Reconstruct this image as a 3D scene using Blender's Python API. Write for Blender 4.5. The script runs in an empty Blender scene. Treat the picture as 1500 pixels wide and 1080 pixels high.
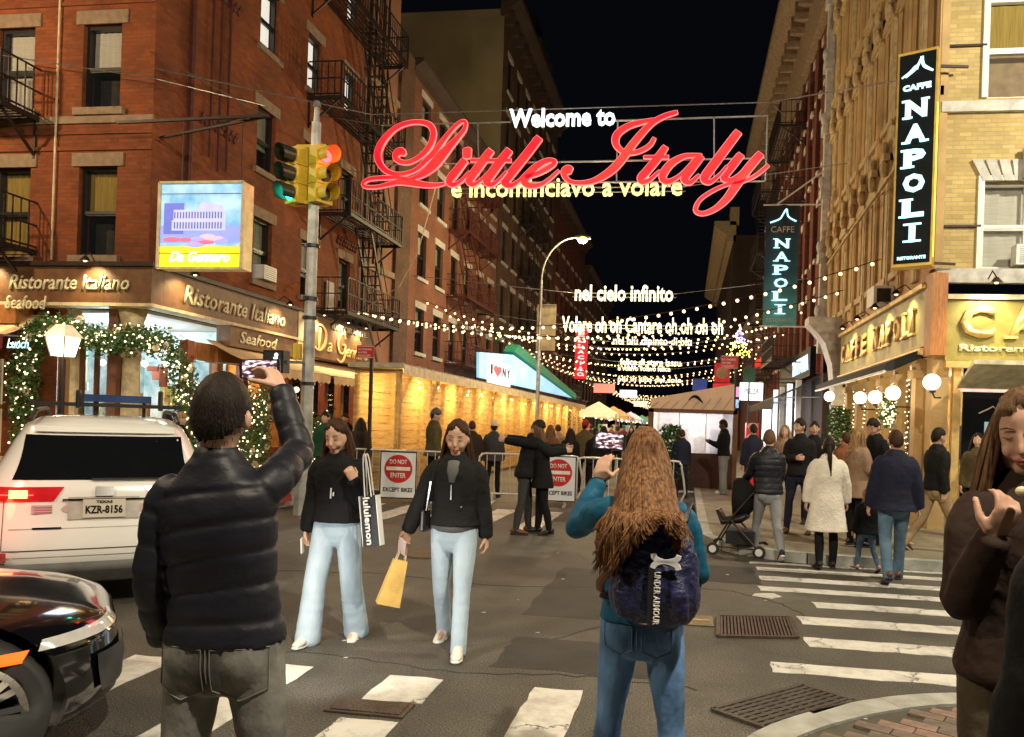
import bpy, bmesh, math, random
from math import sin, cos, pi, radians, sqrt, atan2, exp
from mathutils import Vector, Matrix, noise
random.seed(7)
R = random.Random(11)
scn = bpy.context.scene
COL = scn.collection

# ---------------------------------------------------------------- camera
FPX, P0, YAW, ROLL, CH = 1100.0, (850.0, 622.0), radians(8), .034, 1.72
cam_d = bpy.data.cameras.new('camera')
cam = bpy.data.objects.new('camera', cam_d); COL.objects.link(cam)
e_r = Vector((cos(YAW), sin(YAW), 0)); e_f = Vector((-sin(YAW), cos(YAW), 0)); e_u = Vector((0, 0, 1))
cx = cos(ROLL) * e_r + sin(ROLL) * e_u; cy = -sin(ROLL) * e_r + cos(ROLL) * e_u
m = Matrix((cx, cy, -e_f)).transposed().to_4x4(); m.translation = (0, 0, CH)
cam.matrix_world = m
cam_d.sensor_width = 36; cam_d.lens = FPX / 1500 * 36
cam_d.shift_x = (750 - P0[0]) / 1500; cam_d.shift_y = (P0[1] - 540) / 1500
cam_d.clip_start = .05; cam_d.clip_end = 2000
scn.camera = cam

# ---------------------------------------------------------------- world, exposure
w = bpy.data.worlds.new('World'); scn.world = w; w.use_nodes = True
bg = w.node_tree.nodes['Background']
bg.inputs[0].default_value = (.16, .18, .30, 1); bg.inputs[1].default_value = .010
scn.view_settings.view_transform = 'Standard'
try: scn.view_settings.look = 'None'
except Exception: pass
scn.view_settings.gamma = 1; scn.view_settings.exposure = .15; scn.view_settings.use_curve_mapping = False
cy_ = scn.cycles
cy_.use_denoising = True
try: cy_.denoiser = 'OPENIMAGEDENOISE'
except Exception: pass
cy_.max_bounces = 6; cy_.diffuse_bounces = 3; cy_.glossy_bounces = 3; cy_.transmission_bounces = 4; cy_.transparent_max_bounces = 12
cy_.sample_clamp_indirect = 4; cy_.sample_clamp_direct = 0
cy_.caustics_reflective = False; cy_.caustics_refractive = False
try: cy_.use_light_tree = True
except Exception: pass

# ---------------------------------------------------------------- plan of the place: a point on the ray of a picture position
def ray(px, py):
    du, dv = px - P0[0], py - P0[1]
    return (du * cos(ROLL) + dv * sin(ROLL)) / FPX, (du * sin(ROLL) - dv * cos(ROLL)) / FPX
def W(px, py, d):
    a, b = ray(px, py)
    return Vector((a * d * cos(YAW) - d * sin(YAW), a * d * sin(YAW) + d * cos(YAW), CH + b * d))
def G(px, py, z=0):
    a, b = ray(px, py); return W(px, py, (z - CH) / b)
def OX(px, py, X):
    a, b = ray(px, py); return W(px, py, X / (a * cos(YAW) - sin(YAW)))
def OY(px, py, Y):
    a, b = ray(px, py); return W(px, py, Y / (a * sin(YAW) + cos(YAW)))

# ---------------------------------------------------------------- materials
MAT = {}
def nodes_of(name):
    m = bpy.data.materials.new(name); m.use_nodes = True
    nt = m.node_tree; b = nt.nodes['Principled BSDF']
    MAT[name] = m
    return m, nt, b
def setin(n, k, v):
    if k in n.inputs: n.inputs[k].default_value = v
def c4(c): return (c[0], c[1], c[2], 1)
def mat(name, col, rough=.6, metal=0, var=.25, scale=6, bump=0, bscale=40, emit=None, es=0, coat=0, spec=None, stretch=None, col2=None, alpha=None, trans=0, sheen=0):
    if name in MAT: return MAT[name]
    m, nt, b = nodes_of(name); N, L = nt.nodes, nt.links
    setin(b, 'Roughness', rough); setin(b, 'Metallic', metal)
    if spec is not None: setin(b, 'Specular IOR Level', spec)
    if coat: setin(b, 'Coat Weight', coat); setin(b, 'Coat Roughness', .05)
    if trans: setin(b, 'Transmission Weight', trans)
    if sheen: setin(b, 'Sheen Weight', sheen)
    if alpha is not None: setin(b, 'Alpha', alpha)
    tc = N.new('ShaderNodeTexCoord'); mp = N.new('ShaderNodeMapping')
    L.new(tc.outputs['Object'], mp.inputs[0])
    if stretch: mp.inputs['Scale'].default_value = stretch
    nz = N.new('ShaderNodeTexNoise'); nz.inputs['Scale'].default_value = scale; nz.inputs['Detail'].default_value = 5
    L.new(mp.outputs[0], nz.inputs['Vector'])
    rp = N.new('ShaderNodeValToRGB')
    lo = [max(0, v * (1 - var)) for v in col]; hi = [min(1, v * (1 + var)) for v in (col2 or col)]
    rp.color_ramp.elements[0].position = .3; rp.color_ramp.elements[1].position = .7
    rp.color_ramp.elements[0].color = c4(lo); rp.color_ramp.elements[1].color = c4(hi)
    L.new(nz.outputs['Fac'], rp.inputs[0]); L.new(rp.outputs[0], b.inputs['Base Color'])
    if bump:
        n2 = N.new('ShaderNodeTexNoise'); n2.inputs['Scale'].default_value = bscale; n2.inputs['Detail'].default_value = 4
        L.new(mp.outputs[0], n2.inputs['Vector'])
        bp = N.new('ShaderNodeBump'); bp.inputs['Strength'].default_value = bump; bp.inputs['Distance'].default_value = .02
        L.new(n2.outputs['Fac'], bp.inputs['Height']); L.new(bp.outputs[0], b.inputs['Normal'])
    if emit: setin(b, 'Emission Color', c4(emit)); setin(b, 'Emission Strength', es)
    return m
def glow(name, col, s):
    return mat(name, [min(.8, c) for c in col], .5, emit=col, es=s, var=.02)
def brick_mat(name, c1, c2, mortar, bw=.2, rh=.075, ms=.007, bump=.6, dirt=.5, rough=.85):
    m, nt, b = nodes_of(name); N, L = nt.nodes, nt.links
    uv = N.new('ShaderNodeUVMap'); uv.uv_map = 'UVMap'
    br = N.new('ShaderNodeTexBrick')
    br.inputs['Scale'].default_value = 1; br.inputs['Mortar Size'].default_value = ms
    br.inputs['Brick Width'].default_value = bw; br.inputs['Row Height'].default_value = rh
    br.inputs['Color1'].default_value = c4(c1); br.inputs['Color2'].default_value = c4(c2); br.inputs['Mortar'].default_value = c4(mortar)
    br.inputs['Mortar Smooth'].default_value = .3; br.inputs['Bias'].default_value = -.1
    L.new(uv.outputs[0], br.inputs['Vector'])
    nz = N.new('ShaderNodeTexNoise'); nz.inputs['Scale'].default_value = .9; nz.inputs['Detail'].default_value = 7; nz.inputs['Roughness'].default_value = .65
    L.new(uv.outputs[0], nz.inputs['Vector'])
    mr = N.new('ShaderNodeMapRange'); mr.inputs[1].default_value = .3; mr.inputs[2].default_value = .7; mr.inputs[3].default_value = 1 - dirt; mr.inputs[4].default_value = 1 + dirt * .35
    L.new(nz.outputs['Fac'], mr.inputs[0])
    mx = N.new('ShaderNodeVectorMath'); mx.operation = 'SCALE'
    L.new(br.outputs['Color'], mx.inputs[0]); L.new(mr.outputs[0], mx.inputs['Scale'])
    L.new(mx.outputs[0], b.inputs['Base Color'])
    n2 = N.new('ShaderNodeTexNoise'); n2.inputs['Scale'].default_value = 60; L.new(uv.outputs[0], n2.inputs['Vector'])
    ad = N.new('ShaderNodeMath'); ad.operation = 'MULTIPLY_ADD'; ad.inputs[1].default_value = -1; L.new(br.outputs['Fac'], ad.inputs[0])
    ml = N.new('ShaderNodeMath'); ml.operation = 'MULTIPLY'; ml.inputs[1].default_value = .35; L.new(n2.outputs['Fac'], ml.inputs[0])
    L.new(ml.outputs[0], ad.inputs[2])
    bp = N.new('ShaderNodeBump'); bp.inputs['Strength'].default_value = bump; bp.inputs['Distance'].default_value = .012
    L.new(ad.outputs[0], bp.inputs['Height']); L.new(bp.outputs[0], b.inputs['Normal'])
    setin(b, 'Roughness', rough)
    return m
def vinyl_mat(name, col, see=.55, bump=.4, scale=3.0, stretch=(1, 1, 1), rough=.25):
    m, nt, b = nodes_of(name); N, L = nt.nodes, nt.links
    out = [n for n in N if n.type == 'OUTPUT_MATERIAL'][0]
    tc = N.new('ShaderNodeTexCoord'); mp = N.new('ShaderNodeMapping'); mp.inputs['Scale'].default_value = stretch
    L.new(tc.outputs['Object'], mp.inputs[0])
    nz = N.new('ShaderNodeTexNoise'); nz.inputs['Scale'].default_value = scale; nz.inputs['Detail'].default_value = 3; L.new(mp.outputs[0], nz.inputs['Vector'])
    bp = N.new('ShaderNodeBump'); bp.inputs['Strength'].default_value = bump; bp.inputs['Distance'].default_value = .05; L.new(nz.outputs['Fac'], bp.inputs['Height'])
    setin(b, 'Base Color', c4(col)); setin(b, 'Roughness', rough)
    L.new(bp.outputs[0], b.inputs['Normal'])
    tl = N.new('ShaderNodeBsdfTranslucent'); tl.inputs[0].default_value = c4(col)
    tr = N.new('ShaderNodeBsdfTransparent')
    m1 = N.new('ShaderNodeMixShader'); m1.inputs[0].default_value = .55; L.new(b.outputs[0], m1.inputs[1]); L.new(tl.outputs[0], m1.inputs[2])
    m2 = N.new('ShaderNodeMixShader'); L.new(m1.outputs[0], m2.inputs[1]); L.new(tr.outputs[0], m2.inputs[2])
    mr = N.new('ShaderNodeMapRange'); mr.inputs[1].default_value = .35; mr.inputs[2].default_value = .65; mr.inputs[3].default_value = see - .2; mr.inputs[4].default_value = see + .15
    L.new(nz.outputs['Fac'], mr.inputs[0]); L.new(mr.outputs[0], m2.inputs[0])
    L.new(m2.outputs[0], out.inputs[0])
    return m
def glass_mat(name, tint=(.02, .025, .03), see=.35, rough=.04):
    m, nt, b = nodes_of(name); N, L = nt.nodes, nt.links
    out = [n for n in N if n.type == 'OUTPUT_MATERIAL'][0]
    setin(b, 'Base Color', c4(tint)); setin(b, 'Roughness', rough); setin(b, 'Specular IOR Level', .7)
    tr = N.new('ShaderNodeBsdfTransparent')
    m2 = N.new('ShaderNodeMixShader'); m2.inputs[0].default_value = see
    L.new(b.outputs[0], m2.inputs[1]); L.new(tr.outputs[0], m2.inputs[2]); L.new(m2.outputs[0], out.inputs[0])
    return m

# ---------------------------------------------------------------- meshes
WOFF = {}
def woff(o): return WOFF.get(o.name, Vector((0, 0, 0))) if o else Vector((0, 0, 0))
def tag(o, label=None, cat=None, group=None, kind=None):
    if label: o['label'] = label
    if cat: o['category'] = cat
    if group: o['group'] = group
    if kind: o['kind'] = kind
    return o
def thing(name, label, cat, loc=(0, 0, 0), rz=0, group=None):
    o = bpy.data.objects.new(name, None); COL.objects.link(o); o.empty_display_size = .2
    o.location = loc; o.rotation_euler = (0, 0, rz); WOFF[o.name] = Vector(loc)
    return tag(o, label, cat, group)
def put(name, mesh, parent=None, loc=(0, 0, 0), rz=0, world=True, rot=None):
    o = bpy.data.objects.new(name, mesh); COL.objects.link(o)
    l = Vector(loc)
    if parent:
        o.parent = parent
        if world: l = l - woff(parent)
        WOFF[o.name] = woff(parent) + l
    else: WOFF[o.name] = Vector(l)
    o.location = l; o.rotation_euler = rot or (0, 0, rz)
    return o
class MB:
    def __init__(s): s.v = []; s.f = []; s.sm = False
    def quad(s, *p):
        i = len(s.v); s.v += [tuple(q) for q in p]; s.f.append(tuple(range(i, i + len(p)))); return s
    def box(s, x0, x1, y0, y1, z0, z1):
        if x0 > x1: x0, x1 = x1, x0
        if y0 > y1: y0, y1 = y1, y0
        if z0 > z1: z0, z1 = z1, z0
        i = len(s.v)
        s.v += [(x0, y0, z0), (x1, y0, z0), (x1, y1, z0), (x0, y1, z0), (x0, y0, z1), (x1, y0, z1), (x1, y1, z1), (x0, y1, z1)]
        s.f += [tuple(i + k for k in q) for q in ((3, 2, 1, 0), (4, 5, 6, 7), (0, 1, 5, 4), (1, 2, 6, 5), (2, 3, 7, 6), (3, 0, 4, 7))]
        return s
    def bar(s, a, b, w, h=None, up=(0, 0, 1)):
        a, b = Vector(a), Vector(b); h = h or w; t = (b - a)
        if t.length < 1e-6: return s
        t.normalize(); up = Vector(up)
        if abs(t.dot(up)) > .98: up = Vector((0, 1, 0))
        x = t.cross(up).normalized(); y = x.cross(t).normalized(); i = len(s.v)
        for p in (a, b):
            for sx, sy in ((-1, -1), (1, -1), (1, 1), (-1, 1)): s.v.append(tuple(p + x * sx * w / 2 + y * sy * h / 2))
        s.f += [tuple(i + k for k in q) for q in ((0, 1, 2, 3), (7, 6, 5, 4), (0, 4, 5, 1), (1, 5, 6, 2), (2, 6, 7, 3), (3, 7, 4, 0))]
        return s
    def loft(s, pts, rad, n=12, ref=None, fixed=False, cap=True, sq=2.0, phase=0, flat0=False):
        """closed tube; pts list of Vectors, rad list of r or (rx,ry)"""
        pts = [Vector(p) for p in pts]; rad = [(r, r) if not isinstance(r, (tuple, list)) else r for r in rad]
        N_ = len(pts); rings = []
        T = [(pts[min(i + 1, N_ - 1)] - pts[max(i - 1, 0)]) for i in range(N_)]
        T = [t.normalized() if t.length > 1e-9 else Vector((0, 0, 1)) for t in T]
        ref = Vector(ref) if ref else Vector((0, 1, 0))
        if abs(T[0].dot(ref)) > .95: ref = Vector((0, 0, 1))
        y = (ref - T[0] * ref.dot(T[0])).normalized()
        for i in range(N_):
            if fixed: x, yy = Vector((1, 0, 0)), Vector((0, 1, 0))
            else:
                y = (y - T[i] * y.dot(T[i]))
                y = y.normalized() if y.length > 1e-6 else Vector((1, 0, 0)); yy = y; x = yy.cross(T[i]).normalized()
            rings.append((pts[i], x, yy, rad[i], T[i]))
        def ring(p, x, y, r):
            i0 = len(s.v)
            for k in range(n):
                a = 2 * pi * k / n + phase; c, d = cos(a), sin(a)
                if sq != 2.0: c, d = math.copysign(abs(c) ** (2 / sq), c), math.copysign(abs(d) ** (2 / sq), d)
                s.v.append(tuple(p + x * c * r[0] + y * d * r[1]))
            return i0
        seq = []
        if cap and not flat0:
            p, x, y_, r, t = rings[0]; m_ = min(r)
            for u in (.92, .55): seq.append((p - t * m_ * .6 * sin(math.acos(1 - u)) if 0 else p - t * m_ * .5 * u, x, y_, (r[0] * sqrt(1 - u * u), r[1] * sqrt(1 - u * u))))
        seq += [(p, x, y_, r) for p, x, y_, r, t in rings]
        if cap:
            p, x, y_, r, t = rings[-1]; m_ = min(r)
            for u in (.55, .92): seq.append((p + t * m_ * .5 * u, x, y_, (r[0] * sqrt(1 - u * u), r[1] * sqrt(1 - u * u))))
        ids = [ring(*q) for q in seq]
        for a, b in zip(ids, ids[1:]):
            for k in range(n):
                k2 = (k + 1) % n; s.f.append((a + k2, a + k, b + k, b + k2))
        s.f.append(tuple(ids[0] + k for k in range(n))); s.f.append(tuple(ids[-1] + n - 1 - k for k in range(n)))
        return s
    def tube(s, pts, r, n=6): return s.loft(pts, [r] * len(pts), n=n, cap=False)
    def cyl(s, a, b, r, r2=None, n=16): return s.loft([a, b], [r, r2 if r2 is not None else r], n=n, cap=False)
    def ball(s, c, r, n=12, m=8, f=None):
        c = Vector(c); r = (r, r, r) if not isinstance(r, (tuple, list)) else r; i0 = len(s.v)
        for j in range(m + 1):
            t = pi * j / m
            for k in range(n):
                a = 2 * pi * k / n; u = Vector((sin(t) * cos(a), sin(t) * sin(a), cos(t)))
                p = f(u) if f else Vector((u.x * r[0], u.y * r[1], u.z * r[2])); s.v.append(tuple(c + p))
        for j in range(m):
            for k in range(n):
                k2 = (k + 1) % n; a = i0 + j * n; s.f.append((a + k, a + n + k, a + n + k2, a + k2))
        return s
    def prism(s, poly, fn, d0, d1):
        """poly 2D, fn(u,v,d)->3D"""
        n = len(poly); i = len(s.v)
        for d in (d0, d1):
            for u, v in poly: s.v.append(tuple(fn(u, v, d)))
        s.f.append(tuple(i + k for k in range(n))); s.f.append(tuple(i + n + n - 1 - k for k in range(n)))
        for k in range(n):
            k2 = (k + 1) % n; s.f.append((i + k2, i + k, i + n + k, i + n + k2))
        return s
    def xform(s, M, start=0):
        for i in range(start, len(s.v)): s.v[i] = tuple(M @ Vector(s.v[i]))
        return s
    def mesh(s, name, m=None, off=None, smooth=None, clean=False):
        me = bpy.data.meshes.new(name)
        v = s.v if off is None else [(a - off.x, b - off.y, c - off.z) for a, b, c in s.v]
        me.from_pydata(v, [], s.f)
        if clean or (smooth if smooth is not None else s.sm):
            bm = bmesh.new(); bm.from_mesh(me); bmesh.ops.remove_doubles(bm, verts=bm.verts, dist=1e-5)
            bmesh.ops.recalc_face_normals(bm, faces=bm.faces); bm.to_mesh(me); bm.free()
        elif len(s.f) < 30000:
            bm = bmesh.new(); bm.from_mesh(me); bmesh.ops.recalc_face_normals(bm, faces=bm.faces); bm.to_mesh(me); bm.free()
        uv = me.uv_layers.new(name='UVMap'); o = off or Vector((0, 0, 0)); me.update()
        vs = me.vertices
        for p in me.polygons:
            nx, ny, nz = abs(p.normal.x), abs(p.normal.y), abs(p.normal.z)
            for li in p.loop_indices:
                c = vs[me.loops[li].vertex_index].co
                x, y, z = c.x + o.x, c.y + o.y, c.z + o.z
                uv.data[li].uv = (x, y) if nz >= nx and nz >= ny else ((y, z) if nx > ny else (x, z))
        if m: me.materials.append(m)
        if (smooth if smooth is not None else s.sm):
            me.polygons.foreach_set('use_smooth', [True] * len(me.polygons))
        return me
    def build(s, name, m, parent=None, world=True, smooth=None, loc=(0, 0, 0)):
        off = woff(parent) if (world and parent) else None
        if not parent: off = Vector(loc)
        me = s.mesh(name, m, off=off, smooth=smooth)
        o = bpy.data.objects.new(name, me); COL.objects.link(o)
        if parent: o.parent = parent; WOFF[o.name] = woff(parent)
        else: o.location = loc; WOFF[o.name] = Vector(loc)
        return o
def struct(name, mb, m, loc=(0, 0, 0), **k):
    o = mb.build(name, m, loc=loc, **k); o['kind'] = 'structure'; return o
def crs(pts, k=6):
    """catmull-rom through tuples of any length"""
    out = []; n = len(pts)
    for i in range(n - 1):
        p0, p1, p2, p3 = pts[max(i - 1, 0)], pts[i], pts[i + 1], pts[min(i + 2, n - 1)]
        for j in range(k):
            t = j / k
            out.append(tuple(.5 * (2 * b + (c - a) * t + (2 * a - 5 * b + 4 * c - d) * t * t + (3 * b - 3 * c + d - a) * t ** 3) for a, b, c, d in zip(p0, p1, p2, p3)))
    out.append(tuple(pts[-1])); return out
def dup(root, loc, rz=None, label=None, name=None):
    def cp(o, par):
        c = o.copy(); COL.objects.link(c); c.parent = par
        for ch in list(o.children): cp(ch, c)
        return c
    r = cp(root, None); r.location = loc; WOFF[r.name] = Vector(loc)
    if rz is not None: r.rotation_euler = (0, 0, rz)
    if label: r['label'] = label
    return r
TXT = {}
def text_mesh(s, w, h, m, ext=.02, bold=0.0, shear=0.0, serif=False, space=1.0):
    key = (s, round(w, 3), round(h, 3), m.name, ext, bold, shear, serif)
    if key in TXT: return TXT[key]
    cu = bpy.data.curves.new('lettering', 'FONT'); cu.body = s; cu.size = 1; cu.extrude = .0; cu.offset = bold; cu.shear = shear; cu.resolution_u = 2; cu.space_character = space
    ob = bpy.data.objects.new('lettering_tmp', cu); COL.objects.link(ob)
    me = bpy.data.meshes.new_from_object(ob)
    bpy.data.objects.remove(ob); bpy.data.curves.remove(cu)
    xs = [v.co.x for v in me.vertices]; ys = [v.co.y for v in me.vertices]
    x0, x1, y0, y1 = min(xs), max(xs), min(ys), max(ys)
    bm = bmesh.new(); bm.from_mesh(me)
    for v in bm.verts: v.co = ((v.co.x - x0) / (x1 - x0) * w, 0, (v.co.y - y0) / (y1 - y0) * h)
    r = bmesh.ops.extrude_face_region(bm, geom=bm.faces[:])
    for g in r['geom']:
        if isinstance(g, bmesh.types.BMVert): g.co.y -= ext
    bmesh.ops.recalc_face_normals(bm, faces=bm.faces)
    if serif:
        t = h * .09
        def sb(u0, u1, z0, z1):
            q = MB().box(u0 * w, u1 * w, -ext - .003, -.001, z0, z1); vs = [bm.verts.new(c) for c in q.v]
            for f in q.f: bm.faces.new([vs[i] for i in f])
        SF = {'N': ((-.12, .34, 0), (-.16, .2, 1), (.72, 1.1, 1)), 'A': ((-.12, .28, 0), (.7, 1.12, 0)), 'P': ((-.14, .5, 0), (-.14, .2, 1)), 'L': ((-.14, .3, 0), (-.14, .5, 1)), 'I': ((-.9, 1.9, 0), (-.9, 1.9, 1)), 'F': ((-.14, .5, 0), (-.14, .2, 1)), 'E': ((-.14, .2, 0), (-.14, .2, 1))}
        for a, b, top in SF.get(s, ()): sb(a, b, h - t if top else 0, h if top else t)
    bm.to_mesh(me); bm.free(); me.materials.clear(); me.materials.append(m)
    TXT[key] = me; return me
def text(parent, s, loc, w, h, m, rz=0, name='lettering', **k):
    return put(name, text_mesh(s, w, h, m, **k), parent, loc, rz)
def light(name, kind, loc, power, col=(1, .8, .55), size=.1, aim=None, spot=60, blend=.3, parent=None, shape=None, sy=None):
    d = bpy.data.lights.new(name, kind); d.energy = power; d.color = col
    if kind == 'AREA':
        d.size = size
        if sy: d.shape = 'RECTANGLE'; d.size_y = sy
    elif kind != 'SUN': d.shadow_soft_size = size
    if kind == 'SPOT': d.spot_size = radians(spot); d.spot_blend = blend
    o = bpy.data.objects.new(name, d); COL.objects.link(o)
    o.location = loc
    if aim: o.rotation_euler = (Vector(aim) - Vector(loc)).to_track_quat('-Z', 'Y').to_euler()
    if parent: o.parent = parent; o.location = Vector(loc) - woff(parent)
    return o
M = dict(
    black=mat('black_paint', (.02, .02, .022), .4), iron=mat('dark_iron', (.03, .02, .018), .5, .3, bump=.2), rediron=mat('red_iron', (.10, .025, .018), .55, .2),
    steel=mat('galvanised_steel', (.36, .36, .35), .42, .8, bump=.1, scale=9), grey=mat('grey_metal', (.3, .3, .31), .45, .5), white=mat('white_paint', (.75, .74, .7), .5, var=.1),
    cream=mat('cream_paint', (.7, .58, .36), .6, bump=.1), orangewood=mat('orange_wood', (.42, .17, .05), .5, bump=.2, stretch=(8, 8, 1)), wood=mat('brown_wood', (.16, .07, .03), .5, bump=.3, stretch=(6, 6, 1)),
    redwood=mat('red_wood', (.28, .05, .02), .45, bump=.2), stone=mat('sandstone', (.27, .19, .12), .8, bump=.4), limestone=mat('pale_limestone', (.52, .5, .46), .75, bump=.4),
    lintelw=mat('white_lintel_stone', (.55, .5, .44), .8), rubber=mat('rubber', (.02, .02, .02), .7), chrome=mat('chrome', (.7, .7, .7), .12, 1, var=.03),
    pinkstucco=mat('brown_stucco', (.30, .14, .085), .85, bump=.3, bscale=15, scale=.8), ochre=mat('ochre_render', (.48, .32, .14), .75, bump=.4, bscale=12, scale=1.5), ochre2=mat('ochre_trim', (.54, .41, .22), .7, bump=.5, bscale=20),
    beigewall=mat('beige_side_wall', (.30, .24, .13), .9, bump=.3, scale=.4, bscale=8), darkwall=mat('dark_side_wall', (.07, .045, .035), .9, scale=.5), roof=mat('roof_tar', (.03, .03, .03), .9),
    glass=glass_mat('window_glass', see=.72), clear=glass_mat('clear_glass', see=.8), darkglass=glass_mat('dark_glass', see=.1),
    blindw=mat('white_blind', (.75, .73, .62), .8, stretch=(1, 1, 30), scale=3, var=.12), blindg=mat('green_grey_blind', (.42, .46, .34), .8, stretch=(1, 1, 30), scale=3), blindy=mat('yellow_curtain', (.42, .3, .06), .8, stretch=(30, 30, 1), scale=2),
    litwin=mat('lit_white_shade', (.8, .8, .7), .8, emit=(1, .97, .85), es=.9, var=.08), litwarm=mat('lit_warm_shade', (.8, .6, .3), .8, emit=(1, .72, .38), es=.35, var=.3, scale=2), dim=mat('dim_room', (.05, .045, .04), .9),
    tungsten=glow('tungsten_bulb', (1, .66, .3), 7), bulbw=glow('warm_white_bulb', (1, .66, .33), 3.6), neony1=glow('yellow_neon', (1, .78, .26), 1.7), fairy=glow('fairy_light', (1, .78, .46), 3.2), globe=glow('lit_globe', (1, .88, .62), 3.5), coolw=glow('cool_tube', (.75, .9, 1), 4),
    neonw=glow('white_neon', (.85, .95, 1), 1.6), neony=glow('warm_neon', (1, .88, .56), 1.7), neonr=mat('red_letter_face', (.3, .005, .015), .4, emit=(1, .002, .03), es=.72, var=.3, scale=1.2, col2=(.6, .08, .03)), neonp=glow('pink_letter_rim', (1, .24, .26), 1.0),
    goldl=mat('gold_letter', (.8, .55, .22), .4, .2), creaml=mat('cream_letter', (.85, .75, .5), .5), whitel=glow('white_lit_letter', (.5, .95, 1), 1.25), signblack=mat('black_sign', (.006, .008, .010), .5, spec=.1),
)
# ================================================================ ground
def asphalt():
    m, nt, b = nodes_of('asphalt'); N, L = nt.nodes, nt.links
    uv = N.new('ShaderNodeTexCoord')
    def nz(s, d=6, r=.6):
        n = N.new('ShaderNodeTexNoise'); n.inputs['Scale'].default_value = s; n.inputs['Detail'].default_value = d; n.inputs['Roughness'].default_value = r
        L.new(uv.outputs['Object'], n.inputs['Vector']); return n
    big, mid, fine = nz(.35, 8), nz(2.4, 8, .7), nz(90, 3)
    r1 = N.new('ShaderNodeValToRGB'); e = r1.color_ramp.elements; e[0].position = .36; e[1].position = .66; e[0].color = (.048, .046, .041, 1); e[1].color = (.115, .109, .096, 1)
    L.new(big.outputs['Fac'], r1.inputs[0])
    r2 = N.new('ShaderNodeValToRGB'); e = r2.color_ramp.elements; e[0].position = .3; e[1].position = .75; e[0].color = (.72, .7, .68, 1); e[1].color = (1.25, 1.22, 1.15, 1)
    L.new(mid.outputs['Fac'], r2.inputs[0])
    r3 = N.new('ShaderNodeValToRGB'); e = r3.color_ramp.elements; e[0].position = .38; e[1].position = .64; e[0].color = (.45, .45, .45, 1); e[1].color = (2.1, 2.05, 1.95, 1)
    L.new(fine.outputs['Fac'], r3.inputs[0])
    m1 = N.new('ShaderNodeVectorMath'); m1.operation = 'MULTIPLY'; L.new(r1.outputs[0], m1.inputs[0]); L.new(r2.outputs[0], m1.inputs[1])
    m2 = N.new('ShaderNodeVectorMath'); m2.operation = 'MULTIPLY'; L.new(m1.outputs[0], m2.inputs[0]); L.new(r3.outputs[0], m2.inputs[1])
    L.new(m2.outputs[0], b.inputs['Base Color'])
    rr = N.new('ShaderNodeMapRange'); rr.inputs[3].default_value = .55; rr.inputs[4].default_value = .9; L.new(mid.outputs['Fac'], rr.inputs[0]); L.new(rr.outputs[0], b.inputs['Roughness'])
    vo = N.new('ShaderNodeTexVoronoi'); vo.inputs['Scale'].default_value = 120; L.new(uv.outputs['Object'], vo.inputs['Vector'])
    vc = N.new('ShaderNodeTexVoronoi'); vc.feature = 'DISTANCE_TO_EDGE'; vc.inputs['Scale'].default_value = .45
    wv = N.new('ShaderNodeVectorMath'); wv.operation = 'MULTIPLY_ADD'; wv.inputs[1].default_value = (.5, .5, 0); L.new(mid.outputs['Color'], wv.inputs[0]); L.new(uv.outputs['Object'], wv.inputs[2]); L.new(wv.outputs[0], vc.inputs['Vector'])
    cr = N.new('ShaderNodeMapRange'); cr.inputs[1].default_value = 0; cr.inputs[2].default_value = .008; L.new(vc.outputs['Distance'], cr.inputs[0])
    b1 = N.new('ShaderNodeBump'); b1.inputs['Strength'].default_value = .5; b1.inputs['Distance'].default_value = .012; L.new(cr.outputs[0], b1.inputs['Height'])
    b2 = N.new('ShaderNodeBump'); b2.inputs['Strength'].default_value = .8; b2.inputs['Distance'].default_value = .006; L.new(vo.outputs['Distance'], b2.inputs['Height']); L.new(b1.outputs[0], b2.inputs['Normal'])
    L.new(b2.outputs[0], b.inputs['Normal']); return m
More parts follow.
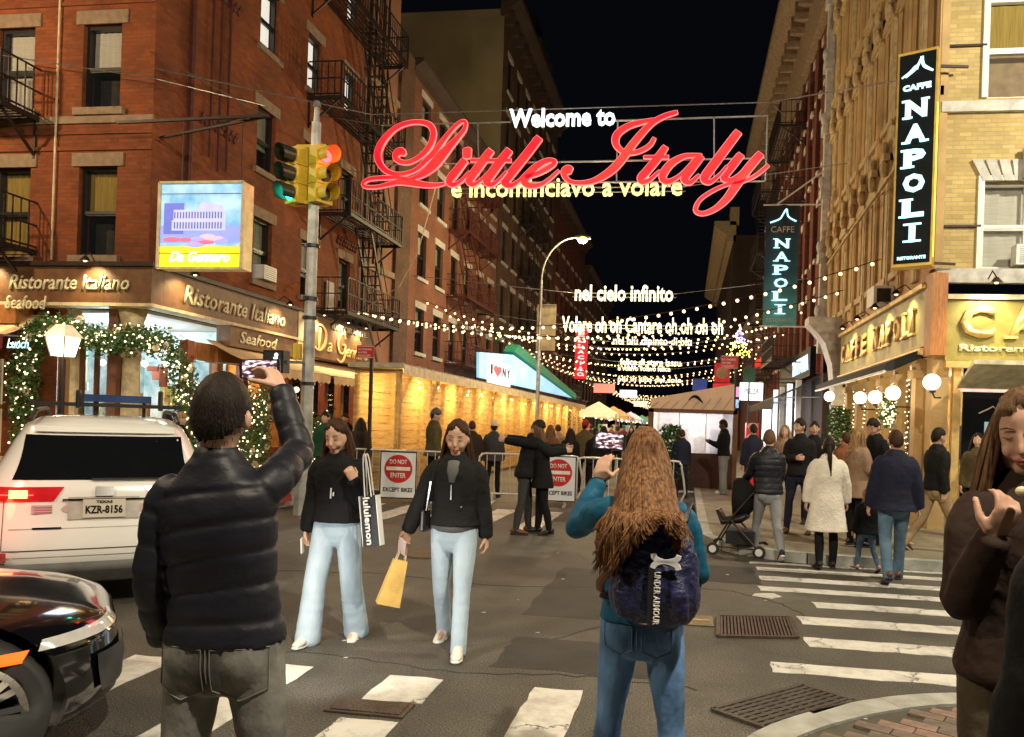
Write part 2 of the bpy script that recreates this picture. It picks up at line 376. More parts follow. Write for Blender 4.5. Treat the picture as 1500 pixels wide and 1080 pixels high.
def paint_mat(name, col, wear=.5):
    m, nt, b = nodes_of(name); N, L = nt.nodes, nt.links; out = [n for n in N if n.type == 'OUTPUT_MATERIAL'][0]
    tc = N.new('ShaderNodeTexCoord'); n = N.new('ShaderNodeTexNoise'); n.inputs['Scale'].default_value = 3.2; n.inputs['Detail'].default_value = 9; n.inputs['Roughness'].default_value = .72; L.new(tc.outputs['Object'], n.inputs['Vector'])
    r = N.new('ShaderNodeValToRGB'); e = r.color_ramp.elements; e[0].position = .36; e[1].position = .55; e[0].color = c4([c * .62 for c in col]); e[1].color = c4(col); L.new(n.outputs['Fac'], r.inputs[0]); L.new(r.outputs[0], b.inputs['Base Color'])
    setin(b, 'Roughness', .6)
    v = N.new('ShaderNodeTexVoronoi'); v.feature = 'DISTANCE_TO_EDGE'; v.inputs['Scale'].default_value = 1.3
    wv = N.new('ShaderNodeVectorMath'); wv.operation = 'MULTIPLY_ADD'; wv.inputs[1].default_value = (.6, .6, 0); L.new(n.outputs['Color'], wv.inputs[0]); L.new(tc.outputs['Object'], wv.inputs[2]); L.new(wv.outputs[0], v.inputs['Vector'])
    n2 = N.new('ShaderNodeTexNoise'); n2.inputs['Scale'].default_value = 14; n2.inputs['Detail'].default_value = 6; n2.inputs['Roughness'].default_value = .8; L.new(tc.outputs['Object'], n2.inputs['Vector'])
    g1 = N.new('ShaderNodeMath'); g1.operation = 'GREATER_THAN'; g1.inputs[1].default_value = .011; L.new(v.outputs['Distance'], g1.inputs[0])
    g2 = N.new('ShaderNodeMath'); g2.operation = 'GREATER_THAN'; g2.inputs[1].default_value = .31 + wear * .06; L.new(n2.outputs['Fac'], g2.inputs[0])
    mu = N.new('ShaderNodeMath'); mu.operation = 'MULTIPLY'; L.new(g1.outputs[0], mu.inputs[0]); L.new(g2.outputs[0], mu.inputs[1])
    tr = N.new('ShaderNodeBsdfTransparent'); mx = N.new('ShaderNodeMixShader'); L.new(mu.outputs[0], mx.inputs[0]); L.new(tr.outputs[0], mx.inputs[1]); L.new(b.outputs[0], mx.inputs[2]); L.new(mx.outputs[0], out.inputs[0])
    return m
M['asphalt'] = asphalt(); M['paint'] = paint_mat('road_paint', (.68, .66, .6)); M['ypaint'] = paint_mat('yellow_paint', (.6, .42, .08), 1)
M['conc'] = mat('sidewalk_concrete', (.22, .19, .13), .8, bump=.3, scale=2, bscale=60); M['kerb'] = mat('kerb_stone', (.36, .36, .32), .75, bump=.4, bscale=50)
M['orangebrick'] = brick_mat('orange_brick', (.30, .072, .014), (.21, .044, .010), (.17, .075, .03))
M['yellowbrick'] = brick_mat('yellow_brick', (.58, .43, .17), (.44, .31, .11), (.42, .35, .22), dirt=.25)
M['redbrick'] = brick_mat('dark_red_brick', (.2, .045, .025), (.14, .03, .02), (.12, .07, .05))
M['pinkbrick'] = brick_mat('pink_brown_brick', (.30, .115, .065), (.25, .09, .05), (.2, .1, .07), dirt=.35)
M['brownbrick'] = brick_mat('brown_brick', (.16, .08, .045), (.12, .06, .035), (.12, .08, .06))
struct('road', MB().quad((-400, -200, 0), (400, -200, 0), (400, 600, 0), (-400, 600, 0)), M['asphalt'])
rd = bpy.data.objects['road']
pm_ = [mat('tar_patch', (.035, .033, .03), .75, bump=.5, bscale=90, scale=3), mat('pale_patch', (.125, .118, .10), .85, bump=.6, bscale=90, scale=3)]
for i_, (x0, x1, y0, y1) in enumerate(((-1.4, -.5, 6.6, 8.9), (-4.6, -3.9, 5.9, 7.3), (.2, .9, 8.6, 9.6), (-2.4, -1.7, 9.4, 11.2), (-1.3, -.1, 5.15, 5.9), (-5.8, -5.2, 8.2, 10.9))):
    p_ = []; 
    for a_, b_ in (((x0, y0), (x1, y0)), ((x1, y0), (x1, y1)), ((x1, y1), (x0, y1)), ((x0, y1), (x0, y0))):
        for k in range(8): f = k / 8; p_.append((a_[0] + (b_[0] - a_[0]) * f + R.uniform(-.02, .02), a_[1] + (b_[1] - a_[1]) * f + R.uniform(-.02, .02)))
    MB().prism(p_, lambda u, v, d: (u, v, d), -.02, .0015).build('road_patch', pm_[i_ % 2], rd)
for i_, P_ in enumerate((((-3.4, 5.0), (-2.6, 5.12), (-1.6, 4.98), (-.6, 5.1), (.1, 5.02)), ((-1.0, 5.9), (-.3, 7.1), (-.1, 8.3), (-.5, 9.6)), ((-4.8, 7.6), (-3.3, 7.9), (-1.9, 7.7), (-.4, 8.0)), ((.2, 8.2), (.6, 8.1), (1.0, 7.7), (1.15, 7.2)))):
    P_ = crs([p + (.001,) for p in P_], 8); P_ = [(p[0] + R.uniform(-.03, .03), p[1] + R.uniform(-.03, .03), .001) for p in P_]; b_ = MB()
    for a_, c_ in zip(P_, P_[1:]): b_.bar(a_, c_, R.uniform(.008, .022), .003)
    b_.build('tar_crack', pm_[0], rd)
litm = mat('litter_pale', (.5, .48, .42), .8)
for i_ in range(26):
    x, y = R.uniform(-4.5, 2.5), R.uniform(4.3, 11); s_ = R.uniform(.006, .02); lt_ = MB().prism([(x - s_, y - s_ * .6), (x + s_, y - s_ * .4), (x + s_ * .7, y + s_), (x - s_ * .5, y + s_ * .5)], lambda u, v, d: (u, v, d), .003, .007).build('litter_scrap', litm, rd)
def slab(name, poly, z=.13, m=None, kerbw=.16):
    n = len(poly); cx_ = sum(p[0] for p in poly) / n; cy2 = sum(p[1] for p in poly) / n
    a = MB().prism(poly, lambda u, v, d: (u, v, d), 0.0, z); o = struct(name, a, m or M['conc']); return o
def arc(cx, cy, r, a0, a1, n=8): return [(cx + r * cos(radians(a0 + (a1 - a0) * i / n)), cy + r * sin(radians(a0 + (a1 - a0) * i / n))) for i in range(n + 1)]
kr = [(.35, 200), (.35, 11.9)] + arc(1.95, 11.75, 1.6, 180, 270)[1:] + [(40, 10.15)]
kl = [(-40, 10.1)] + arc(-8.9, 11.6, 1.5, 270, 360) + [(-7.4, 200)]
def kerb(name, line):
    out = []
    for i in range(len(line) - 1):
        a, b = Vector(line[i]), Vector(line[i + 1]); L_ = (b - a).length; n = max(1, min(18, int(L_ / 1.8)))
        for k in range(n if L_ < 40 else 0):
            p, q = a.lerp(b, k / n), a.lerp(b, (k + 1) / n); out.append((p, q))
        if L_ >= 40:
            u = (b - a).normalized() if (a.y < b.y or a.x < b.x) else (b - a).normalized()
            near = a if abs(a.y) < 60 and abs(a.x) < 39 else b; far = b if near is a else a; u = (far - near).normalized()
            for k in range(20): out.append((near + u * 2 * k, near + u * 2 * (k + 1)))
            out.append((near + u * 40, far))
    par = None
    for p, q in out:
        t = (q - p).normalized(); nrm = Vector((t.y, -t.x)); g = t * .006
        a, b = p + g, q - g
        mb = MB(); mb.prism([(a + nrm * .075)[:], (b + nrm * .075)[:], (b - nrm * .085)[:], (a - nrm * .085)[:]], lambda u, v, d: (u, v, d), 0.004, .136)
        if par is None: par = struct(name, mb, M['kerb'])
        else: mb.build('kerb_stone', M['kerb'], par)
kerb('kerb', kr); kerb('kerb', kl)
sw_r = slab('pavement', kr + [(40, 200)]); sw_l = slab('pavement', kl + [(-40, 200)])
# near right corner: brick paving behind a pale concrete band
arc_pts = [(.12, -6), (.12, -3), (.12, 0), (.12, 2), (.12, 2.8), (.14, 3.35), (.22, 3.85), (.42, 4.3), (.8, 4.72), (1.3, 5.08), (1.84, 5.3), (2.6, 5.42), (4, 5.45), (9, 5.45)]
arc_s = [Vector(p[:2]) for p in crs(arc_pts, 5)]
def offs(line, d):
    o = []
    for i, p in enumerate(line):
        t = (line[min(i + 1, len(line) - 1)] - line[max(i - 1, 0)]).normalized(); o.append(p + Vector((t.y, -t.x)) * d)
    return o
inner = offs(arc_s, .19)
band = struct('corner_kerb_band', MB(), M['kerb'])
for i in range(0, len(arc_s) - 5, 5):
    A, B = arc_s[i:i + 6], inner[i:i + 6]
    MB().prism([p[:] for p in A] + [p[:] for p in reversed(B)], lambda u, v, d: (u, v, d), -.01, .022 + .002 * (i % 2)).build('kerb_stone', M['kerb'], band)
cp = struct('corner_paving', MB().prism([p[:] for p in inner] + [(9, -6)], lambda u, v, d: (u, v, d), -.02, .006), mat('joint_sand', (.08, .07, .05), .9))
bmats = [mat('paver_%d' % i, c, .8, bump=.5, bscale=50, var=.25, scale=14) for i, c in enumerate(((.21, .12, .085), (.17, .125, .095), (.15, .115, .09), (.24, .155, .12), (.2, .15, .12)))]
bme = [MB().box(-.098, .098, -.048, .048, 0, .016).mesh('brick', mm) for mm in bmats]
def inside(p, line):
    best = min(range(len(line)), key=lambda i: (line[i] - p).length); t = (line[min(best + 1, len(line) - 1)] - line[max(best - 1, 0)])
    return (p - line[best]).dot(Vector((t.y, -t.x)).normalized()) > .11
nb = 0; ang = radians(-28); rest = MB()
for i in range(-30, 40):
    for j in range(-60, 70):
        u, v = i * .205 + (.1025 if j % 2 else 0), j * .105
        p = Vector((1.3 + u * cos(ang) - v * sin(ang), 4.0 + u * sin(ang) + v * cos(ang)))
        if not inside(p, inner) or p.x > 4.2 or p.x < .3 or p.y < 2.2 or p.y > 5.3: continue
        c = noise.noise(Vector((p.x * .9, p.y * .9, 3))) * .5 + .5
        k = min(4, int(c * 3.2 + R.random() * 2))
        px_ok = p.y > 3.3 and p.x < 3.1
        if px_ok and nb < 290:
            o = put('brick', bme[k], cp, (p.x, p.y, .006 + R.uniform(0, .003)), ang + R.uniform(-.015, .015)); nb += 1
        else:
            s0 = len(rest.v); rest.box(-.098, .098, -.048, .048, 0, .016); rest.xform(Matrix.Translation((p.x, p.y, .006)) @ Matrix.Rotation(ang, 4, 'Z'), s0)
tag(rest.build('brick_field', bmats[2], cp), kind='stuff')
# crosswalk bars
def bar_poly(x0, x1, y0, y1, along, jag=.014):
    pts = []; n = 14
    def side(a, b):
        a, b = Vector(a), Vector(b); L_ = (b - a).length; t = (b - a) / L_; nr = Vector((t.y, -t.x)); k = max(3, int(L_ / .12)); 
        for i in range(k): pts.append((a + t * L_ * i / k + nr * R.uniform(-jag, jag) * (.4 + R.random()))[:])
    side((x0, y0), (x1, y0)); side((x1, y0), (x1, y1)); side((x1, y1), (x0, y1)); side((x0, y1), (x0, y0)); return pts
cwn = struct('crosswalk_marking', MB(), M['paint'])
for (x0, x1, y0, y1) in ((-.92, -.6, 1.2, 4.8), (-1.9, -1.55, 1.2, 4.06), (-1.9, -1.53, 4.36, 4.8), (-2.8, -2.46, 1.2, 4.83), (-3.75, -3.42, 1.2, 4.78), (-4.7, -4.38, 1.2, 4.8), (-5.7, -5.35, 1.2, 4.8)):
    MB().prism(bar_poly(x0, x1, y0, y1, 1), lambda u, v, d: (u, v, d), .001, .005).build('painted_bar', M['paint'], cwn)
cwr = struct('crosswalk_marking', MB(), M['paint'])
for (x0, x1, y0, y1) in ((.88, 6, 9.95, 10.06), (.93, 6, 9.48, 9.68), (.92, 6, 8.86, 9.1), (.85, 6, 8.28, 8.5), (1.33, 6, 7.62, 7.87), (1.09, 6, 6.94, 7.22), (1.04, 6, 6.22, 6.5), (.67, 6, 5.5, 5.74)):
    MB().prism(bar_poly(x0, x1, y0, y1, 0), lambda u, v, d: (u, v, d), .001, .005).build('painted_bar', M['paint'], cwr)
MB().prism([(.78, 8.1), (.98, 8.16), (1.05, 8.02), (.93, 7.9), (.74, 7.98)], lambda u, v, d: (u, v, d), .001, .005).build('paint_fragment', M['paint'], cwr)
cwf = struct('crosswalk_marking', MB(), M['paint'])
for i, x0 in enumerate((-6.3, -5.4, -4.5, -3.6, -2.7, -1.8, -.9)):
    MB().prism(bar_poly(x0, x0 + .4, 11.7 + (.3 if i > 4 else 0), 14.4 if i < 5 else 12.5, 1), lambda u, v, d: (u, v, d), .001, .005).build('painted_bar', M['paint'], cwf)
# gratings, access covers
def grate(name, lab, P, Q, Rr, n, m, bw, cross=0, rows=0):
    """P origin, Q along vector, Rr across vector"""
    P, Q, Rr = Vector(P), Vector(Q), Vector(Rr)
    t = thing(name, lab, 'drain grate', tuple(P) + (0,)); o = lambda u, v, z: tuple((P + Q * u + Rr * v)[:]) + (z,)
    pit = MB(); pit.quad(o(0, 0, .004), o(1, 0, .004), o(1, 1, .004), o(0, 1, .004)); pit.build('pit', mat('dark_pit', (.004, .004, .004), 1), t)
    fr = MB()
    for a, b in ((o(0, 0, .012), o(1, 0, .012)), (o(1, 0, .012), o(1, 1, .012)), (o(1, 1, .012), o(0, 1, .012)), (o(0, 1, .012), o(0, 0, .012))): fr.bar(a, b, .035, .02)
    fr.build('frame', m, t)
    for k in range(1, n): MB().bar(o(k / n, 0, .011), o(k / n, 1, .011), bw, .014).build('grate_bar', m, t)
    for r_ in range(1, rows): MB().bar(o(0, r_ / rows, .0135), o(1, r_ / rows, .0135), cross, .014).build('cross_bar', m, t)
    return t
rust = mat('rusty_cast_iron', (.10, .07, .055), .6, .4, bump=.5, bscale=30)
g1, g2, g3, g4 = [G(*p)[:2] for p in ((1052, 934), (1168, 936), (1162, 907), (1052, 904))]
grate('drain_grate', 'narrow rusty drain grate of parallel bars beside the right-hand crosswalk', g1, Vector(g2) - Vector(g1), Vector(g4) - Vector(g1), 22, rust, .018)
g1, g2, g3, g4 = [G(*p)[:2] for p in ((1122, 1070), (1252, 1030), (1185, 1012), (1044, 1042))]
grate('drain_grate', 'square storm drain grate with oblong slots against the brick corner', g1, Vector(g2) - Vector(g1), Vector(g4) - Vector(g1), 9, mat('worn_cast_iron', (.1, .09, .075), .5, .5, bump=.4), .035, .03, 8)
t = thing('access_cover', 'small square iron access cover on a white crosswalk bar', 'manhole cover', tuple(G(540, 1042)))
a_, b_ = G(495, 1047), G(592, 1032)
MB().box(-2.03, -1.55, 4.12, 4.33, .003, .012).build('cover_frame', rust, t)
MB().box(-2.0, -1.58, 4.145, 4.305, .012, .018).build('cover_plate', mat('cover_plate_iron', (.09, .065, .05), .5, .4, bump=1, bscale=60), t)
t = thing('access_cover', 'long patched metal plate cover left of the narrow drain grate', 'manhole cover', (.1, 6.9, 0))
MB().box(-.2, .3, 6.62, 6.98, .004, .01).build('cover_plate', mat('brass_plate', (.16, .12, .06), .5, .2, bump=.6), t)
MB().box(-.17, .27, 6.78, 6.81, .01, .016).build('cover_rib', M['ochre'], t)
for lab, x, y, r in (('round manhole cover in the road behind the walking women', -3.2, 9.2, .33), ('round manhole cover in the lane near the barriers', -.9, 10.2, .3)):
    t = thing('manhole_cover', lab, 'manhole cover', (x, y, 0)); MB().cyl((x, y, .002), (x, y, .008), r, n=28).build('rim', rust, t); MB().cyl((x, y, .008), (x, y, .012), r - .04, n=28).build('lid', mat('cover_plate_iron', (.09,) * 3), t)

# ================================================================ buildings
WM = {}
def wmesh(kind, w, h, m, *a):
    k = (kind, round(w, 2), round(h, 2), m.name) + a
    if k in WM: return WM[k]
    b = MB()
    if kind == 'frame':
        f = .055
        b.box(0, f, .1, .2, 0, h); b.box(w - f, w, .1, .2, 0, h); b.box(f, w - f, .1, .2, h - f, h); b.box(f, w - f, .1, .2, 0, f)
        b.box(f, w - f, .11, .17, h * .5 - .03, h * .5 + .03); b.box(f, w - f, .125, .185, h * .5 - .06, h * .5 - .031)
        if a and a[0] == 'mull': b.box(w / 2 - .02, w / 2 + .02, .108, .168, f, h * .5 - .06); b.box(w / 2 - .02, w / 2 + .02, .108, .168, h * .5 + .03, h - f)
    elif kind == 'pane': b.quad((.05, .16, .05), (w - .05, .16, .05), (w - .05, .16, h - .05), (.05, .16, h - .05))
    elif kind == 'blind':
        fr = a[0]; z0 = h - .05 - (h - .1) * fr
        n = 10
        for i in range(n):
            x0, x1 = .06 + (w - .12) * i / n, .06 + (w - .12) * (i + 1) / n; y0 = .24 + .012 * (i % 2); y1 = .24 + .012 * ((i + 1) % 2)
            b.quad((x0, y0, z0), (x1, y1, z0), (x1, y1, h - .05), (x0, y0, h - .05))
        b.box(.06, w - .06, .235, .262, z0 - .02, z0)
    elif kind == 'room': b.box(.02, w - .02, .45, .5, .02, h - .02)
    elif kind == 'sill': b.box(-.12, w + .12, -.09, .1, -.14, 0)
    elif kind == 'lintel': b.box(-.14, w + .14, -.035, .06, h, h + .26)
    elif kind == 'keylintel':
        for i in range(-4, 5):
            c = w / 2 + i * .17; s_ = i * .045
            b.prism([(c - .075, h + .0), (c + .075, h), (c + .082 + s_, h + .36 + .1 * (i == 0)), (c - .082 + s_, h + .36 + .1 * (i == 0))], lambda u, v, d: (u, d, v), -.06 - .05 * (i == 0), .06)
    elif kind == 'hood': b.box(-.16, w + .16, -.1, .06, h + .05, h + .16); b.box(-.1, w + .1, -.05, .06, h, h + .05); b.prism([(-.16, h + .16), (w + .16, h + .16), (w / 2, h + .42)], lambda u, v, d: (u, d, v), -.1, .06)
    me = b.mesh(kind, m); WM[k] = me; return me
def window(parent, P, rz, w, h, blind=None, fr=.5, sill=None, lintel=None, lk='lintel', frame=None, mull='', room=None):
    o = put('window', wmesh('frame', w, h, frame or M['black'], mull), parent, P, rz)
    def sub(n, me): c = put(n, me, o, (0, 0, 0), world=False); return c
    sub('pane', wmesh('pane', w, h, M['glass'])); sub('room_back', wmesh('room', w, h, room or M['dim']))
    if blind: sub('blind', wmesh('blind', w, h, blind, fr))
    if sill: sub('sill', wmesh('sill', w, h, sill))
    if lintel: sub('lintel', wmesh(lk, w, h, lintel))
    return o
def wall(parent, name, m, P, rz, U, z0, z1, ops=(), dep=.3):
    mb = MB(); P = Vector(P); c, s_ = cos(rz), sin(rz)
    pt = lambda u, y, z: (P.x + c * u - s_ * y, P.y + s_ * u + c * y, z)
    us = sorted({0, U} | {v for o in ops for v in o[:2]}); zs = sorted({z0, z1} | {v for o in ops for v in o[2:4]})
    for i in range(len(us) - 1):
        for j in range(len(zs) - 1):
            uc, zc = (us[i] + us[i + 1]) / 2, (zs[j] + zs[j + 1]) / 2
            if any(o[0] < uc < o[1] and o[2] < zc < o[3] for o in ops): continue
            mb.quad(pt(us[i], 0, zs[j]), pt(us[i + 1], 0, zs[j]), pt(us[i + 1], 0, zs[j + 1]), pt(us[i], 0, zs[j + 1]))
    for u0, u1, a, b in [o[:4] for o in ops]:
        mb.quad(pt(u0, 0, a), pt(u0, dep, a), pt(u0, dep, b), pt(u0, 0, b)); mb.quad(pt(u1, 0, a), pt(u1, dep, a), pt(u1, dep, b), pt(u1, 0, b))
        mb.quad(pt(u0, 0, a), pt(u0, dep, a), pt(u1, dep, a), pt(u1, 0, a)); mb.quad(pt(u0, 0, b), pt(u0, dep, b), pt(u1, dep, b), pt(u1, 0, b))
    o = mb.build(name, m, parent); return o
def facade(parent, m, P, rz, U, z0, z1, cols, rows, style, name='wall'):
    """cols: list of (u, w), rows: list of (z, h); style(ci, ri) -> dict or None"""
    ops = []; P = Vector(P)
    for ci, (u, w_) in enumerate(cols):
        for ri, (z, h) in enumerate(rows):
            st = style(ci, ri)
            if st is None: continue
            ops.append((u, u + w_, z, z + h))
            window(parent, (P.x + cos(rz) * u, P.y + sin(rz) * u, z), rz, w_, h, **st)
    return wall(parent, name, m, P, rz, U, z0, z1, ops)
Fm = lambda P, rz: (lambda u, y, z: (P[0] + cos(rz) * u - sin(rz) * y, P[1] + sin(rz) * u + cos(rz) * y, z))
def balcony(parent, P, rz, u0, u1, z, d=.95, m=None, rail=.95, ladder=None, slats=True, name='fire_escape'):
    """fire escape balcony: z platform level; ladder=(u_start, dz) stair down to the level below"""
    m = m or M['iron']; F_ = Fm(P, rz); b = MB()
    n = int(d / .11)
    for i in range(n): b.bar(F_(u0, -.06 - i * d / n, z), F_(u1, -.06 - i * d / n, z), .05, .02)
    b.bar(F_(u0, -d, z - .03), F_(u1, -d, z - .03), .05, .1); b.bar(F_(u0, 0, z - .03), F_(u0, -d, z - .03), .05, .1); b.bar(F_(u1, 0, z - .03), F_(u1, -d, z - .03), .05, .1)
    fe = b.build(name, m, parent); r_ = MB()
    for zz in (.08, .5, rail):
        for A, B in ((F_(u0, 0, z + zz), F_(u0, -d, z + zz)), (F_(u0, -d, z + zz), F_(u1, -d, z + zz)), (F_(u1, -d, z + zz), F_(u1, 0, z + zz))): r_.bar(A, B, .03)
    k = max(3, int((u1 - u0) / .16))
    for i in range(k + 1):
        u = u0 + (u1 - u0) * i / k; r_.bar(F_(u, -d, z), F_(u, -d, z + rail), .02 if 0 < i < k else .045)
    for i in range(1, 5):
        for u in (u0, u1): r_.bar(F_(u, -d * i / 5, z), F_(u, -d * i / 5, z + rail), .02)
    r_.build('railing', m, fe)
    s_ = MB()
    for u in (u0 + .08, u1 - .08): s_.bar(F_(u, 0, z - .75), F_(u, -d * .9, z - .05), .045); s_.bar(F_(u, -.02, z - .8), F_(u, -.02, z), .045)
    s_.build('bracket', m, fe)
    if ladder:
        ua, ub, dz = ladder; l = MB()
        for y in (-d * .35, -d * .85): l.bar(F_(ua, y, z), F_(ub, y, z - dz), .035, .1); l.bar(F_(ua, y, z + .8), F_(ub, y, z - dz + .8), .025)
        q = int(dz / .24)
        for i in range(q):
            f = i / q; u = ua + (ub - ua) * f; l.bar(F_(u, -d * .35, z - dz * f), F_(u, -d * .85, z - dz * f), .12, .02)
        l.build('ladder', m, fe)
    return fe
def cornice(parent, P, rz, U, z, m, h=.7, d=.5, br=0):
    F_ = Fm(P, rz); prof = [(0, 0), (-d * .3, .05 * h), (-d * .35, .35 * h), (-d * .8, .6 * h), (-d, .75 * h), (-d, h), (.2, h), (.2, 0)]
    b = MB().prism(prof, lambda u, v, dd: F_(dd, u, z + v), -.2 if U > 0 else 0, U + .0)
    o = b.build('cornice', m, parent)
    for i in range(int(U / br) if br else 0): MB().box(*(lambda A, B: (A[0], B[0], A[1], B[1], z - .35, z + .3))(F_(i * br + .1, -.001, 0), F_(i * br + .28, -d * .55, 0))).build('cornice_bracket', m, o)
    return o
def bbox(parent, name, m, x0, x1, y0, y1, z0, z1): return MB().box(x0, x1, y0, y1, z0, z1).build(name, m, parent)

XL, YF, XR, YR = -10.4, 13.2, 4.2, 13.7
# ---- L1 orange brick corner building
L1 = thing('brick_building', 'orange brick corner building above the restaurant with pale stone sills', 'building', (XL, YF, 0))
rows = [(4.69, 1.75), (7.57, 1.65), (10.5, 1.65), (13.4, 1.6)]
def stF(ci, ri):
    b = [(M['blindw'], .55), (M['blindw'], .97), (M['blindy'], .6), (M['blindg'], .98)][(ci + ri) % 4]
    if (ci, ri) == (2, 0): b = (M['blindy'], .5)
    if (ci, ri) == (1, 0): b = (M['blindy'], .97)
    if (ci, ri) == (2, 1): b = (M['blindw'], .5)
    if (ci, ri) == (1, 1): b = (M['blindw'], .97)
    return dict(blind=b[0], fr=b[1], sill=M['stone'], lintel=M['stone'])
facade(L1, M['orangebrick'], (-18, YF, 0), 0, 7.6, 4.45, 18, [(2.2, .83), (4.15, .83), (6.05, .83)], rows, stF)
def stS(ci, ri):
    lit = ri >= 2
    if ci == 3 and ri == 3: return None
    return dict(blind=M['litwin'] if lit and ci < 3 else (M['blindg'], M['blindw'], M['blindg'])[ci % 3], fr=(.95, .6, .8)[(ci + ri) % 3], sill=M['stone'], lintel=M['stone'])
facade(L1, M['orangebrick'], (XL, YF, 0), pi / 2, 9.1, 4.45, 18, [(3.5, .8), (5.75, .75), (7.95, .75)], [(4.95, 1.5), (7.62, 1.5), (10.55, 1.5), (13.5, 1.5)], stS)
for z in (4.3, 7.28, 10.2, 13.1): bbox(L1, 'belt_course', M['stone'], -18, XL + .03, YF - .04, YF - .003, z, z + .14)
for z in (6.75, 9.6, 12.5):
    for k in range(2): bbox(L1, 'soldier_course', M['orangebrick'], -18, XL, YF - .03, YF - .004, z + .32 * k, z + .08 + .32 * k)
for zc, y0 in ((7.9, 14.6), (4.6 + 6.2, 14.6), (6.9, 21.0)):   # sawtooth brick panels
    for r_ in range(2):
        for i in range(8): 
            s = MB(); s.box(-.03, .03, -.06, .06, -.05, .05); s.xform(Matrix.Translation((XL + .02, y0 + i * .17 + r_ * .085, zc + r_ * .13)) @ Matrix.Rotation(pi / 4, 4, 'X')); s.build('ornament_brick', M['redbrick'], L1)
cornice(L1, (XL, YF), pi / 2, 9.1, 17.4, M['darkwall'])
for z in (5.0, 7.62): 
    balcony(L1, (-18, YF), 0, 2.0, 5.15, z - .32 + .1, .9)
for i, z in enumerate((4.75, 7.5, 10.4, 13.4)):
    balcony(L1, (XL, YF), pi / 2, 6.6 - (0 if i < 2 else .8), 10.4, z - .1, .95, ladder=(8.3, 9.9, 2.85) if i else (8.3, 9.3, 1.5))
MB().bar((XL + .12, 22.55, 4.4), (XL + .12, 22.55, 17.5), .09).bar((XL + .1, 23.0, 4.6), (XL + .1, 23.0, 17.5), .05).bar((XL + .1, 23.6, 4.6), (XL + .1, 23.6, 17.5), .07).bar((XL + .1, 24.0, 6.5), (XL + .1, 24.0, 17.5), .05).build('drainpipe', M['iron'], L1)
for yy, z0 in ((14.85, 7.2), (15.15, 7.0), (15.45, 7.1), (14.2, 6.3)): MB().tube([(XL + .07, yy, z0), (XL + .07, yy, 18)], .028 if yy > 14.5 else .06).build('conduit', M['rediron'], L1)
MB().tube([(-12.45, YF - .05, 4.6), (-12.45, YF - .05, 11)], .02).build('cable', M['cream'], L1)
ac = MB().box(XL - .1, XL + .22, 16.85, 17.4, 4.98, 5.32).build('air_conditioner', M['white'], L1)
for i in range(6): MB().box(XL + .221, XL + .226, 16.9, 17.35, 5.02 + i * .048, 5.04 + i * .048).build('grille_slat', M['grey'], ac)
MB().box(XL + .05, XL + .09, 20.3, 20.75, 4.72, 5.6).build('wall_notice', M['lintelw'], L1)
# ---- L1b brown stucco part and dark party wall strip
L1b = thing('stucco_building', 'brown stucco building with drainpipes beside the orange brick corner building', 'building', (XL, 22.3, 0))
wall(L1b, 'wall', M['pinkstucco'], (XL, 22.3, 0), pi / 2, 2.9, 0, 17.6)
bbox(L1b, 'pilaster', M['brownbrick'], XL - 1, XL + .12, 25.2, 26.5, 0, 14.9); bbox(L1b, 'side_wall', M['pinkstucco'], XL - 6, XL - .02, 25.15, 25.25, 14, 17.6)
MB().bar((XL + .05, 22.5, 6.6), (XL + .05, 25.2, 6.7), .1, .2).build('string_course', M['stone'], L1b)
MB().bar((XL + .05, 22.5, 12.6), (XL + .05, 25.2, 12.7), .1, .2).build('string_course', M['stone'], L1b)
window(L1b, (XL + .01, 24.2, 4.3), pi / 2, .8, 1.7, M['blindg'], .4)
# ---- L2 pink brick, four floors
L2 = thing('brick_building', 'low pinkish brown tenement with white lintels and red fire escapes', 'building', (XL, 26.6, 0))
facade(L2, M['pinkbrick'], (XL, 26.6, 0), pi / 2, 12.8, 3.2, 14.8, [(1.0 + i * 2.05, .95) for i in range(6)], [(4.3, 1.7), (7.2, 1.7), (10.0, 1.7), (12.5, 1.55)],
       lambda c, r_: dict(blind=(M['blindg'], None, M['blindw'])[(c + 2 * r_) % 3], fr=.4, sill=M['lintelw'], lintel=M['lintelw']))
cornice(L2, (XL, 26.6), pi / 2, 12.8, 14.5, M['darkwall'], .5, .45)
for i, z in enumerate((4.2, 7.1, 9.9, 12.4)): balcony(L2, (XL, 26.6), pi / 2, 4.6, 9.6, z - .05, .95, M['rediron'], ladder=(5.3, 7.8, 2.8) if i else None)
bbox(L2, 'shopfront', M['darkwall'], XL - .5, XL - .02, 26.6, 39.4, 0, 3.2)
# ---- L3 tall
L3 = thing('brick_building', 'tall brown brick building with a blank beige side wall facing the camera', 'building', (XL, 39.5, 0))
bbox(L3, 'side_wall', M['beigewall'], XL - 14, XL - .02, 39.42, 39.5, 8, 24.0)
facade(L3, M['brownbrick'], (XL, 39.5, 0), pi / 2, 17, 3.2, 24, [(1.0 + i * 2.3, 1.05) for i in range(7)], [(4.3 + 3.15 * i, 1.9) for i in range(6)],
       lambda c, r_: dict(blind=(M['blindg'], None)[(c + r_) % 2], fr=.5, sill=M['lintelw'], lintel=M['lintelw']))
cornice(L3, (XL, 39.5), pi / 2, 17, 23.6, M['darkwall'], 1.1, .9, 1.2)
for i in range(5): balcony(L3, (XL, 39.5), pi / 2, 4.8, 9.2, 4.2 + 3.15 * i, 1.0, M['iron'], ladder=(5.2, 7.8, 3.1) if i else None)
bbox(L3, 'shopfront', M['darkwall'], XL - .5, XL - .02, 39.5, 56.5, 0, 3.2)
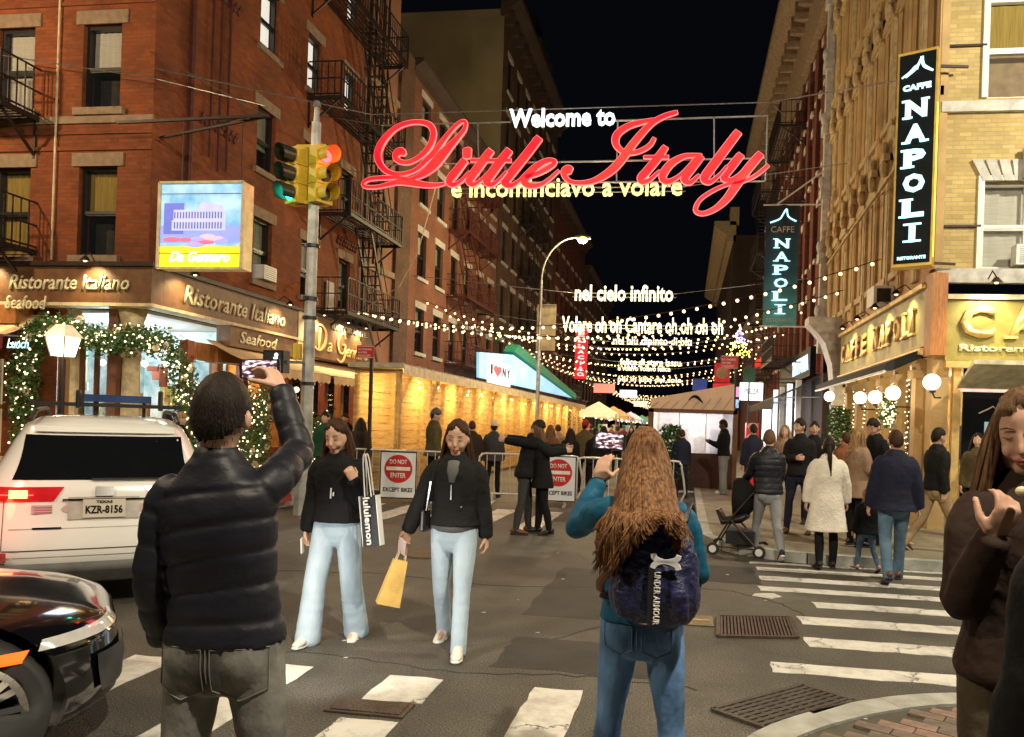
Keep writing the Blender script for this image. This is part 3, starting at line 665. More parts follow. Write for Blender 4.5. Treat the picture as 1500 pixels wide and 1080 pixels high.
bbox(L3, 'rooftop_bulkhead', mat('green_grey_render', (.14, .15, .11), .9), XL - 5, XL - .6, 52, 56.4, 24, 29); bbox(L3, 'rooftop_tank', M['roof'], XL - 3.4, XL - 1.2, 52.6, 55.5, 29, 31)
# ---- L4, L5
for nm, lab, y0, L_, hh, mm, sh in (('brick_building', 'dark red brick building in the middle of the left row', 56.6, 17, 19, 'redbrick', 3), ('brick_building', 'farthest brown building at the end of the left row', 73.7, 24, 17, 'brownbrick', 2)):
    b_ = thing(nm, lab, 'building', (XL, y0, 0))
    facade(b_, M[mm], (XL, y0, 0), pi / 2, L_, 3.2, hh, [(1.0 + i * 2.5, 1.1) for i in range(int(L_ / 2.5))], [(4.2 + 3.1 * i, 1.8) for i in range(int((hh - 4) / 3.1))],
           lambda c, r_: dict(blind=(None, M['litwarm'], M['blindg'], None)[(c * 2 + r_) % 4], fr=.6, lintel=M['lintelw'], sill=M['lintelw']))
    cornice(b_, (XL, y0), pi / 2, L_, hh - .3, M['darkwall'], .8, .7, 1.5); bbox(b_, 'shopfront', M['darkwall'], XL - .5, XL - .02, y0, y0 + L_, 0, 3.2)
    bbox(b_, 'side_wall', M['darkwall'], XL - 12, XL - .02, y0 - .05, y0 + .05, 8, hh)
    for i in range(3): balcony(b_, (XL, y0), pi / 2, 5, 9.5, 4.1 + 3.1 * i, 1.0, M['iron'])
# ---- R1 yellow corner building
R1 = thing('brick_building', 'yellow brick corner building with ornate ochre side above the corner restaurant', 'building', (XR, YR, 0))
facade(R1, M['yellowbrick'], (XR, YR, 0), 0, 9, 4.55, 19, [(.72, 1.45), (4.4, 1.45)], [(4.62, 1.5), (7.55, 1.75), (10.8, 1.8), (14, 1.8)],
       lambda c, r_: dict(blind=(M['blindw'], M['blindy'])[r_ % 2], fr=(.97, .45)[r_ % 2], sill=None, lintel=M['limestone'] if r_ == 0 else None, lk='keylintel', frame=M['white'], mull='' if r_ else 'mull', room=mat('tan_room', (.3, .22, .12), .8, emit=(1, .7, .4), es=.12)))
bbox(R1, 'belt_course', M['limestone'], XR - .03, XR + 9, YR - .09, YR - .003, 7.3, 7.48); bbox(R1, 'belt_course', M['limestone'], XR - .03, XR + 9, YR - .14, YR - .003, 4.36, 4.6)
bbox(R1, 'corner_pilaster', M['ochre'], XR - .09, XR + .07, YR - .06, YR + .12, 4.6, 19)
for x in (XR + .72, XR + 4.4):
    for z, h in ((4.62, 1.5), (7.55, 1.75)):
        b = MB(); b.box(x - .1, x, YR - .05, YR + .1, z, z + h); b.box(x + 1.45, x + 1.55, YR - .05, YR + .1, z, z + h); b.box(x - .1, x + 1.55, YR - .05, YR + .1, z + h + .003, z + h + .09); b.build('window_surround', M['white'], R1)
k_ = MB().box(XR + 1.3, XR + 1.58, YR - .18, YR - .06, 6.15, 6.65); k_.ball((XR + 1.44, YR - .2, 6.5), .1); k_.build('carved_keystone', M['limestone'], R1)
# side: narrow windows between pilasters, ornaments
pit = 1.06
facade(R1, M['ochre'], (XR, YR + 10.6, 0), -pi / 2, 10.6, 4.5, 19, [(.42 + i * pit, .5) for i in range(10)], [(5.1, 2.0), (8.5, 2.1), (11.9, 2.1), (15.2, 2.0)],
       lambda c, r_: dict(blind=(M['blindg'], None, M['blindw'])[(c + r_) % 3], fr=.5, sill=M['ochre2'], lintel=M['ochre2'], lk='hood', frame=mat('brown_sash', (.1, .05, .025))))
for i in range(11):
    y = YR + .1 + i * pit
    p = MB().box(XR - .06, XR + .02, y - .17, y + .17, 4.6, 19); p.box(XR - .075, XR - .06, y - .09, y + .09, 4.6, 19); po = p.build('pilaster', M['ochre2'] if i % 2 else M['ochre'], R1)
    for z in (7.6, 11.0, 14.4):
        q = MB().box(XR - .2, XR - .0, y - .17, y + .17, z, z + .16); q.ball((XR - .14, y, z - .14), (.1, .14, .18), 8, 6); q.ball((XR - .14, y, z + .3), (.08, .1, .16), 8, 6); q.build('carved_capital', M['ochre2'], po)
bbox(R1, 'corner_moulding', M['limestone'], XR - .22, XR + .02, YR + 10.45, YR + 10.7, 4.2, 19)
for z in range(5, 19, 2):
    MB().box(XR - .3, XR - .0, YR + 10.35, YR + 10.75, z, z + .3).ball((XR - .26, YR + 10.5, z + .5), (.1, .12, .2), 8, 6).build('carved_block', M['limestone'], R1)
# big console bracket at end of the shopfront
MB().prism([(0, 4.9), (-.95, 4.9), (-.95, 4.7), (-.75, 4.5), (-.5, 4.2), (-.3, 3.6), (-.22, 2.9), (0, 2.9)], lambda u, v, d: (XR + u, d, v), YR + 7.6, YR + 8.3).build('console_bracket', M['limestone'], R1)
bbox(R1, 'pier', M['limestone'], XR - .22, XR + .1, YR + 7.7, YR + 8.2, .13, 2.9)
a_ = OX(1287, 436, XR - .25); ac = bbox(R1, 'air_conditioner', M['white'], XR - .42, XR - .02, a_.y - .3, a_.y + .3, a_.z - .2, a_.z + .2); bbox(R1, 'air_conditioner_front', M['black'], XR - .36, XR - .08, a_.y - .31, a_.y - .301, a_.z - .14, a_.z + .14)
MB().bar(OX(1212, 388, XR - .24), OX(1312, 246, XR - .24), .05).build('diagonal_brace', M['ochre2'], R1)
ac2 = bbox(R1, 'air_conditioner', M['white'], XR + 1.2, XR + 1.95, YR - .2, YR + .02, 4.66, 5.0)
for i in range(9): bbox(R1, 'grille_slat', M['grey'], XR + 1.25, XR + 1.9, YR - .206, YR - .201, 4.69 + i * .033, 4.705 + i * .033)
for z_ in (8.45, 5.35): MB().bar((XR + .05, YR - .04, z_), (XR + .68, YR - .04, z_), .035).build('anchor_bar', M['iron'], R1)
# ---- R2 maroon
R2 = thing('brick_building', 'maroon brick building with a deep grey cornice on the right side', 'building', (XR, 24.4, 0))
facade(R2, M['redbrick'], (XR, 45.2, 0), -pi / 2, 20.8, 3.6, 16, [(1.0 + i * 1.7, .85) for i in range(12)], [(4.6, 1.8), (7.6, 1.8), (10.6, 1.8), (13.3, 1.6)],
       lambda c, r_: dict(blind=(M['blindg'], None)[(c + r_) % 2], fr=.5, sill=M['lintelw'], lintel=M['lintelw']))
bbox(R2, 'frieze', M['stone'], XR - .3, XR - .02, 24.6, 45.2, 15.3, 17.2); cornice(R2, (XR - .3, 45.2), -pi / 2, 20.6, 17, M['stone'], 1.3, .9, 1.0)
for i in range(4): balcony(R2, (XR, 45.2), -pi / 2, 3.2, 7.4, 4.5 + 3 * i, 1.0, M['iron'], ladder=(3.8, 6.2, 2.9) if i else None)
for i in range(4): balcony(R2, (XR, 45.2), -pi / 2, 11.5, 15.6, 4.5 + 3 * i, 1.0, M['iron'])
bbox(R2, 'shopfront', M['darkwall'], XR + .02, XR + .5, 24.4, 45.2, 0, 3.6)
for i in range(10): MB().bar((XR - .06, 25.0 + i * 1.7, 3.6), (XR - .06, 25.0 + i * 1.7, 15.2), .12, .22).build('pier', M['redbrick'], R2)
# ---- R3, R4, end of street
R3 = thing('low_building', 'low dark building beyond the maroon one', 'building', (XR, 45.3, 0)); bbox(R3, 'wall', M['redbrick'], XR, XR + 8, 45.3, 60, 0, 8.5); cornice(R3, (XR, 60), -pi / 2, 14.6, 8.2, M['stone'])
for i in range(6): window(R3, (XR - .12, 59 - i * 2.3, 4.6), -pi / 2, 1, 1.9, M['litwarm'] if i % 3 == 0 else M['blindg'], .6)
R4 = thing('corner_building', 'distant brown building with a stepped yellowish parapet against the sky', 'building', (3.2, 60, 0))
bbox(R4, 'wall', M['darkwall'], 3.2, 14, 60, 92, 0, 17); cornice(R4, (3.2, 92), -pi / 2, 32, 16.5, M['ochre2'], 1.6, 1.5); bbox(R4, 'parapet', M['ochre2'], 2.9, 3.6, 60.0, 66, 17.8, 19.2)
for r_ in range(4):
    for i in range(9): window(R4, (3.08, 90 - i * 3.3, 4.6 + 3 * r_), -pi / 2, 1.1, 1.8, (M['litwarm'], None, M['blindg'])[(i + r_) % 3], .7)
EB = thing('far_building', 'dark low building closing the far end of the street', 'building', (-2, 165, 0)); bbox(EB, 'wall', M['darkwall'], -30, 26, 165, 175, 0, 9)
for i in range(10): window(EB, (-9 + i * 1.7, 164.85, 4), 0, .9, 1.6, (M['litwarm'], M['blindw'])[i % 2], .9)
BH = thing('corner_building', 'brick building out of view behind the camera on the near corner', 'building', (12, -12, 0)) if 0 else None
# ================================================================ shopfronts and signs
def tY(par, s, x0, x1, yt, yb, Y, m, **k):
    a = OY(x0, yb, Y); b = OY(x1, yb, Y); c = OY(x0, yt, Y); text(par, s, (a.x, Y, a.z), b.x - a.x, c.z - a.z, m, **k)
def tXl(par, s, Y0, Y1, z0, z1, X, m, **k): text(par, s, (X, Y0, z0), Y1 - Y0, z1 - z0, m, rz=pi / 2, **k)
def tXr(par, s, Y0, Y1, z0, z1, X, m, **k): text(par, s, (X, Y1, z0), Y1 - Y0, z1 - z0, m, rz=-pi / 2, **k)
LS = thing('restaurant_front', 'warm lit Italian restaurant front with brown sign bands, awnings and wooden posts', 'restaurant', (XL, YF, 0))
signbrown = mat('sign_brown', (.16, .075, .03), .5, bump=.2); signgreen = mat('sign_olive', (.16, .11, .03), .5)
bbox(LS, 'sign_band', signbrown, -18, XL + .36, 12.86, YF - .003, 3.72, 4.42); bbox(LS, 'sign_band', signbrown, XL + .003, XL + .36, YF, 18.6, 3.72, 4.42)
bbox(LS, 'sign_top_rail', M['iron'], -18, XL + .42, 12.8, YF - .003, 4.42, 4.5); bbox(LS, 'sign_top_rail', M['iron'], XL + .003, XL + .42, YF, 22.6, 4.42, 4.5)
bbox(LS, 'sign_bottom_rail', M['cream'], -18, XL + .4, 12.82, YF - .003, 3.66, 3.72); bbox(LS, 'sign_bottom_rail', M['cream'], XL + .003, XL + .4, YF, 18.6, 3.66, 3.72)
tY(LS, 'Ristorante Italiano', 14, 190, 402, 424, 12.855, M['creaml'], shear=.25, bold=.012, ext=.025)
bbox(LS, 'sign_panel', M['orangewood'], -14.6, -12.85, 12.8, YF - .003, 3.3, 3.655); tY(LS, 'Seafood', 8, 68, 433, 453, 12.795, M['creaml'], bold=.012, shear=.2)
tXl(LS, 'Ristorante Italiano', 13.75, 17.6, 3.88, 4.26, XL + .365, M['creaml'], shear=.25, bold=.015, ext=.025)
bbox(LS, 'sign_panel', signbrown, XL + .003, XL + .33, 15.4, 18.3, 3.2, 3.655); tXl(LS, 'Seafood', 15.75, 17.3, 3.3, 3.58, XL + .335, M['creaml'], shear=.2, bold=.015)
bbox(LS, 'pier', M['cream'], XL + .003, XL + .38, 18.25, 18.6, 2.9, 4.42)
bbox(LS, 'sign_panel', signbrown, XL + .003, XL + .45, 18.65, 22.6, 3.3, 4.4)
def ribbon(mb, pts, w, fn, th=.03, k=5, rim=None):
    """calligraphic stroke: pts (x, y, width) in sign units, fn(x, y, d) -> 3D"""
    P = crs(pts, k); L_, R_ = [], []
    for i, (x, y, ww) in enumerate(P):
        a, b = P[max(i - 1, 0)], P[min(i + 1, len(P) - 1)]; t = Vector((b[0] - a[0], b[1] - a[1])); t = t.normalized() if t.length > 1e-6 else Vector((1, 0)); n_ = Vector((-t.y, t.x)); e = abs(ww) * w / 2
        if i == 0: t0 = t
        L_.append((x + n_.x * e, y + n_.y * e)); R_.append((x - n_.x * e, y - n_.y * e))
    n = len(P); base = len(mb.v)
    for d in (0, th):
        for q in L_ + R_: mb.v.append(tuple(fn(q[0], q[1], d)))
    A = lambda s_, i, d: base + d * 2 * n + s_ * n + i
    for i in range(n - 1):
        mb.f += [(A(0, i, 0), A(0, i + 1, 0), A(1, i + 1, 0), A(1, i, 0)), (A(0, i, 1), A(1, i, 1), A(1, i + 1, 1), A(0, i + 1, 1)),
                 (A(0, i, 0), A(0, i, 1), A(0, i + 1, 1), A(0, i + 1, 0)), (A(1, i, 0), A(1, i + 1, 0), A(1, i + 1, 1), A(1, i, 1))]
    mb.f += [(A(0, 0, 0), A(1, 0, 0), A(1, 0, 1), A(0, 0, 1)), (A(0, n - 1, 0), A(0, n - 1, 1), A(1, n - 1, 1), A(1, n - 1, 0))]
    if rim is not None:
        rim.tube([fn(q[0], q[1], .035) for q in L_ + R_[::-1] + L_[:1]], .021, 5)
scriptD = [[(0, .1, .06), (.25, .02, .06), (.3, .5, .1), (.35, .95, .08)], [(.05, .75, .04), (.1, 1, .05), (.4, 1.08, .08), (.72, .8, .12), (.66, .3, .12), (.3, .0, .06), (.0, .1, .05)]]
scriptG = [[(.72, .8, .06), (.6, 1.05, .08), (.3, .95, .1), (.12, .5, .12), (.3, .1, .08), (.6, .12, .06), (.72, .45, .1), (.5, .5, .05)], [(.72, .45, .08), (.66, -.1, .1), (.4, -.35, .07), (.1, -.25, .05)]]
gd = MB(); fa = lambda u, v, d: (XL + .46 + d, u, v)
for S, y0, s_ in ((scriptD, 18.95, .85), (scriptG, 20.2, .8)):
    for j, st in enumerate(S): ribbon(gd, [(y0 + x * s_, 3.5 + z * s_ * .75, w_ * s_) for x, z, w_ in st], 1, lambda u, v, d, j=j: fa(u, v, d + .004 * j), .025)
gd.build('script_capital', M['goldl'], LS)
tXl(LS, 'a', 19.68, 19.95, 3.5, 3.78, XL + .462, M['goldl'], shear=.35, bold=.01); tXl(LS, 'ennaro', 20.85, 22.35, 3.46, 3.72, XL + .462, M['goldl'], shear=.35, bold=.02)
tXl(LS, 'RISTORANTE', 19.9, 22.2, 4.16, 4.34, XL + .462, M['creaml'], bold=.02)
def sconce(par, p, q, power=30, aim=None, m=None, nm='sign_lamp'):
    """small gooseneck lamp; p wall point, q shade position"""
    p, q = Vector(p), Vector(q); b = MB().tube([p, p.lerp(q, .5) + Vector((0, 0, .12)), q], .012); b.loft([q, q - Vector((0, 0, .09))], [.03, .1], n=12, cap=False); o = b.build(nm, m or M['iron'], par)
    MB().ball(q - Vector((0, 0, .07)), .04, 8, 6).build('bulb', M['tungsten'], o)
    light('sign_lamp_light', 'SPOT', q - Vector((0, 0, .12)), power * 2.2, (1, .78, .42), .04, aim or (q - Vector((0, 0, 2))), 120, .8)
for x in (-15.6, -13.45, -11.2): sconce(LS, (x, YF - .4, 4.5), (x, YF - .62, 4.55), 34, (x, YF - .2, 3.7))
for y in (13.6, 17.2, 18.95, 20.4, 21.6): sconce(LS, (XL + .4, y, 4.5), (XL + .72, y, 4.5), 34 if y < 18 else 75, (XL + .3, y, 3.6))
# front ground floor
facade(LS, M['orangebrick'], (-18, YF + .02, 0), 0, 5.7, .13, 4.4, [(3.2, 1.3)], [(.7, 2.0)], lambda c, r_: dict(blind=None, sill=M['cream'], frame=M['orangewood'], room=M['litwarm']))
post = lambda x, y, m, w_=.17, z1=3.66, nm='post': bbox(LS, nm, m, x - w_ / 2, x + w_ / 2, y - w_ / 2, y + w_ / 2, .13, z1)
post(-12.2, 13.3, M['orangewood']); post(-11.98, 13.3, M['cream'], .12); post(-11.1, 13.3, M['pinkstucco'], .2)
col = MB().loft([(-10.72, 13.25, z) for z in (.13, .3, .36, 3.0, 3.1, 3.3, 3.66)], [.24, .24, .17, .15, .2, .17, .26], n=20, cap=False); col.build('round_column', mat('old_cream_column', (.62, .5, .3), .6, bump=.6, bscale=20, var=.35), LS, smooth=True)
for x0, x1 in ((-11.92, -11.62), (-11.6, -11.2), (-11.0, -10.55)):
    o = MB().box(x0, x1, 13.38, 13.4, .5, 3.2).build('shop_pane', M['clear'], LS); MB().box(x0, x1, 13.36, 13.42, .13, .5).build('kick_panel', M['wood'], o); MB().box(x0, x0 + .05, 13.34, 13.44, .5, 3.2).build('mullion', M['wood'], o)
room = thing('restaurant_room', 'bright turquoise lit dining room seen through the corner doors', 'dining room', (-12, 15, 0))
tealwall = mat('turquoise_wall', (.35, .6, .62), .7, var=.5, scale=2.5, col2=(.8, .9, .9))
bbox(room, 'back_wall', tealwall, -14, -10.8, 16.4, 16.5, 0, 3.6); bbox(room, 'side_wall', tealwall, -14.1, -14, 13.6, 16.5, 0, 3.6); bbox(room, 'ceiling', M['white'], -14, -10.6, 13.5, 16.5, 3.62, 3.68); bbox(room, 'floor', M['wood'], -14, -10.6, 13.4, 16.5, .1, .135)
for i, (x, y, z, w_, h) in enumerate(((-13.2, 16.35, 1.2, .5, .7), (-12.3, 16.35, 1.8, .6, .5), (-11.6, 16.35, 1.3, .4, .6), (-12.8, 15.2, .13, .5, 1.1), (-11.7, 15.4, .13, .5, 1.2), (-11.1, 14.9, .13, .4, 1.3))):
    bbox(room, 'wall_picture' if i < 3 else 'counter', (M['redwood'], M['blindy'], M['black'], M['wood'], M['black'], M['redwood'])[i], x, x + w_, y, y + .04 + .3 * (i > 2), z, z + h)
light('room_light', 'POINT', (-12.2, 14.8, 3.2), 240, (.7, .92, 1), .3)
rb = [mat('room_item_%d' % i, c, .6, emit=c, es=.12) for i, c in enumerate(((.7, .5, .2), (.05, .04, .03), (.8, .8, .7), (.4, .1, .05), (.1, .3, .15), (.9, .6, .2)))]
for i in range(46): x, z, w_, h = R.uniform(-13.6, -10.9), R.uniform(.3, 3), R.uniform(.05, .3), R.uniform(.08, .5); y = R.uniform(14.2, 16.2); bbox(room, 'room_item', rb[R.randrange(6)], x, x + w_, y, y + .05, z, z + h)
for i in range(5): MB().ball((-13 + i * .5, 14.6, 2.7), .07, 8, 6).build('pendant_globe', M['globe'], room)
# side ground floor: red wood and glass under awnings
for i, y in enumerate((14.4, 15.4, 16.4, 17.4, 18.4, 19.4, 20.4, 21.4, 22.4)):
    post(XL + .02, y, (M['redwood'], M['orangewood'])[i % 2], .2, 3.2)
    if i < 8:
        o = MB().box(XL - .02, XL, y + .12, y + .88, .9, 2.8).build('shop_pane', M['clear'], LS); MB().box(XL - .05, XL + .05, y + .1, y + .9, .13, .88).build('kick_panel', M['redwood'], o); MB().box(XL - .05, XL + .03, y + .1, y + .9, 2.82, 3.2).build('transom', M['orangewood'], o)
room2 = thing('restaurant_room', 'amber lit dining room behind the red wood side windows', 'dining room', (-12, 18, 0))
amb = mat('amber_wall', (.6, .32, .1), .7, var=.5, scale=3)
bbox(room2, 'back_wall', amb, -13.1, -13, 16.6, 23, 0, 3.6); bbox(room2, 'ceiling', M['white'], -13, -10.5, 16.6, 23, 3.62, 3.68)
for i in range(9): bbox(room2, 'shelf_bottle' if i % 2 else 'wall_picture', (M['redwood'], M['litwarm'], M['black'])[i % 3], -12.98, -12.9, 16.9 + i * .65, 17.25 + i * .65, 1.2 + (i * 7 % 3) * .2, 2.0)
for y in (17.5, 20, 22): light('room_light', 'POINT', (-11.9, y, 2.9), 70, (1, .65, .3), .2)
for i in range(7):
    p = Vector((-11.2, 17 + i * .85, 2.45 + .1 * (i % 2))); MB().ball(p, .08, 10, 8).build('pendant_globe', M['globe'], room2)
cv = mat('tan_awning_cloth', (.64, .46, .26), .8, var=.2, scale=3, bump=.2); strp = mat('cream_awning_cloth', (.75, .62, .36), .8)
def awning(lab, F_, u0, u1, ztop, zbot, d, m, val=.25, stripes=None, mv=None, n=None):
    t = thing('awning', lab, 'awning', F_(u0, 0, 0)); n = n or max(2, int((u1 - u0) / .5))
    for i in range(n):
        a, b = u0 + (u1 - u0) * i / n, u0 + (u1 - u0) * (i + 1) / n; q = MB()
        P = lambda u, s_, o_=0: F_(u, -.02 - d * s_, ztop + (zbot - ztop) * s_ - .05 * sin(pi * s_) + o_)
        for j in range(4): q.quad(P(a, j / 4), P(b, j / 4), P(b, (j + 1) / 4), P(a, (j + 1) / 4)); q.quad(P(a, j / 4, -.012), P(b, j / 4, -.012), P(b, (j + 1) / 4, -.012), P(a, (j + 1) / 4, -.012))
        q.build('canopy_strip', (stripes or [m])[i % len(stripes or [m])], t)
    v = MB(); k = int((u1 - u0) / .12) + 1
    for i in range(k):
        a, b = u0 + (u1 - u0) * i / k, u0 + (u1 - u0) * (i + 1) / k
        v.quad(F_(a, -.03 - d, zbot), F_(b, -.03 - d, zbot), F_(b, -.03 - d, zbot - val * (1 - .25 * (i % 2))), F_(a, -.03 - d, zbot - val * (1 - .25 * ((i + 1) % 2))))
    v.build('valance', mv or m, t)
    MB().bar(F_(u0, -d, zbot), F_(u1, -d, zbot), .04).bar(F_(u0 + .03, 0, zbot + .05), F_(u0 + .03, -d, zbot), .03).bar(F_(u1 - .03, 0, zbot + .05), F_(u1 - .03, -d, zbot), .03).build('awning_frame', M['grey'], t)
    return t
FL = Fm((XL, 0), pi / 2); FF = Fm((0, YF), 0); FRr = Fm((XR, 40), -pi / 2)
aw = awning('cream striped awning with maroon lunch valance at the left edge', FF, -15, -12.62, 3.52, 3.02, .85, strp, .32, [strp, cv], mat('maroon_cloth', (.16, .02, .03), .8), 10)
tY(aw, 'Lunch', 10, 42, 496, 510, 12.255, M['whitel'], shear=.3, bold=.01, ext=.006)
awning('long tan awning below the restaurant side sign', FL, 15.0, 18.3, 3.3, 2.75, 1.25, cv, .22)
awning('tan awning under the large gold script sign', FL, 18.5, 22.6, 3.25, 2.75, 1.25, cv, .22)
# lantern on a post by the corner door
LP = W(93, 505, 12.9)
t = thing('post_lantern', 'glowing square lantern on a slim post beside the flower arch', 'lantern', (LP.x, LP.y, .13))
MB().cyl((LP.x, LP.y, .13), (LP.x, LP.y, LP.z - .25), .045).build('post', M['iron'], t)
MB().loft([(LP.x, LP.y, LP.z - .2), (LP.x, LP.y, LP.z + .12)], [.17, .25], n=4, cap=False, phase=pi / 4).build('lamp_glass', glow('lantern_glass', (1, .82, .5), 3.2), t)
MB().loft([(LP.x, LP.y, LP.z + .13), (LP.x, LP.y, LP.z + .34)], [.29, .12], n=4, cap=False, phase=pi / 4).build('lamp_cap', mat('lamp_cap', (.7, .6, .4), .4, emit=(1, .8, .5), es=.3), t)
c = MB()
for k in range(4): a = pi / 4 + k * pi / 2; c.bar((LP.x + .175 * cos(a), LP.y + .175 * sin(a), LP.z - .22), (LP.x + .262 * cos(a), LP.y + .262 * sin(a), LP.z + .14), .02)
c.build('cage', M['iron'], t); light('lantern_light', 'POINT', (LP.x, LP.y - .35, LP.z), 25, (1, .75, .4), .15)
# garland of leaves, flowers and lights
leafm = [mat('garland_leaf_%d' % i, c, .5, var=.4) for i, c in enumerate(((.03, .10, .02), (.08, .17, .04)))]
def garland(lab, path, thick, nleaf, nlight, nflower, parent_loc, fl=None):
    t = thing('garland', lab, 'garland', parent_loc); P = [Vector(p) for p in crs(path, 8)]
    def rp(): 
        i = R.random() * (len(P) - 1.001); a = P[int(i)].lerp(P[int(i) + 1], i % 1); r_ = thick * (R.random() ** .5); an = R.random() * 6.28; el = R.uniform(-1, 1); return a + Vector((cos(an), sin(an), el)) * r_
    for k in range(2):
        b = MB()
        for _ in range(nleaf // 2):
            p = rp(); a = Vector((R.uniform(-1, 1), R.uniform(-1, .6), R.uniform(-1, .6))).normalized(); s_ = R.uniform(.05, .1); n_ = a.cross(Vector((R.uniform(-1, 1), R.uniform(-1, 1), .3))).normalized()
            b.quad(p, p + a * s_ * .5 + n_ * s_ * .3, p + a * s_, p + a * s_ * .5 - n_ * s_ * .3)
        tag(b.build('foliage', leafm[k], t), kind='stuff')
    b = MB()
    for _ in range(nlight): p = rp() * 1; b.ball(p + Vector((0, -.04, 0)), R.uniform(.012, .024), 5, 4)
    tag(b.build('fairy_lights', M['fairy'], t), kind='stuff')
    fm = fl or mat('cream_flower', (.75, .62, .42), .7)
    for _ in range(nflower):
        p = rp(); q = MB(); s_ = R.uniform(.05, .1)
        for j in range(6): a = j * pi / 3; q.ball(p + Vector((cos(a) * s_ * .5, -.02, sin(a) * s_ * .5)), (s_ * .45, s_ * .25, s_ * .45), 6, 4)
        q.build('flower', fm, t)
    return t
gp = [(-12.55, 12.95, .6), (-12.7, 12.95, 1.4), (-12.75, 12.9, 2.3), (-12.45, 12.85, 3.05), (-11.9, 12.8, 3.25), (-11.3, 12.8, 3.1), (-10.8, 12.85, 2.95), (-10.3, 12.9, 3.1), (-9.95, 13.2, 2.95), (-9.85, 13.6, 2.3), (-9.9, 13.9, 1.5), (-9.95, 13.9, .5)]
garland('leafy garland with cream flowers and fairy lights arched over the corner entrance', gp, .27, 8500, 480, 46, (-11.3, 13, .13))
garland('bushy lit plant with pale flowers beside the side awning', [(-9.5, 15.5, .3), (-9.6, 15.6, 1.2), (-9.6, 15.7, 2.1)], .42, 2600, 160, 18, (-9.5, 15.5, .13))
garland('second bushy lit plant in front of the red side windows', [(-9.3, 18.2, .3), (-9.4, 18.3, 1.6)], .4, 1800, 80, 6, (-9.3, 18.2, .13))
# illuminated picture box hanging at the corner
A = OY(230, 393, 12.5); B = OY(357, 263, 12.5); sx0, sx1, sz0, sz1 = A.x, B.x, A.z, B.z - .04
t = thing('hanging_picture_sign', 'glowing square sign with an ancient arena picture over a yellow name strip', 'sign', ((sx0 + sx1) / 2, 12.5, sz0))
bbox(t, 'sign_box', mat('gold_box_edge', (.5, .4, .18), .4, .4, emit=(1, .8, .35), es=.12), sx0, sx1 + .02, 12.52, 12.8, sz0, sz1)
def picture():
    m, nt, b = nodes_of('arena_sky'); N, L = nt.nodes, nt.links
    tc = N.new('ShaderNodeTexCoord'); nz = N.new('ShaderNodeTexNoise'); nz.inputs['Scale'].default_value = 2.2; nz.inputs['Detail'].default_value = 6; L.new(tc.outputs['Object'], nz.inputs['Vector'])
    r = N.new('ShaderNodeValToRGB'); e = r.color_ramp.elements; e[0].position = .35; e[1].position = .62; e[0].color = (.12, .45, .75, 1); e[1].color = (.65, .92, 1, 1); L.new(nz.outputs['Fac'], r.inputs[0])
    L.new(r.outputs[0], b.inputs['Emission Color']); setin(b, 'Emission Strength', .9); b.inputs['Base Color'].default_value = (.1, .2, .3, 1); return m
sw, sh = sx1 - sx0, sz1 - sz0; ye = 12.515
pic = picture(); E_ = lambda n_, c, s_=.85, v=.3, sc=4: mat(n_, [x * .4 for x in c], .5, emit=c, es=s_, var=v, scale=sc)
bx = lambda nm, m, u0, u1, v0, v1, y, par=None: bbox(par or t, nm, m, sx0 + sw * u0, sx0 + sw * u1, y, y + .004, sz0 + sh * v0, sz0 + sh * v1)
bx('picture_sky', pic, .02, .98, .26, .98, ye)
bx('picture_haze', E_('lilac', (.35, .42, .9)), .02, .98, .3, .5, ye - .005)
bx('name_strip', glow('yellow_strip', (1, .68, .02), .95), .02, .98, .02, .255, ye - .005)
bx('picture_tower', E_('indigo', (.16, .2, .72)), .06, .3, .4, .76, ye - .01)
ar = MB(); w0, w1 = .16, .8
for lv, (v0, v1) in enumerate(((.44, .56), (.56, .68))):
    bx('arena_tier', E_('arena_lilac', (.62, .62, .85), .9), w0 + .02 * lv, w1 - .0 * lv, v0, v1, ye - .015 - .003 * lv)
    for i in range(17): u = w0 + .03 + i * (w1 - w0 - .05) / 17; bx('arena_arch', E_('arch_blue', (.13, .16, .5), .8), u, u + .014, v0 + .02, v1 - .025, ye - .024)
MB().prism([(w0 + .3, .68), (w1 - .02, .68), (w1 - .04, .73), (w1 - .2, .765), (w0 + .34, .76)], lambda u, v, d: (sx0 + sw * u, d, sz0 + sh * v), ye - .018, ye - .014).build('arena_rim', E_('arena_lilac', (1, 1, 1)), t)
for k in range(9):
    u = R.uniform(.02, .8); v = R.uniform(.27, .38); MB().ball((sx0 + sw * (u + .08), ye - .015, sz0 + sh * v), (sw * R.uniform(.07, .14), .006, sh * R.uniform(.02, .045)), 12, 6).build('picture_field', E_('field%d' % (k % 3), ((.95, .2, .32), (.5, .45, .95), (.95, .6, .75))[k % 3]), t)
for u0, u1, v in ((.02, .98, .86), (.02, .98, .17)): bx('panel_seam', M['black'], u0, u1, v, v + .008, ye - .028)
tY(t, 'Da Gennaro', 248, 336, 368, 384, ye - .03, M['bulbw'] if 0 else glow('white_name', (1, 1, .95), 1.6), shear=.35, bold=.02, ext=.01)
fr = MB()
for a, b in (((sx0, sz0), (sx1, sz0)), ((sx1, sz0), (sx1, sz1)), ((sx1, sz1), (sx0, sz1)), ((sx0, sz1), (sx0, sz0))): fr.bar((a[0], 12.5, a[1]), (b[0], 12.5, b[1]), .04)
fr.build('sign_frame', M['cream'], t)
zf = OY(300, 175, 12.6).z
for x in (sx0 + .33, sx1 - .15): MB().tube([(x, 12.65, sz1), (x, 12.65, zf)], .012).build('hanger_rod', M['iron'], t)
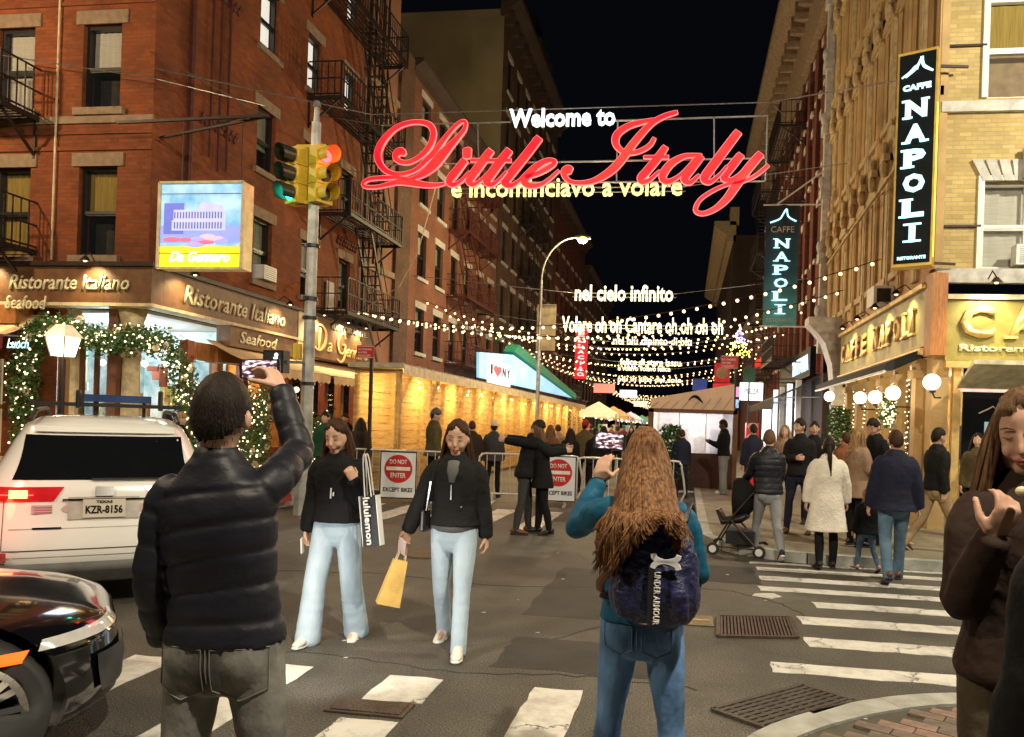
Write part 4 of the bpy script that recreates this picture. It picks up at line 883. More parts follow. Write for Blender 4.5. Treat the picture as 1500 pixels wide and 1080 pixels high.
MB().bar((XL - .3, 12.65, zf), (sx1 + .35, 12.65, zf + .06), .05).bar((XL + .02, 13.4, zf), (sx1 + .35, 12.65, zf + .05), .04).bar((XL - .1, YF, zf + 1.6), (sx1 + .3, 12.65, zf + .05), .02).bar((XL + .05, 14.2, zf + .4), (sx1 - .2, 12.65, zf + .05), .03).build('bracket_frame', M['iron'], t)
light('sign_glow', 'AREA', ((sx0 + sx1) / 2, 12.35, (sz0 + sz1) / 2), 25, (.8, .85, 1), 1.2, ((sx0 + sx1) / 2, 5, 2))
# ---------------- right restaurant
RS = thing('restaurant_front', 'golden lit corner restaurant front with globe lamps and large gold letters', 'restaurant', (XR, YR, 0))
gbg = mat('olive_gold_fascia', (.30, .26, .075), .45, bump=.2, var=.35, scale=2)
bbox(RS, 'fascia', gbg, XR + .12, XR + 9, YR - .2, YR - .145, 3.02, 4.05); bbox(RS, 'fascia', gbg, XR - .12, XR - .06, YR + .12, YR + 7.4, 3.3, 4.3)
for z0, z1, m_ in ((3.1, 3.21, 'goldl'), (4.16, 4.24, 'cream')): bbox(RS, 'fascia_trim', M[m_], XR + .12, XR + 9, YR - .26, YR - .12, z0 - (.2 if z0 < 4 else .1), z1 - (.2 if z0 < 4 else .1)); bbox(RS, 'fascia_trim', M['goldl'], XR - .2, XR - .06, YR + .12, YR + 7.4, z0 + (.05 if z0 < 4 else .15), z1 + (.05 if z0 < 4 else .15))
bbox(RS, 'corner_post', M['orangewood'], XR - .14, XR + .11, YR - .28, YR + .11, 3.1, 4.5)
for i, ch in enumerate('CAFFE'): text(RS, ch, (XR + .34 + i * .76, YR - .205, 3.4), .54, .56, M['goldl'], bold=.035, serif=True, ext=.05)
text(RS, 'Ristorante-Luigi', (XR + .34, YR - .205, 3.14), 1.9, .16, M['creaml'], bold=.03)
xs = YR + 6.9
for i, ch in enumerate('CAFFE NAPOLI'):
    if ch != ' ': text(RS, ch, (XR - .135, YR + 7.0 - i * .56, 3.55), .38 if ch != 'I' else .1, .5, M['goldl'], rz=-pi / 2, bold=.045, serif=True, ext=.05)
for y in (14.6, 16.2, 17.8, 19.4): sconce(RS, (XR - .1, y, 4.36), (XR - .42, y, 4.42), 42, (XR - .1, y, 3.5))
for x in (4.95, 6.6): sconce(RS, (x, YR - .25, 4.4), (x, YR - .6, 4.36), 60, (x, YR - .2, 3.6))
# canopy soffit over entrance
MB().prism([(12.75, 2.9), (13.48, 2.55), (13.48, 2.6), (12.75, 2.97)], lambda u, v, d: (d, u, v), XR + .32, XR + 8).build('canopy', mat('canopy_lining', (.75, .7, .5), .8), RS)
bbox(RS, 'light_strip', mat('pink_strip', (.8, .6, .6), .5, emit=(1, .55, .5), es=.7), XR + .4, XR + 8, 13.5, 13.55, 2.5, 2.56)
bbox(RS, 'wall', M['signblack'], XR + .5, XR + 8, YR - .02, YR + .02, .13, 3.1)
bbox(RS, 'pillar', M['ochre'], XR - .05, XR + .22, YR - .12, YR + .2, .13, 3.1); bbox(RS, 'pillar', M['goldl'], XR + .3, XR + .42, YR - .12, YR, .13, 3.1)
MB().tube([(XR + .75 + x * .5, YR - .04, 2.1 + z * .4) for x, z in ((0, .1), (.3, .3), (.45, .42), (.55, .3), (.7, .55), (.78, .5), (.9, .25), (1.1, .1))], .012).build('mountain_emblem', M['lintelw'], RS)
bbox(RS, 'menu_window', mat('menu_glow', (.3, .4, .42), .4, emit=(.5, .8, .85), es=.35, var=.5, scale=8), XR + .85, XR + 1.3, YR - .05, YR - .025, 1.3, 2.0)
for i in range(6):
    y = YR + .55 + i * 1.15
    p = MB().box(XR - .16, XR + .05, y - .13, y + .13, .13, 3.1).box(XR - .22, XR + .05, y - .18, y + .18, 2.75, 2.9); p.box(XR - .2, XR + .05, y - .16, y + .16, .13, .6); p.build('pilaster', M['ochre'], RS)
    o = MB().box(XR, XR + .03, y + .15, y + 1.0, .75, 2.85).build('shop_pane', M['clear'], RS); MB().box(XR - .08, XR + .06, y + .13, y + 1.02, .13, .74).build('kick_panel', M['wood'], o)
    MB().box(XR - .05, XR + .04, y + .54, y + .6, .74, 2.85).build('mullion', M['black'], o)
    c = MB()
    for k in range(7):
        for j in range(20):
            if R.random() < .8: c.ball((XR - .02 + R.uniform(-.02, .02), y + .2 + k * .12, 2.8 - j * .1 - R.random() * .04), .013, 5, 4)
    tag(c.build('fairy_light_curtain', M['fairy'], o), kind='stuff')
rm = thing('restaurant_room', 'golden dining room behind the fairy light curtains', 'dining room', (5.6, 17, 0)); bbox(rm, 'back_wall', mat('gold_room_wall', (.5, .36, .16), .7, var=.5, scale=3), 6.6, 6.7, 14, 22, 0, 3.2); bbox(rm, 'ceiling', M['white'], 4.3, 6.6, 14, 22, 3.1, 3.15)
for i in range(5): bbox(rm, 'wall_picture', (M['redwood'], M['black'])[i % 2], 6.5, 6.58, 14.7 + i * 1.4, 15.3 + i * 1.4, 1.2, 2)
for y in (15, 17.5, 20): light('room_light', 'POINT', (5.4, y, 2.7), 60, (1, .75, .4), .2)
for px, py, X in ((1365, 560, 3.95), (1308, 576, 3.75), (1282, 582, 3.75), (1260, 583, 3.75), (1215, 581, 3.75)):
    p = OX(px, py, X); n_ = {1365: 'large globe lamp at the corner post of the golden restaurant', 1308: 'second globe lamp from the restaurant corner', 1282: 'third globe lamp from the restaurant corner', 1260: 'fourth globe lamp from the restaurant corner', 1215: 'smallest farthest globe lamp by the stone bracket'}[px]
    t = thing('globe_lamp', n_, 'wall lamp', p, 0, 'globe lamps along the golden restaurant'); MB().ball(p, .135, 16, 12).build('glass_globe', M['globe'], t, smooth=True)
    MB().tube([(XR - .1, p.y, p.z - .25), (p.x + .05, p.y, p.z - .25), (p.x, p.y, p.z - .14)], .015).box(p.x - .05, p.x + .05, p.y - .05, p.y + .05, p.z - .17, p.z - .13).build('arm', M['iron'], t)
    light('globe_light', 'POINT', p + Vector((-.22, -.1, 0)), 14, (1, .8, .5), .13)
wre = [(XR - .3 + .0, 15.35 + .3 * cos(a * pi / 6), 2.25 + .3 * sin(a * pi / 6)) for a in range(13)]
garland('round wreath of lights on the corner restaurant window', wre, .07, 500, 130, 0, (XR - .3, 15.35, 2.2))
t = thing('awning', 'black folded awning below the gold lettering on the restaurant side', 'awning', (XR - .1, 17, 3.1))
MB().prism([(0, 3.26), (-.6, 3.0), (-.62, 2.86), (-.5, 2.86), (0, 3.1)], lambda u, v, d: (XR - .12 + u, d, v), YR + .25, YR + 7.4).build('canopy', mat('black_cloth', (.015, .015, .015), .8), t)
MB().tube([(XR - .74, YR + .25, 2.85), (XR - .74, YR + 7.4, 2.85)], .025).build('front_bar', M['white'], t)
# vertical box sign
P = OY(1340, 230, 13.2); Zt = OY(1340, 74, 13.2).z; Zb = OY(1340, 390, 13.2).z
vs = thing('vertical_box_sign', 'tall black box sign with white lit letters and mountain emblem on the yellow brick corner', 'sign', (P.x, P.y, Zb), radians(-24))
H_ = Zt - Zb; w_ = .62
MB().box(-w_ / 2, w_ / 2, 0, .3, 0, H_).build('sign_box', mat('gold_box', (.55, .36, .08), .4, .3, emit=(1, .7, .1), es=.05), vs, world=False)
MB().box(-w_ / 2 + .03, w_ / 2 - .03, -.012, -.002, .05, H_ - .05).build('sign_face', M['signblack'], vs, world=False)
MB().box(w_ / 2 + .002, w_ / 2 + .012, .05, .14, .15, H_ - .9).build('side_strip', glow('yellow_tube', (1, .85, .1), .8), vs, world=False)
lz = H_ * .785
for i, ch in enumerate('NAPOLI'):
    hh = H_ * .086; z = H_ * .685 - i * H_ * .115; wd = .34 if ch != 'I' else .1; put('letter', text_mesh(ch, wd, hh, M['whitel'], bold=.05, serif=True, ext=.03), vs, (-wd / 2, -.014, z), world=False)
put('lettering', text_mesh('CAFFE', .44, .1, M['whitel'], bold=.05, ext=.02), vs, (-.22, -.014, H_ * .815), world=False)
put('lettering', text_mesh('RISTORANTE', .44, .055, M['whitel'], bold=.05, ext=.02), vs, (-.22, -.014, H_ * .03), world=False)
e = MB()
for st in ([(-.24, .88, .03), (-.12, .9, .05), (-.02, .925, .05), (.0, .91, .03)], [(-.18, .88, .03), (-.02, .915, .05), (.06, .955, .05), (.1, .92, .07), (.24, .89, .04)]):
    ribbon(e, [(x, H_ * z, w2 * .7) for x, z, w2 in st], 1, lambda u, v, d: (u, -.035 + d - (.004 if st[0][0] > -.2 else 0), v), .02)
e.box(.04, .09, -.035, -.015, H_ * .945, H_ * .965)
e.build('mountain_emblem', M['whitel'], vs, world=False)
MB().bar((.2, .3, H_ * .95), (.7, .6, H_ * .95), .04).build('bracket', M['iron'], vs, world=False); MB().bar((.2, .3, .1), (.6, .6, .1), .04).build('bracket', M['iron'], vs, world=False)
# teal banner; light from the shops below is painted into the cloth colour
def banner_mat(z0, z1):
    m, nt, b = nodes_of('teal_banner_lit_ramp'); N, L = nt.nodes, nt.links; tc = N.new('ShaderNodeTexCoord'); sp = N.new('ShaderNodeSeparateXYZ'); L.new(tc.outputs['Object'], sp.inputs[0])
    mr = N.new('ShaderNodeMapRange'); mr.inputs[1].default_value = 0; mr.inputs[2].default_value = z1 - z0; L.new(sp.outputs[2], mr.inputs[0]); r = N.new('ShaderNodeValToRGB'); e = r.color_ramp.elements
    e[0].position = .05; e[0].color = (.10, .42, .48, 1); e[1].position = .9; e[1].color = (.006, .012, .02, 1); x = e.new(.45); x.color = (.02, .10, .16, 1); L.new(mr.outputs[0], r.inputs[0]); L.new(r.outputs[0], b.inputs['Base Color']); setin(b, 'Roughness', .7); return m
A = OY(1117, 478, 24.2); B = OY(1172, 300, 24.2)
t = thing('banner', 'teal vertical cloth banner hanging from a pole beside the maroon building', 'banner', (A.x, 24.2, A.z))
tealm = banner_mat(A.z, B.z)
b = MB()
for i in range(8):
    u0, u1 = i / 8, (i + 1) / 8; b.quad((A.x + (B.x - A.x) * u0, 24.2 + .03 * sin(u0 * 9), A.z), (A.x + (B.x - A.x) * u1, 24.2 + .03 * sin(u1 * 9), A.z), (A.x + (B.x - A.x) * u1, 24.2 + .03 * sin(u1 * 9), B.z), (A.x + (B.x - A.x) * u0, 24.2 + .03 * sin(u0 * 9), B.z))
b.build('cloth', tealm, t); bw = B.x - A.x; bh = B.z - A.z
for i, ch in enumerate('NAPOLI'): wd = bw * (.42 if ch != 'I' else .12); text(t, ch, (A.x + bw / 2 - wd / 2, 24.16, A.z + bh * (.64 - i * .108)), wd, bh * .08, M['whitel'], serif=True, bold=.03, ext=.006)
text(t, 'CAFFE', (A.x + bw * .15, 24.16, A.z + bh * .77), bw * .7, bh * .05, M['lintelw'], ext=.006); text(t, 'RISTORANTE', (A.x + bw * .1, 24.16, A.z + bh * .035), bw * .8, bh * .03, M['lintelw'], ext=.006)
e = MB(); ribbon(e, [(A.x + bw * u, A.z + bh * v, .05) for u, v in ((.12, .85), (.4, .88), (.5, .92), (.6, .96), (.66, .9), (.9, .86))], 1, lambda u, v, d: (u, 24.15 + d, v), .01); e.build('mountain_emblem', M['whitel'], t)
for q_ in ([(A.x - .1, 24.2, B.z), (XR, 24.2, B.z)], [(A.x - .1, 24.2, A.z), (XR, 24.2, A.z)], [(A.x + .3, 24.2, B.z), (XR, 24.2, B.z + 1.2)]): MB().tube(q_, .025).build('banner_pole', M['white'], t)

# ================================================================ overhead script sign
SY = 17.0
t = thing('overhead_script_sign', 'huge red script street sign strung over the road with a small white greeting above it', 'sign', OY(830, 240, SY))
c6 = lambda x, y: (520 + x / 4.412, 150 + y / 4.412); c7 = lambda x, y: (830 + x / 4.6875, 150 + y / 4.6875)
S6 = dict(
 L=[[(320, 335, 26), (300, 318, 50), (270, 325, 50), (262, 360, 35), (300, 385, 28), (350, 385, 28), (410, 355, 30), (460, 310, 34), (495, 250, 38), (505, 190, 38), (480, 145, 34), (420, 126, 28), (340, 132, 28), (260, 165, 32), (195, 225, 40), (155, 290, 46), (145, 350, 46), (165, 405, 38), (205, 445, 32), (260, 463, 26), (320, 460, 24), (380, 440, 24), (430, 405, 24), (480, 355, 24)],
    [(430, 400, 24), (470, 365, 30), (505, 330, 36), (550, 270, 34), (600, 205, 26), (650, 150, 22), (690, 122, 20), (715, 130, 20), (705, 175, 24), (665, 225, 30), (610, 285, 46), (560, 340, 64), (510, 400, 66), (455, 450, 48), (400, 482, 28), (340, 500, 20)],
    [(345, 494, 20), (260, 486, 22), (170, 488, 24), (90, 497, 22), (52, 522, 20), (65, 545, 20), (130, 548, 20), (210, 532, 24), (280, 515, 36), (360, 518, 44), (440, 532, 36), (520, 536, 26), (580, 525, 14)]],
 i=[[(700, 330, 60), (727, 328, 76), (750, 328, 60)], [(712, 372, 48), (660, 440, 52), (620, 490, 52), (612, 520, 42), (640, 534, 28), (690, 505, 20), (740, 450, 16)]],
 t=[[(880, 310, 50), (820, 390, 54), (755, 480, 54), (740, 515, 44), (770, 532, 26), (820, 500, 18), (860, 455, 14)], [(750, 376, 20), (1010, 378, 20)], [(1000, 310, 50), (930, 400, 56), (865, 490, 56), (855, 520, 46), (885, 534, 28), (930, 505, 18), (980, 450, 14)]],
 l=[[(1190, 225, 52), (1110, 330, 54), (1030, 430, 56), (975, 500, 56), (975, 525, 46), (1010, 536, 28), (1060, 505, 20), (1110, 450, 16)]],
 e=[[(1100, 482, 26), (1180, 458, 26), (1250, 422, 28), (1288, 392, 28), (1280, 375, 24), (1235, 378, 32), (1170, 415, 42), (1112, 475, 50), (1095, 512, 46), (1130, 538, 32), (1200, 530, 24), (1260, 490, 18), (1315, 440, 16)]])
S7 = dict(
 I=[[(35, 470, 40), (10, 462, 62), (-15, 475, 50), (-8, 515, 32), (30, 545, 24), (100, 553, 26), (180, 540, 34), (260, 500, 46), (330, 445, 54), (390, 375, 54), (440, 305, 50), (500, 230, 46), (560, 165, 40), (610, 125, 34), (680, 90, 30), (760, 66, 24)],
    [(600, 118, 20), (520, 135, 28), (430, 160, 38), (360, 205, 46), (335, 250, 48), (345, 300, 38), (390, 340, 28), (450, 347, 26), (520, 327, 28), (575, 290, 28), (602, 245, 24)]],
 t=[[(680, 305, 42), (620, 390, 52), (545, 480, 54), (510, 520, 50), (525, 546, 36), (570, 532, 22), (640, 470, 16)], [(530, 377, 18), (700, 377, 24)]],
 a=[[(925, 368, 24), (870, 366, 24), (800, 375, 32), (720, 420, 46), (668, 485, 52), (662, 528, 44), (700, 547, 32), (770, 510, 22), (830, 450, 16), (885, 385, 16)], [(925, 370, 46), (870, 440, 54), (820, 505, 54), (812, 538, 44), (850, 552, 28), (910, 500, 16)]],
 l=[[(1180, 205, 52), (1100, 310, 56), (1010, 430, 58), (955, 505, 58), (948, 535, 46), (985, 550, 28), (1050, 500, 18), (1100, 440, 14)]],
 y=[[(1200, 355, 48), (1140, 430, 54), (1090, 495, 52), (1085, 522, 42), (1130, 532, 28), (1190, 490, 18), (1240, 430, 14)], [(1335, 350, 50), (1250, 450, 56), (1170, 560, 58), (1100, 660, 48), (1020, 730, 34), (940, 762, 26), (892, 750, 24), (888, 715, 24), (922, 662, 22), (1000, 608, 20), (1100, 563, 18), (1200, 545, 18), (1300, 500, 20), (1385, 430, 22)]])
kk = 0
for cf, SS, sc in ((c6, S6, 4.412), (c7, S7, 4.6875)):
    for ch, strokes in SS.items():
        face, rim = MB(), MB()
        for st in strokes:
            kk += 1; off = SY - .006 * (kk % 9)
            pts = []
            for x, y, ww in st:
                px, py = cf(x, y); q = OY(px, py, SY); pts.append((q.x, q.z, ww / sc * 17.0 / FPX))
            ribbon(face, pts, .97, lambda u, v, d, off=off: Vector((u, off + d, v)), .12, 5, rim)
        o = face.build('script_letter', M['neonr'], t); rim.build('letter_rim', M['neonp'], o)
tY(t, 'Welcome to', 746, 901, 161, 188, SY - .02, M['neonw'], bold=.028, ext=.05)
fr = MB(); q = lambda x, y: OY(x, y, SY + .16)
for (x0, y0), (x1, y1) in (((560, 184), (748, 179)), ((900, 177), (1124, 170)), ((560, 242), (1124, 232)), ((640, 268), (1122, 266)), ((1124, 170), (1121, 267)), ((1046, 172), (1046, 262)), ((700, 180), (702, 268)), ((905, 178), (903, 268)), ((560, 184), (562, 262))): fr.bar(q(x0, y0), q(x1, y1), .03)
fr.build('support_frame', M['steel'], t)
light('script_sign_glow', 'AREA', (OY(830, 240, SY).x, SY - .4, 7.5), 60, (1, .12, .15), 7, (OY(830, 240, SY).x, 8, 0), sy=1.5)
light('greeting_glow', 'AREA', (OY(830, 170, SY).x, SY - .4, 8.9), 12, (.85, .95, 1), 2, (-2, 4, 2), sy=.4)
def cable(name, lab, pts, r=.012, m=None, sag=0):
    P = []
    for i in range(len(pts) - 1):
        a, b = Vector(pts[i]), Vector(pts[i + 1])
        for k in range(9): f = k / 8; P.append(a.lerp(b, f) - Vector((0, 0, sag * 4 * f * (1 - f))))
    o = MB().tube(P, r, 5).build(name, m or M['steel'], loc=tuple(P[0])); return tag(o, lab, 'cable')
cable('support_cable', 'upper steel cable crossing the road above the red script sign', [OX(226, 100, XL), OY(545, 168, SY), OY(1125, 150, SY), OY(1352, 112, 13.9)], .014)
cable('support_cable', 'lower steel cable holding the left end of the script sign', [OX(470, 170, XL), OY(560, 184, SY)], .012)
cable('guy_wire', 'short guy wire from the script frame to the upper cable', [OY(1112, 170, SY), OY(1128, 150, SY), OY(1150, 170, SY)], .01)
cable('support_cable', 'thin cable crossing the upper left brick facade', [OY(-5, 80, 12.9), OY(230, 116, 12.9), OX(400, 158, XL)], .01)
cable('power_cable', 'orange lit cord looping down from the script sign frame to the string lights', [OY(640, 268, SY), OY(612, 370, SY + .5), OY(585, 420, SY + 1), OX(530, 455, XL + .3)], .012, M['cream'])
# lyric signs
def lyric(s, x0, x1, yt, yb, Y, lab, m='neony', b=.02):
    t = thing('lyric_sign', lab, 'sign', OY((x0 + x1) / 2, yb, Y), 0, 'glowing lyric lines hung over the street'); tY(t, s, x0, x1, yt, yb, Y, M[m], bold=b, ext=.04)
    a, b_ = OY(x0, (yt + yb) / 2, Y), OY(x1, (yt + yb) / 2, Y); z = (a.z + b_.z) / 2
    MB().bar((a.x - .1, Y + .05, a.z), (b_.x + .1, Y + .05, a.z), .03).bar((a.x - .1, Y + .05, a.z - .14), (b_.x + .1, Y + .05, a.z - .14), .02).tube([(XL, Y + .05, a.z + .6), (a.x - .1, Y + .05, a.z)], .012).tube([(b_.x + .1, Y + .05, a.z), (XR, Y + .05, a.z + .6)], .012).build('support_bar', M['steel'], t)
    return t
t = lyric('e incominciavo a volare', 661, 999, 262, 290, 21.5, 'nearest yellow lyric line half hidden behind the red script letters', 'neony1', b=.012)
lyric('nel cielo infinito', 842, 986, 417, 441, 27, 'lyric line nel cielo infinito hanging alone against the night sky')
lyric('Volare oh oh Cantare oh oh oh oh', 823, 1059, 463, 487, 33, 'longest lyric line volare oh oh cantare among the bulb strings')
lyric('nel blu dipinto di blu', 898, 1013, 493, 508, 40, 'lyric line nel blu dipinto di blu below the longest one')
lyric('felice di stare lassu', 908, 997, 525, 535, 48, 'small far lyric line felice di stare lassu')
lyric('e volavo volavo felice', 905, 982, 535, 543, 55, 'small far lyric line e volavo volavo felice')
lyric('piu in alto del sole', 905, 998, 551, 561, 64, 'farthest readable lyric line piu in alto del sole')
light('lyric_glow', 'AREA', (-2.5, 21.2, 8), 14, (1, .85, .5), 4, (-2.5, 10, 0), sy=.4)
# string lights
bulb_me = MB().ball((0, 0, -.05), .04, 8, 6).mesh('bulb', M['bulbw'], smooth=True)
def string(lab, A, B, sag, n, mid=None, scale=1.0):
    A, B = Vector(A), Vector(B); t = thing('string_light', lab, 'string lights', A, 0, 'bulb strings across the street')
    f = lambda s_: A.lerp(B, s_) - Vector((0, 0, sag * 4 * s_ * (1 - s_)))
    MB().tube([f(i / 24) for i in range(25)], .012, 5).build('cable', M['iron'], t)
    for i in range(n):
        o = put('bulb', bulb_me, t, f((i + .5) / n)); o.scale = (scale,) * 3
    return t
string('nearest bulb string sagging from the fire escape to the ochre facade', OX(520, 455, XL + .3), OX(1290, 380, XR - .2), .9, 46)
string('second bulb string from the left wall crossing just behind the nearest one', OX(528, 455, XL + .4) , OX(1235, 425, XR - .2), 1.0, 48)
string('bulb string in front of the longest lyric line', OX(600, 470, XL + .1), OX(1180, 455, XR), .8, 46)
Ys = [28.5, 31, 33.5, 36, 39, 42, 45, 48.5, 52, 56, 60, 65, 71, 78]
names = ['third', 'fourth', 'fifth', 'sixth', 'seventh', 'eighth', 'ninth', 'tenth', 'eleventh', 'twelfth', 'thirteenth', 'fourteenth', 'fifteenth', 'farthest']
for k, (Y, nm) in enumerate(zip(Ys, names)):
    string(nm + ' bulb string counted from the near end of the street', (XL, Y + R.uniform(-1.5, 1), 6.2 + R.uniform(-.2, .3)), (XR, Y + R.uniform(-1, 1.5), 6.1 + R.uniform(-.2, .3)), 1.1 + R.uniform(-.2, .3), 40, scale=R.uniform(.9, 1.15))
b = MB()
for k in range(16):
    Y = 84 + k * 5
    for i in range(26): s_ = (i + .5) / 26; b.ball((XL + (XR - XL) * s_, Y, 6.2 - 1.2 * 4 * s_ * (1 - s_) + R.uniform(-.1, .1)), .075, 5, 4)
tag(b.build('distant_string_lights', M['bulbw']), 'mass of tiny bulb strings fading into the far street', 'string lights', kind='stuff')
for Y, z in ((20, 5), (28, 5), (38, 5), (50, 5), (66, 5), (90, 5)): light('string_glow', 'AREA', (-3.2, Y, z), 70 if Y < 60 else 120, (1, .74, .42), 7, (-3.2, Y, 0))
for Y in (24, 34, 46, 60, 80): light('string_side_glow', 'POINT', (-3, Y, 5.6), 480, (1, .7, .4), .8)
# ================================================================ lamps that light the crossing
def street_lamp(lab, base, top, arm, power, r=.09, col=(1, .87, .66)):
    base, top = Vector(base), Vector(top); t = thing('street_lamp', lab, 'street lamp', base, 0)
    A = Vector((base.x, base.y, top.z - 1.7)); MB().cyl(base, base + Vector((0, 0, .5)), r * 1.5, r * 1.3, 12).cyl(base + Vector((0, 0, .5)), A, r, r * .6, 12).build('pole', M['steel'], t)
    d = top - Vector((A.x, A.y, top.z)); P = [A + Vector((0, 0, 1.7 * sin(a))) + d * (1 - cos(a)) for a in [i * pi / 2 / 12 for i in range(13)]]
    MB().tube(P, .035, 8).build('arm', M['steel'], t)
    u = d.normalized(); h = MB().loft([top - u * .1, top + u * .15, top + u * .5], [(.05, .05), (.13, .07), (.06, .04)], n=12); h.build('lamp_head', M['grey'], t, smooth=True)
    MB().ball(top + u * .2 - Vector((0, 0, .09)), (.2, .16, .12), 12, 8).build('lens', glow('lamp_lens', (1, .78, .16), 5), t)
    light('lamp_light', 'POINT', top + u * .2 - Vector((0, 0, .3)), power, col, .16)
    return t
lt = W(846, 348, 29); lb = W(786, 620, 29)
street_lamp('curved arm street lamp with a glowing yellow head above the covered dining shed', (lb.x, lb.y, 0), lt, 0, 1700, col=(1, .82, .42))
street_lamp('street lamp on the near right corner behind the viewer', (4.6, -1.6, 0), (2.6, -.4, 9.0), 0, 3300)
street_lamp('street lamp on the near left corner behind the viewer', (-9.5, -2.5, 0), (-7.4, -.4, 9.0), 0, 1600, col=(1, .83, .58))
street_lamp('street lamp on the side street to the right of the crossing', (9.5, 10.6, .13), (8.3, 8.6, 9.0), 0, 2600, col=(1, .92, .7))
street_lamp('street lamp on the side street to the left of the crossing', (-16.5, 9.8, .13), (-15, 8.4, 9.0), 0, 1300, col=(1, .7, .4))
# ================================================================ traffic signal
pb = W(446, 700, 12); PB = Vector((pb.x, pb.y, .13)); pt_ = W(461, 180, 12); PT = Vector((pb.x, pb.y, pt_.z))
t = thing('traffic_signal', 'tall grey steel pole with two yellow traffic signals and a walk signal', 'traffic light', PB)
MB().cyl(PB, PB + Vector((0, 0, .5)), .16, .15, 8).cyl(PB + Vector((0, 0, .5)), PT, .105, .075, 8).build('pole', mat('weathered_steel', (.42, .42, .40), .45, .4, bump=.3, var=.35, scale=5), t)
MB().cyl(PT, PT + Vector((0, 0, .25)), .05, .04, 8).cyl(PT + Vector((0, 0, .25)), PT + Vector((0, 0, .34)), .07, .05, 8).build('pole_cap', M['steel'], t)
for zc, hh in ((3.55, .06), (3.25, .05), (2.2, .05), (4.4, .05)): MB().cyl((PB.x, PB.y, zc), (PB.x, PB.y, zc + hh), .115, n=10).build('band', M['black'], t)
yel = mat('signal_yellow', (.75, .5, .04), .45, var=.15); off = mat('dark_lens', (.03, .03, .02), .3)
def sig(cx_, cz, face, lit, litcol, cy0=None):
    """face: rz so that lenses look along local -Y"""
    o = thing('tmp', None, None, (0, 0, 0)); bpy.data.objects.remove(o)
    h = bpy.data.objects.new('signal_head', None); COL.objects.link(h); h.parent = t; h.location = Vector((cx_, PB.y - .02, cz)) - woff(t); h.rotation_euler = (0, 0, face); WOFF[h.name] = Vector((0, 0, 0))
    hb = MB()
    for k in range(3): hb.box(-.16, .16, -.08, .12, -.145 + .3 * k, .145 + .3 * k)
    hb.build('housing', yel, h, world=False)
    for k in range(3):
        z = .3 * k; on = k == lit
        lm = glow('lit_lens_' + litcol, dict(green=(.02, 1, .62), red=(1, .04, .05))[litcol], 7) if on else off
        MB().cyl((0, -.082, z), (0, -.105, z), .105, .1, 20).build('lens', lm, h, world=False)
        v = MB(); n = 16
        for i in range(n):
            a0, a1 = -pi * .25 + 1.5 * pi * i / n, -pi * .25 + 1.5 * pi * (i + 1) / n
            for r0, r1 in ((.125, .125), (.135, .135)): v.quad((r0 * cos(a0), -.08, z + r0 * sin(a0)), (r0 * cos(a1), -.08, z + r0 * sin(a1)), (r1 * cos(a1), -.3 - .04 * sin(a1), z + r1 * sin(a1)), (r1 * cos(a0), -.3 - .04 * sin(a0), z + r1 * sin(a0)))
        v.build('visor', yel if lit == 2 else off, h, world=False)
    if lit is not None: light('signal_light', 'POINT', h.matrix_basis @ Vector((0, 0, 0)), 4, dict(green=(.02, 1, .62), red=(1, .04, .05))[litcol], .1).location = woff(t) + h.location + Vector((sin(face) * .6, -cos(face) * .6, .3 * lit))
    return h
zg = W(431, 285, 12).z; sig(W(431, 285, 12).x, zg, radians(-28), 0, 'green'); sig(W(472, 290, 12).x, zg, radians(62), 2, 'red')
b = MB()
for z in (zg - .12, zg + .78): b.bar((W(431, 285, 12).x, PB.y, z), (W(476, 285, 12).x, PB.y, z), .05)
b.build('signal_bracket', yel, t)
A = W(391, 546, 12); B = W(424, 515, 12)
pbx = bbox(t, 'walk_signal_box', M['black'], A.x, B.x, PB.y - .22, PB.y - .02, A.z, B.z); bbox(t, 'walk_signal_screen', mat('signal_screen', (.05, .06, .07), .2), A.x + .03, B.x - .03, PB.y - .226, PB.y - .221, A.z + .03, B.z - .03)
wm = MB(); cx0, cz0 = (A.x + B.x) / 2 + .05, (A.z + B.z) / 2
wm.ball((cx0 + .01, PB.y - .235, cz0 + .1), (.03, .008, .03), 10, 6)
for a, c_, w2 in (((0, .06), (-.01, -.02), .06), ((0, .05), (-.06, .0), .03), ((.01, .05), (.05, -.02), .03), ((-.01, -.02), (-.05, -.12), .035), ((0, -.02), (.05, -.12), .035)): wm.bar((cx0 + a[0], PB.y - .235, cz0 + a[1]), (cx0 + c_[0], PB.y - .235, cz0 + c_[1]), w2, .01)
wm.build('walking_figure', glow('walk_white', (.9, .95, 1), 3), t)
bbox(t, 'signal_arm', M['steel'], A.x, PB.x, PB.y - .12, PB.y - .07, cz0 - .02, cz0 + .02); bbox(t, 'side_signal_box', yel, PB.x - .16, PB.x - .11, PB.y - .2, PB.y, 2.6, 2.85)
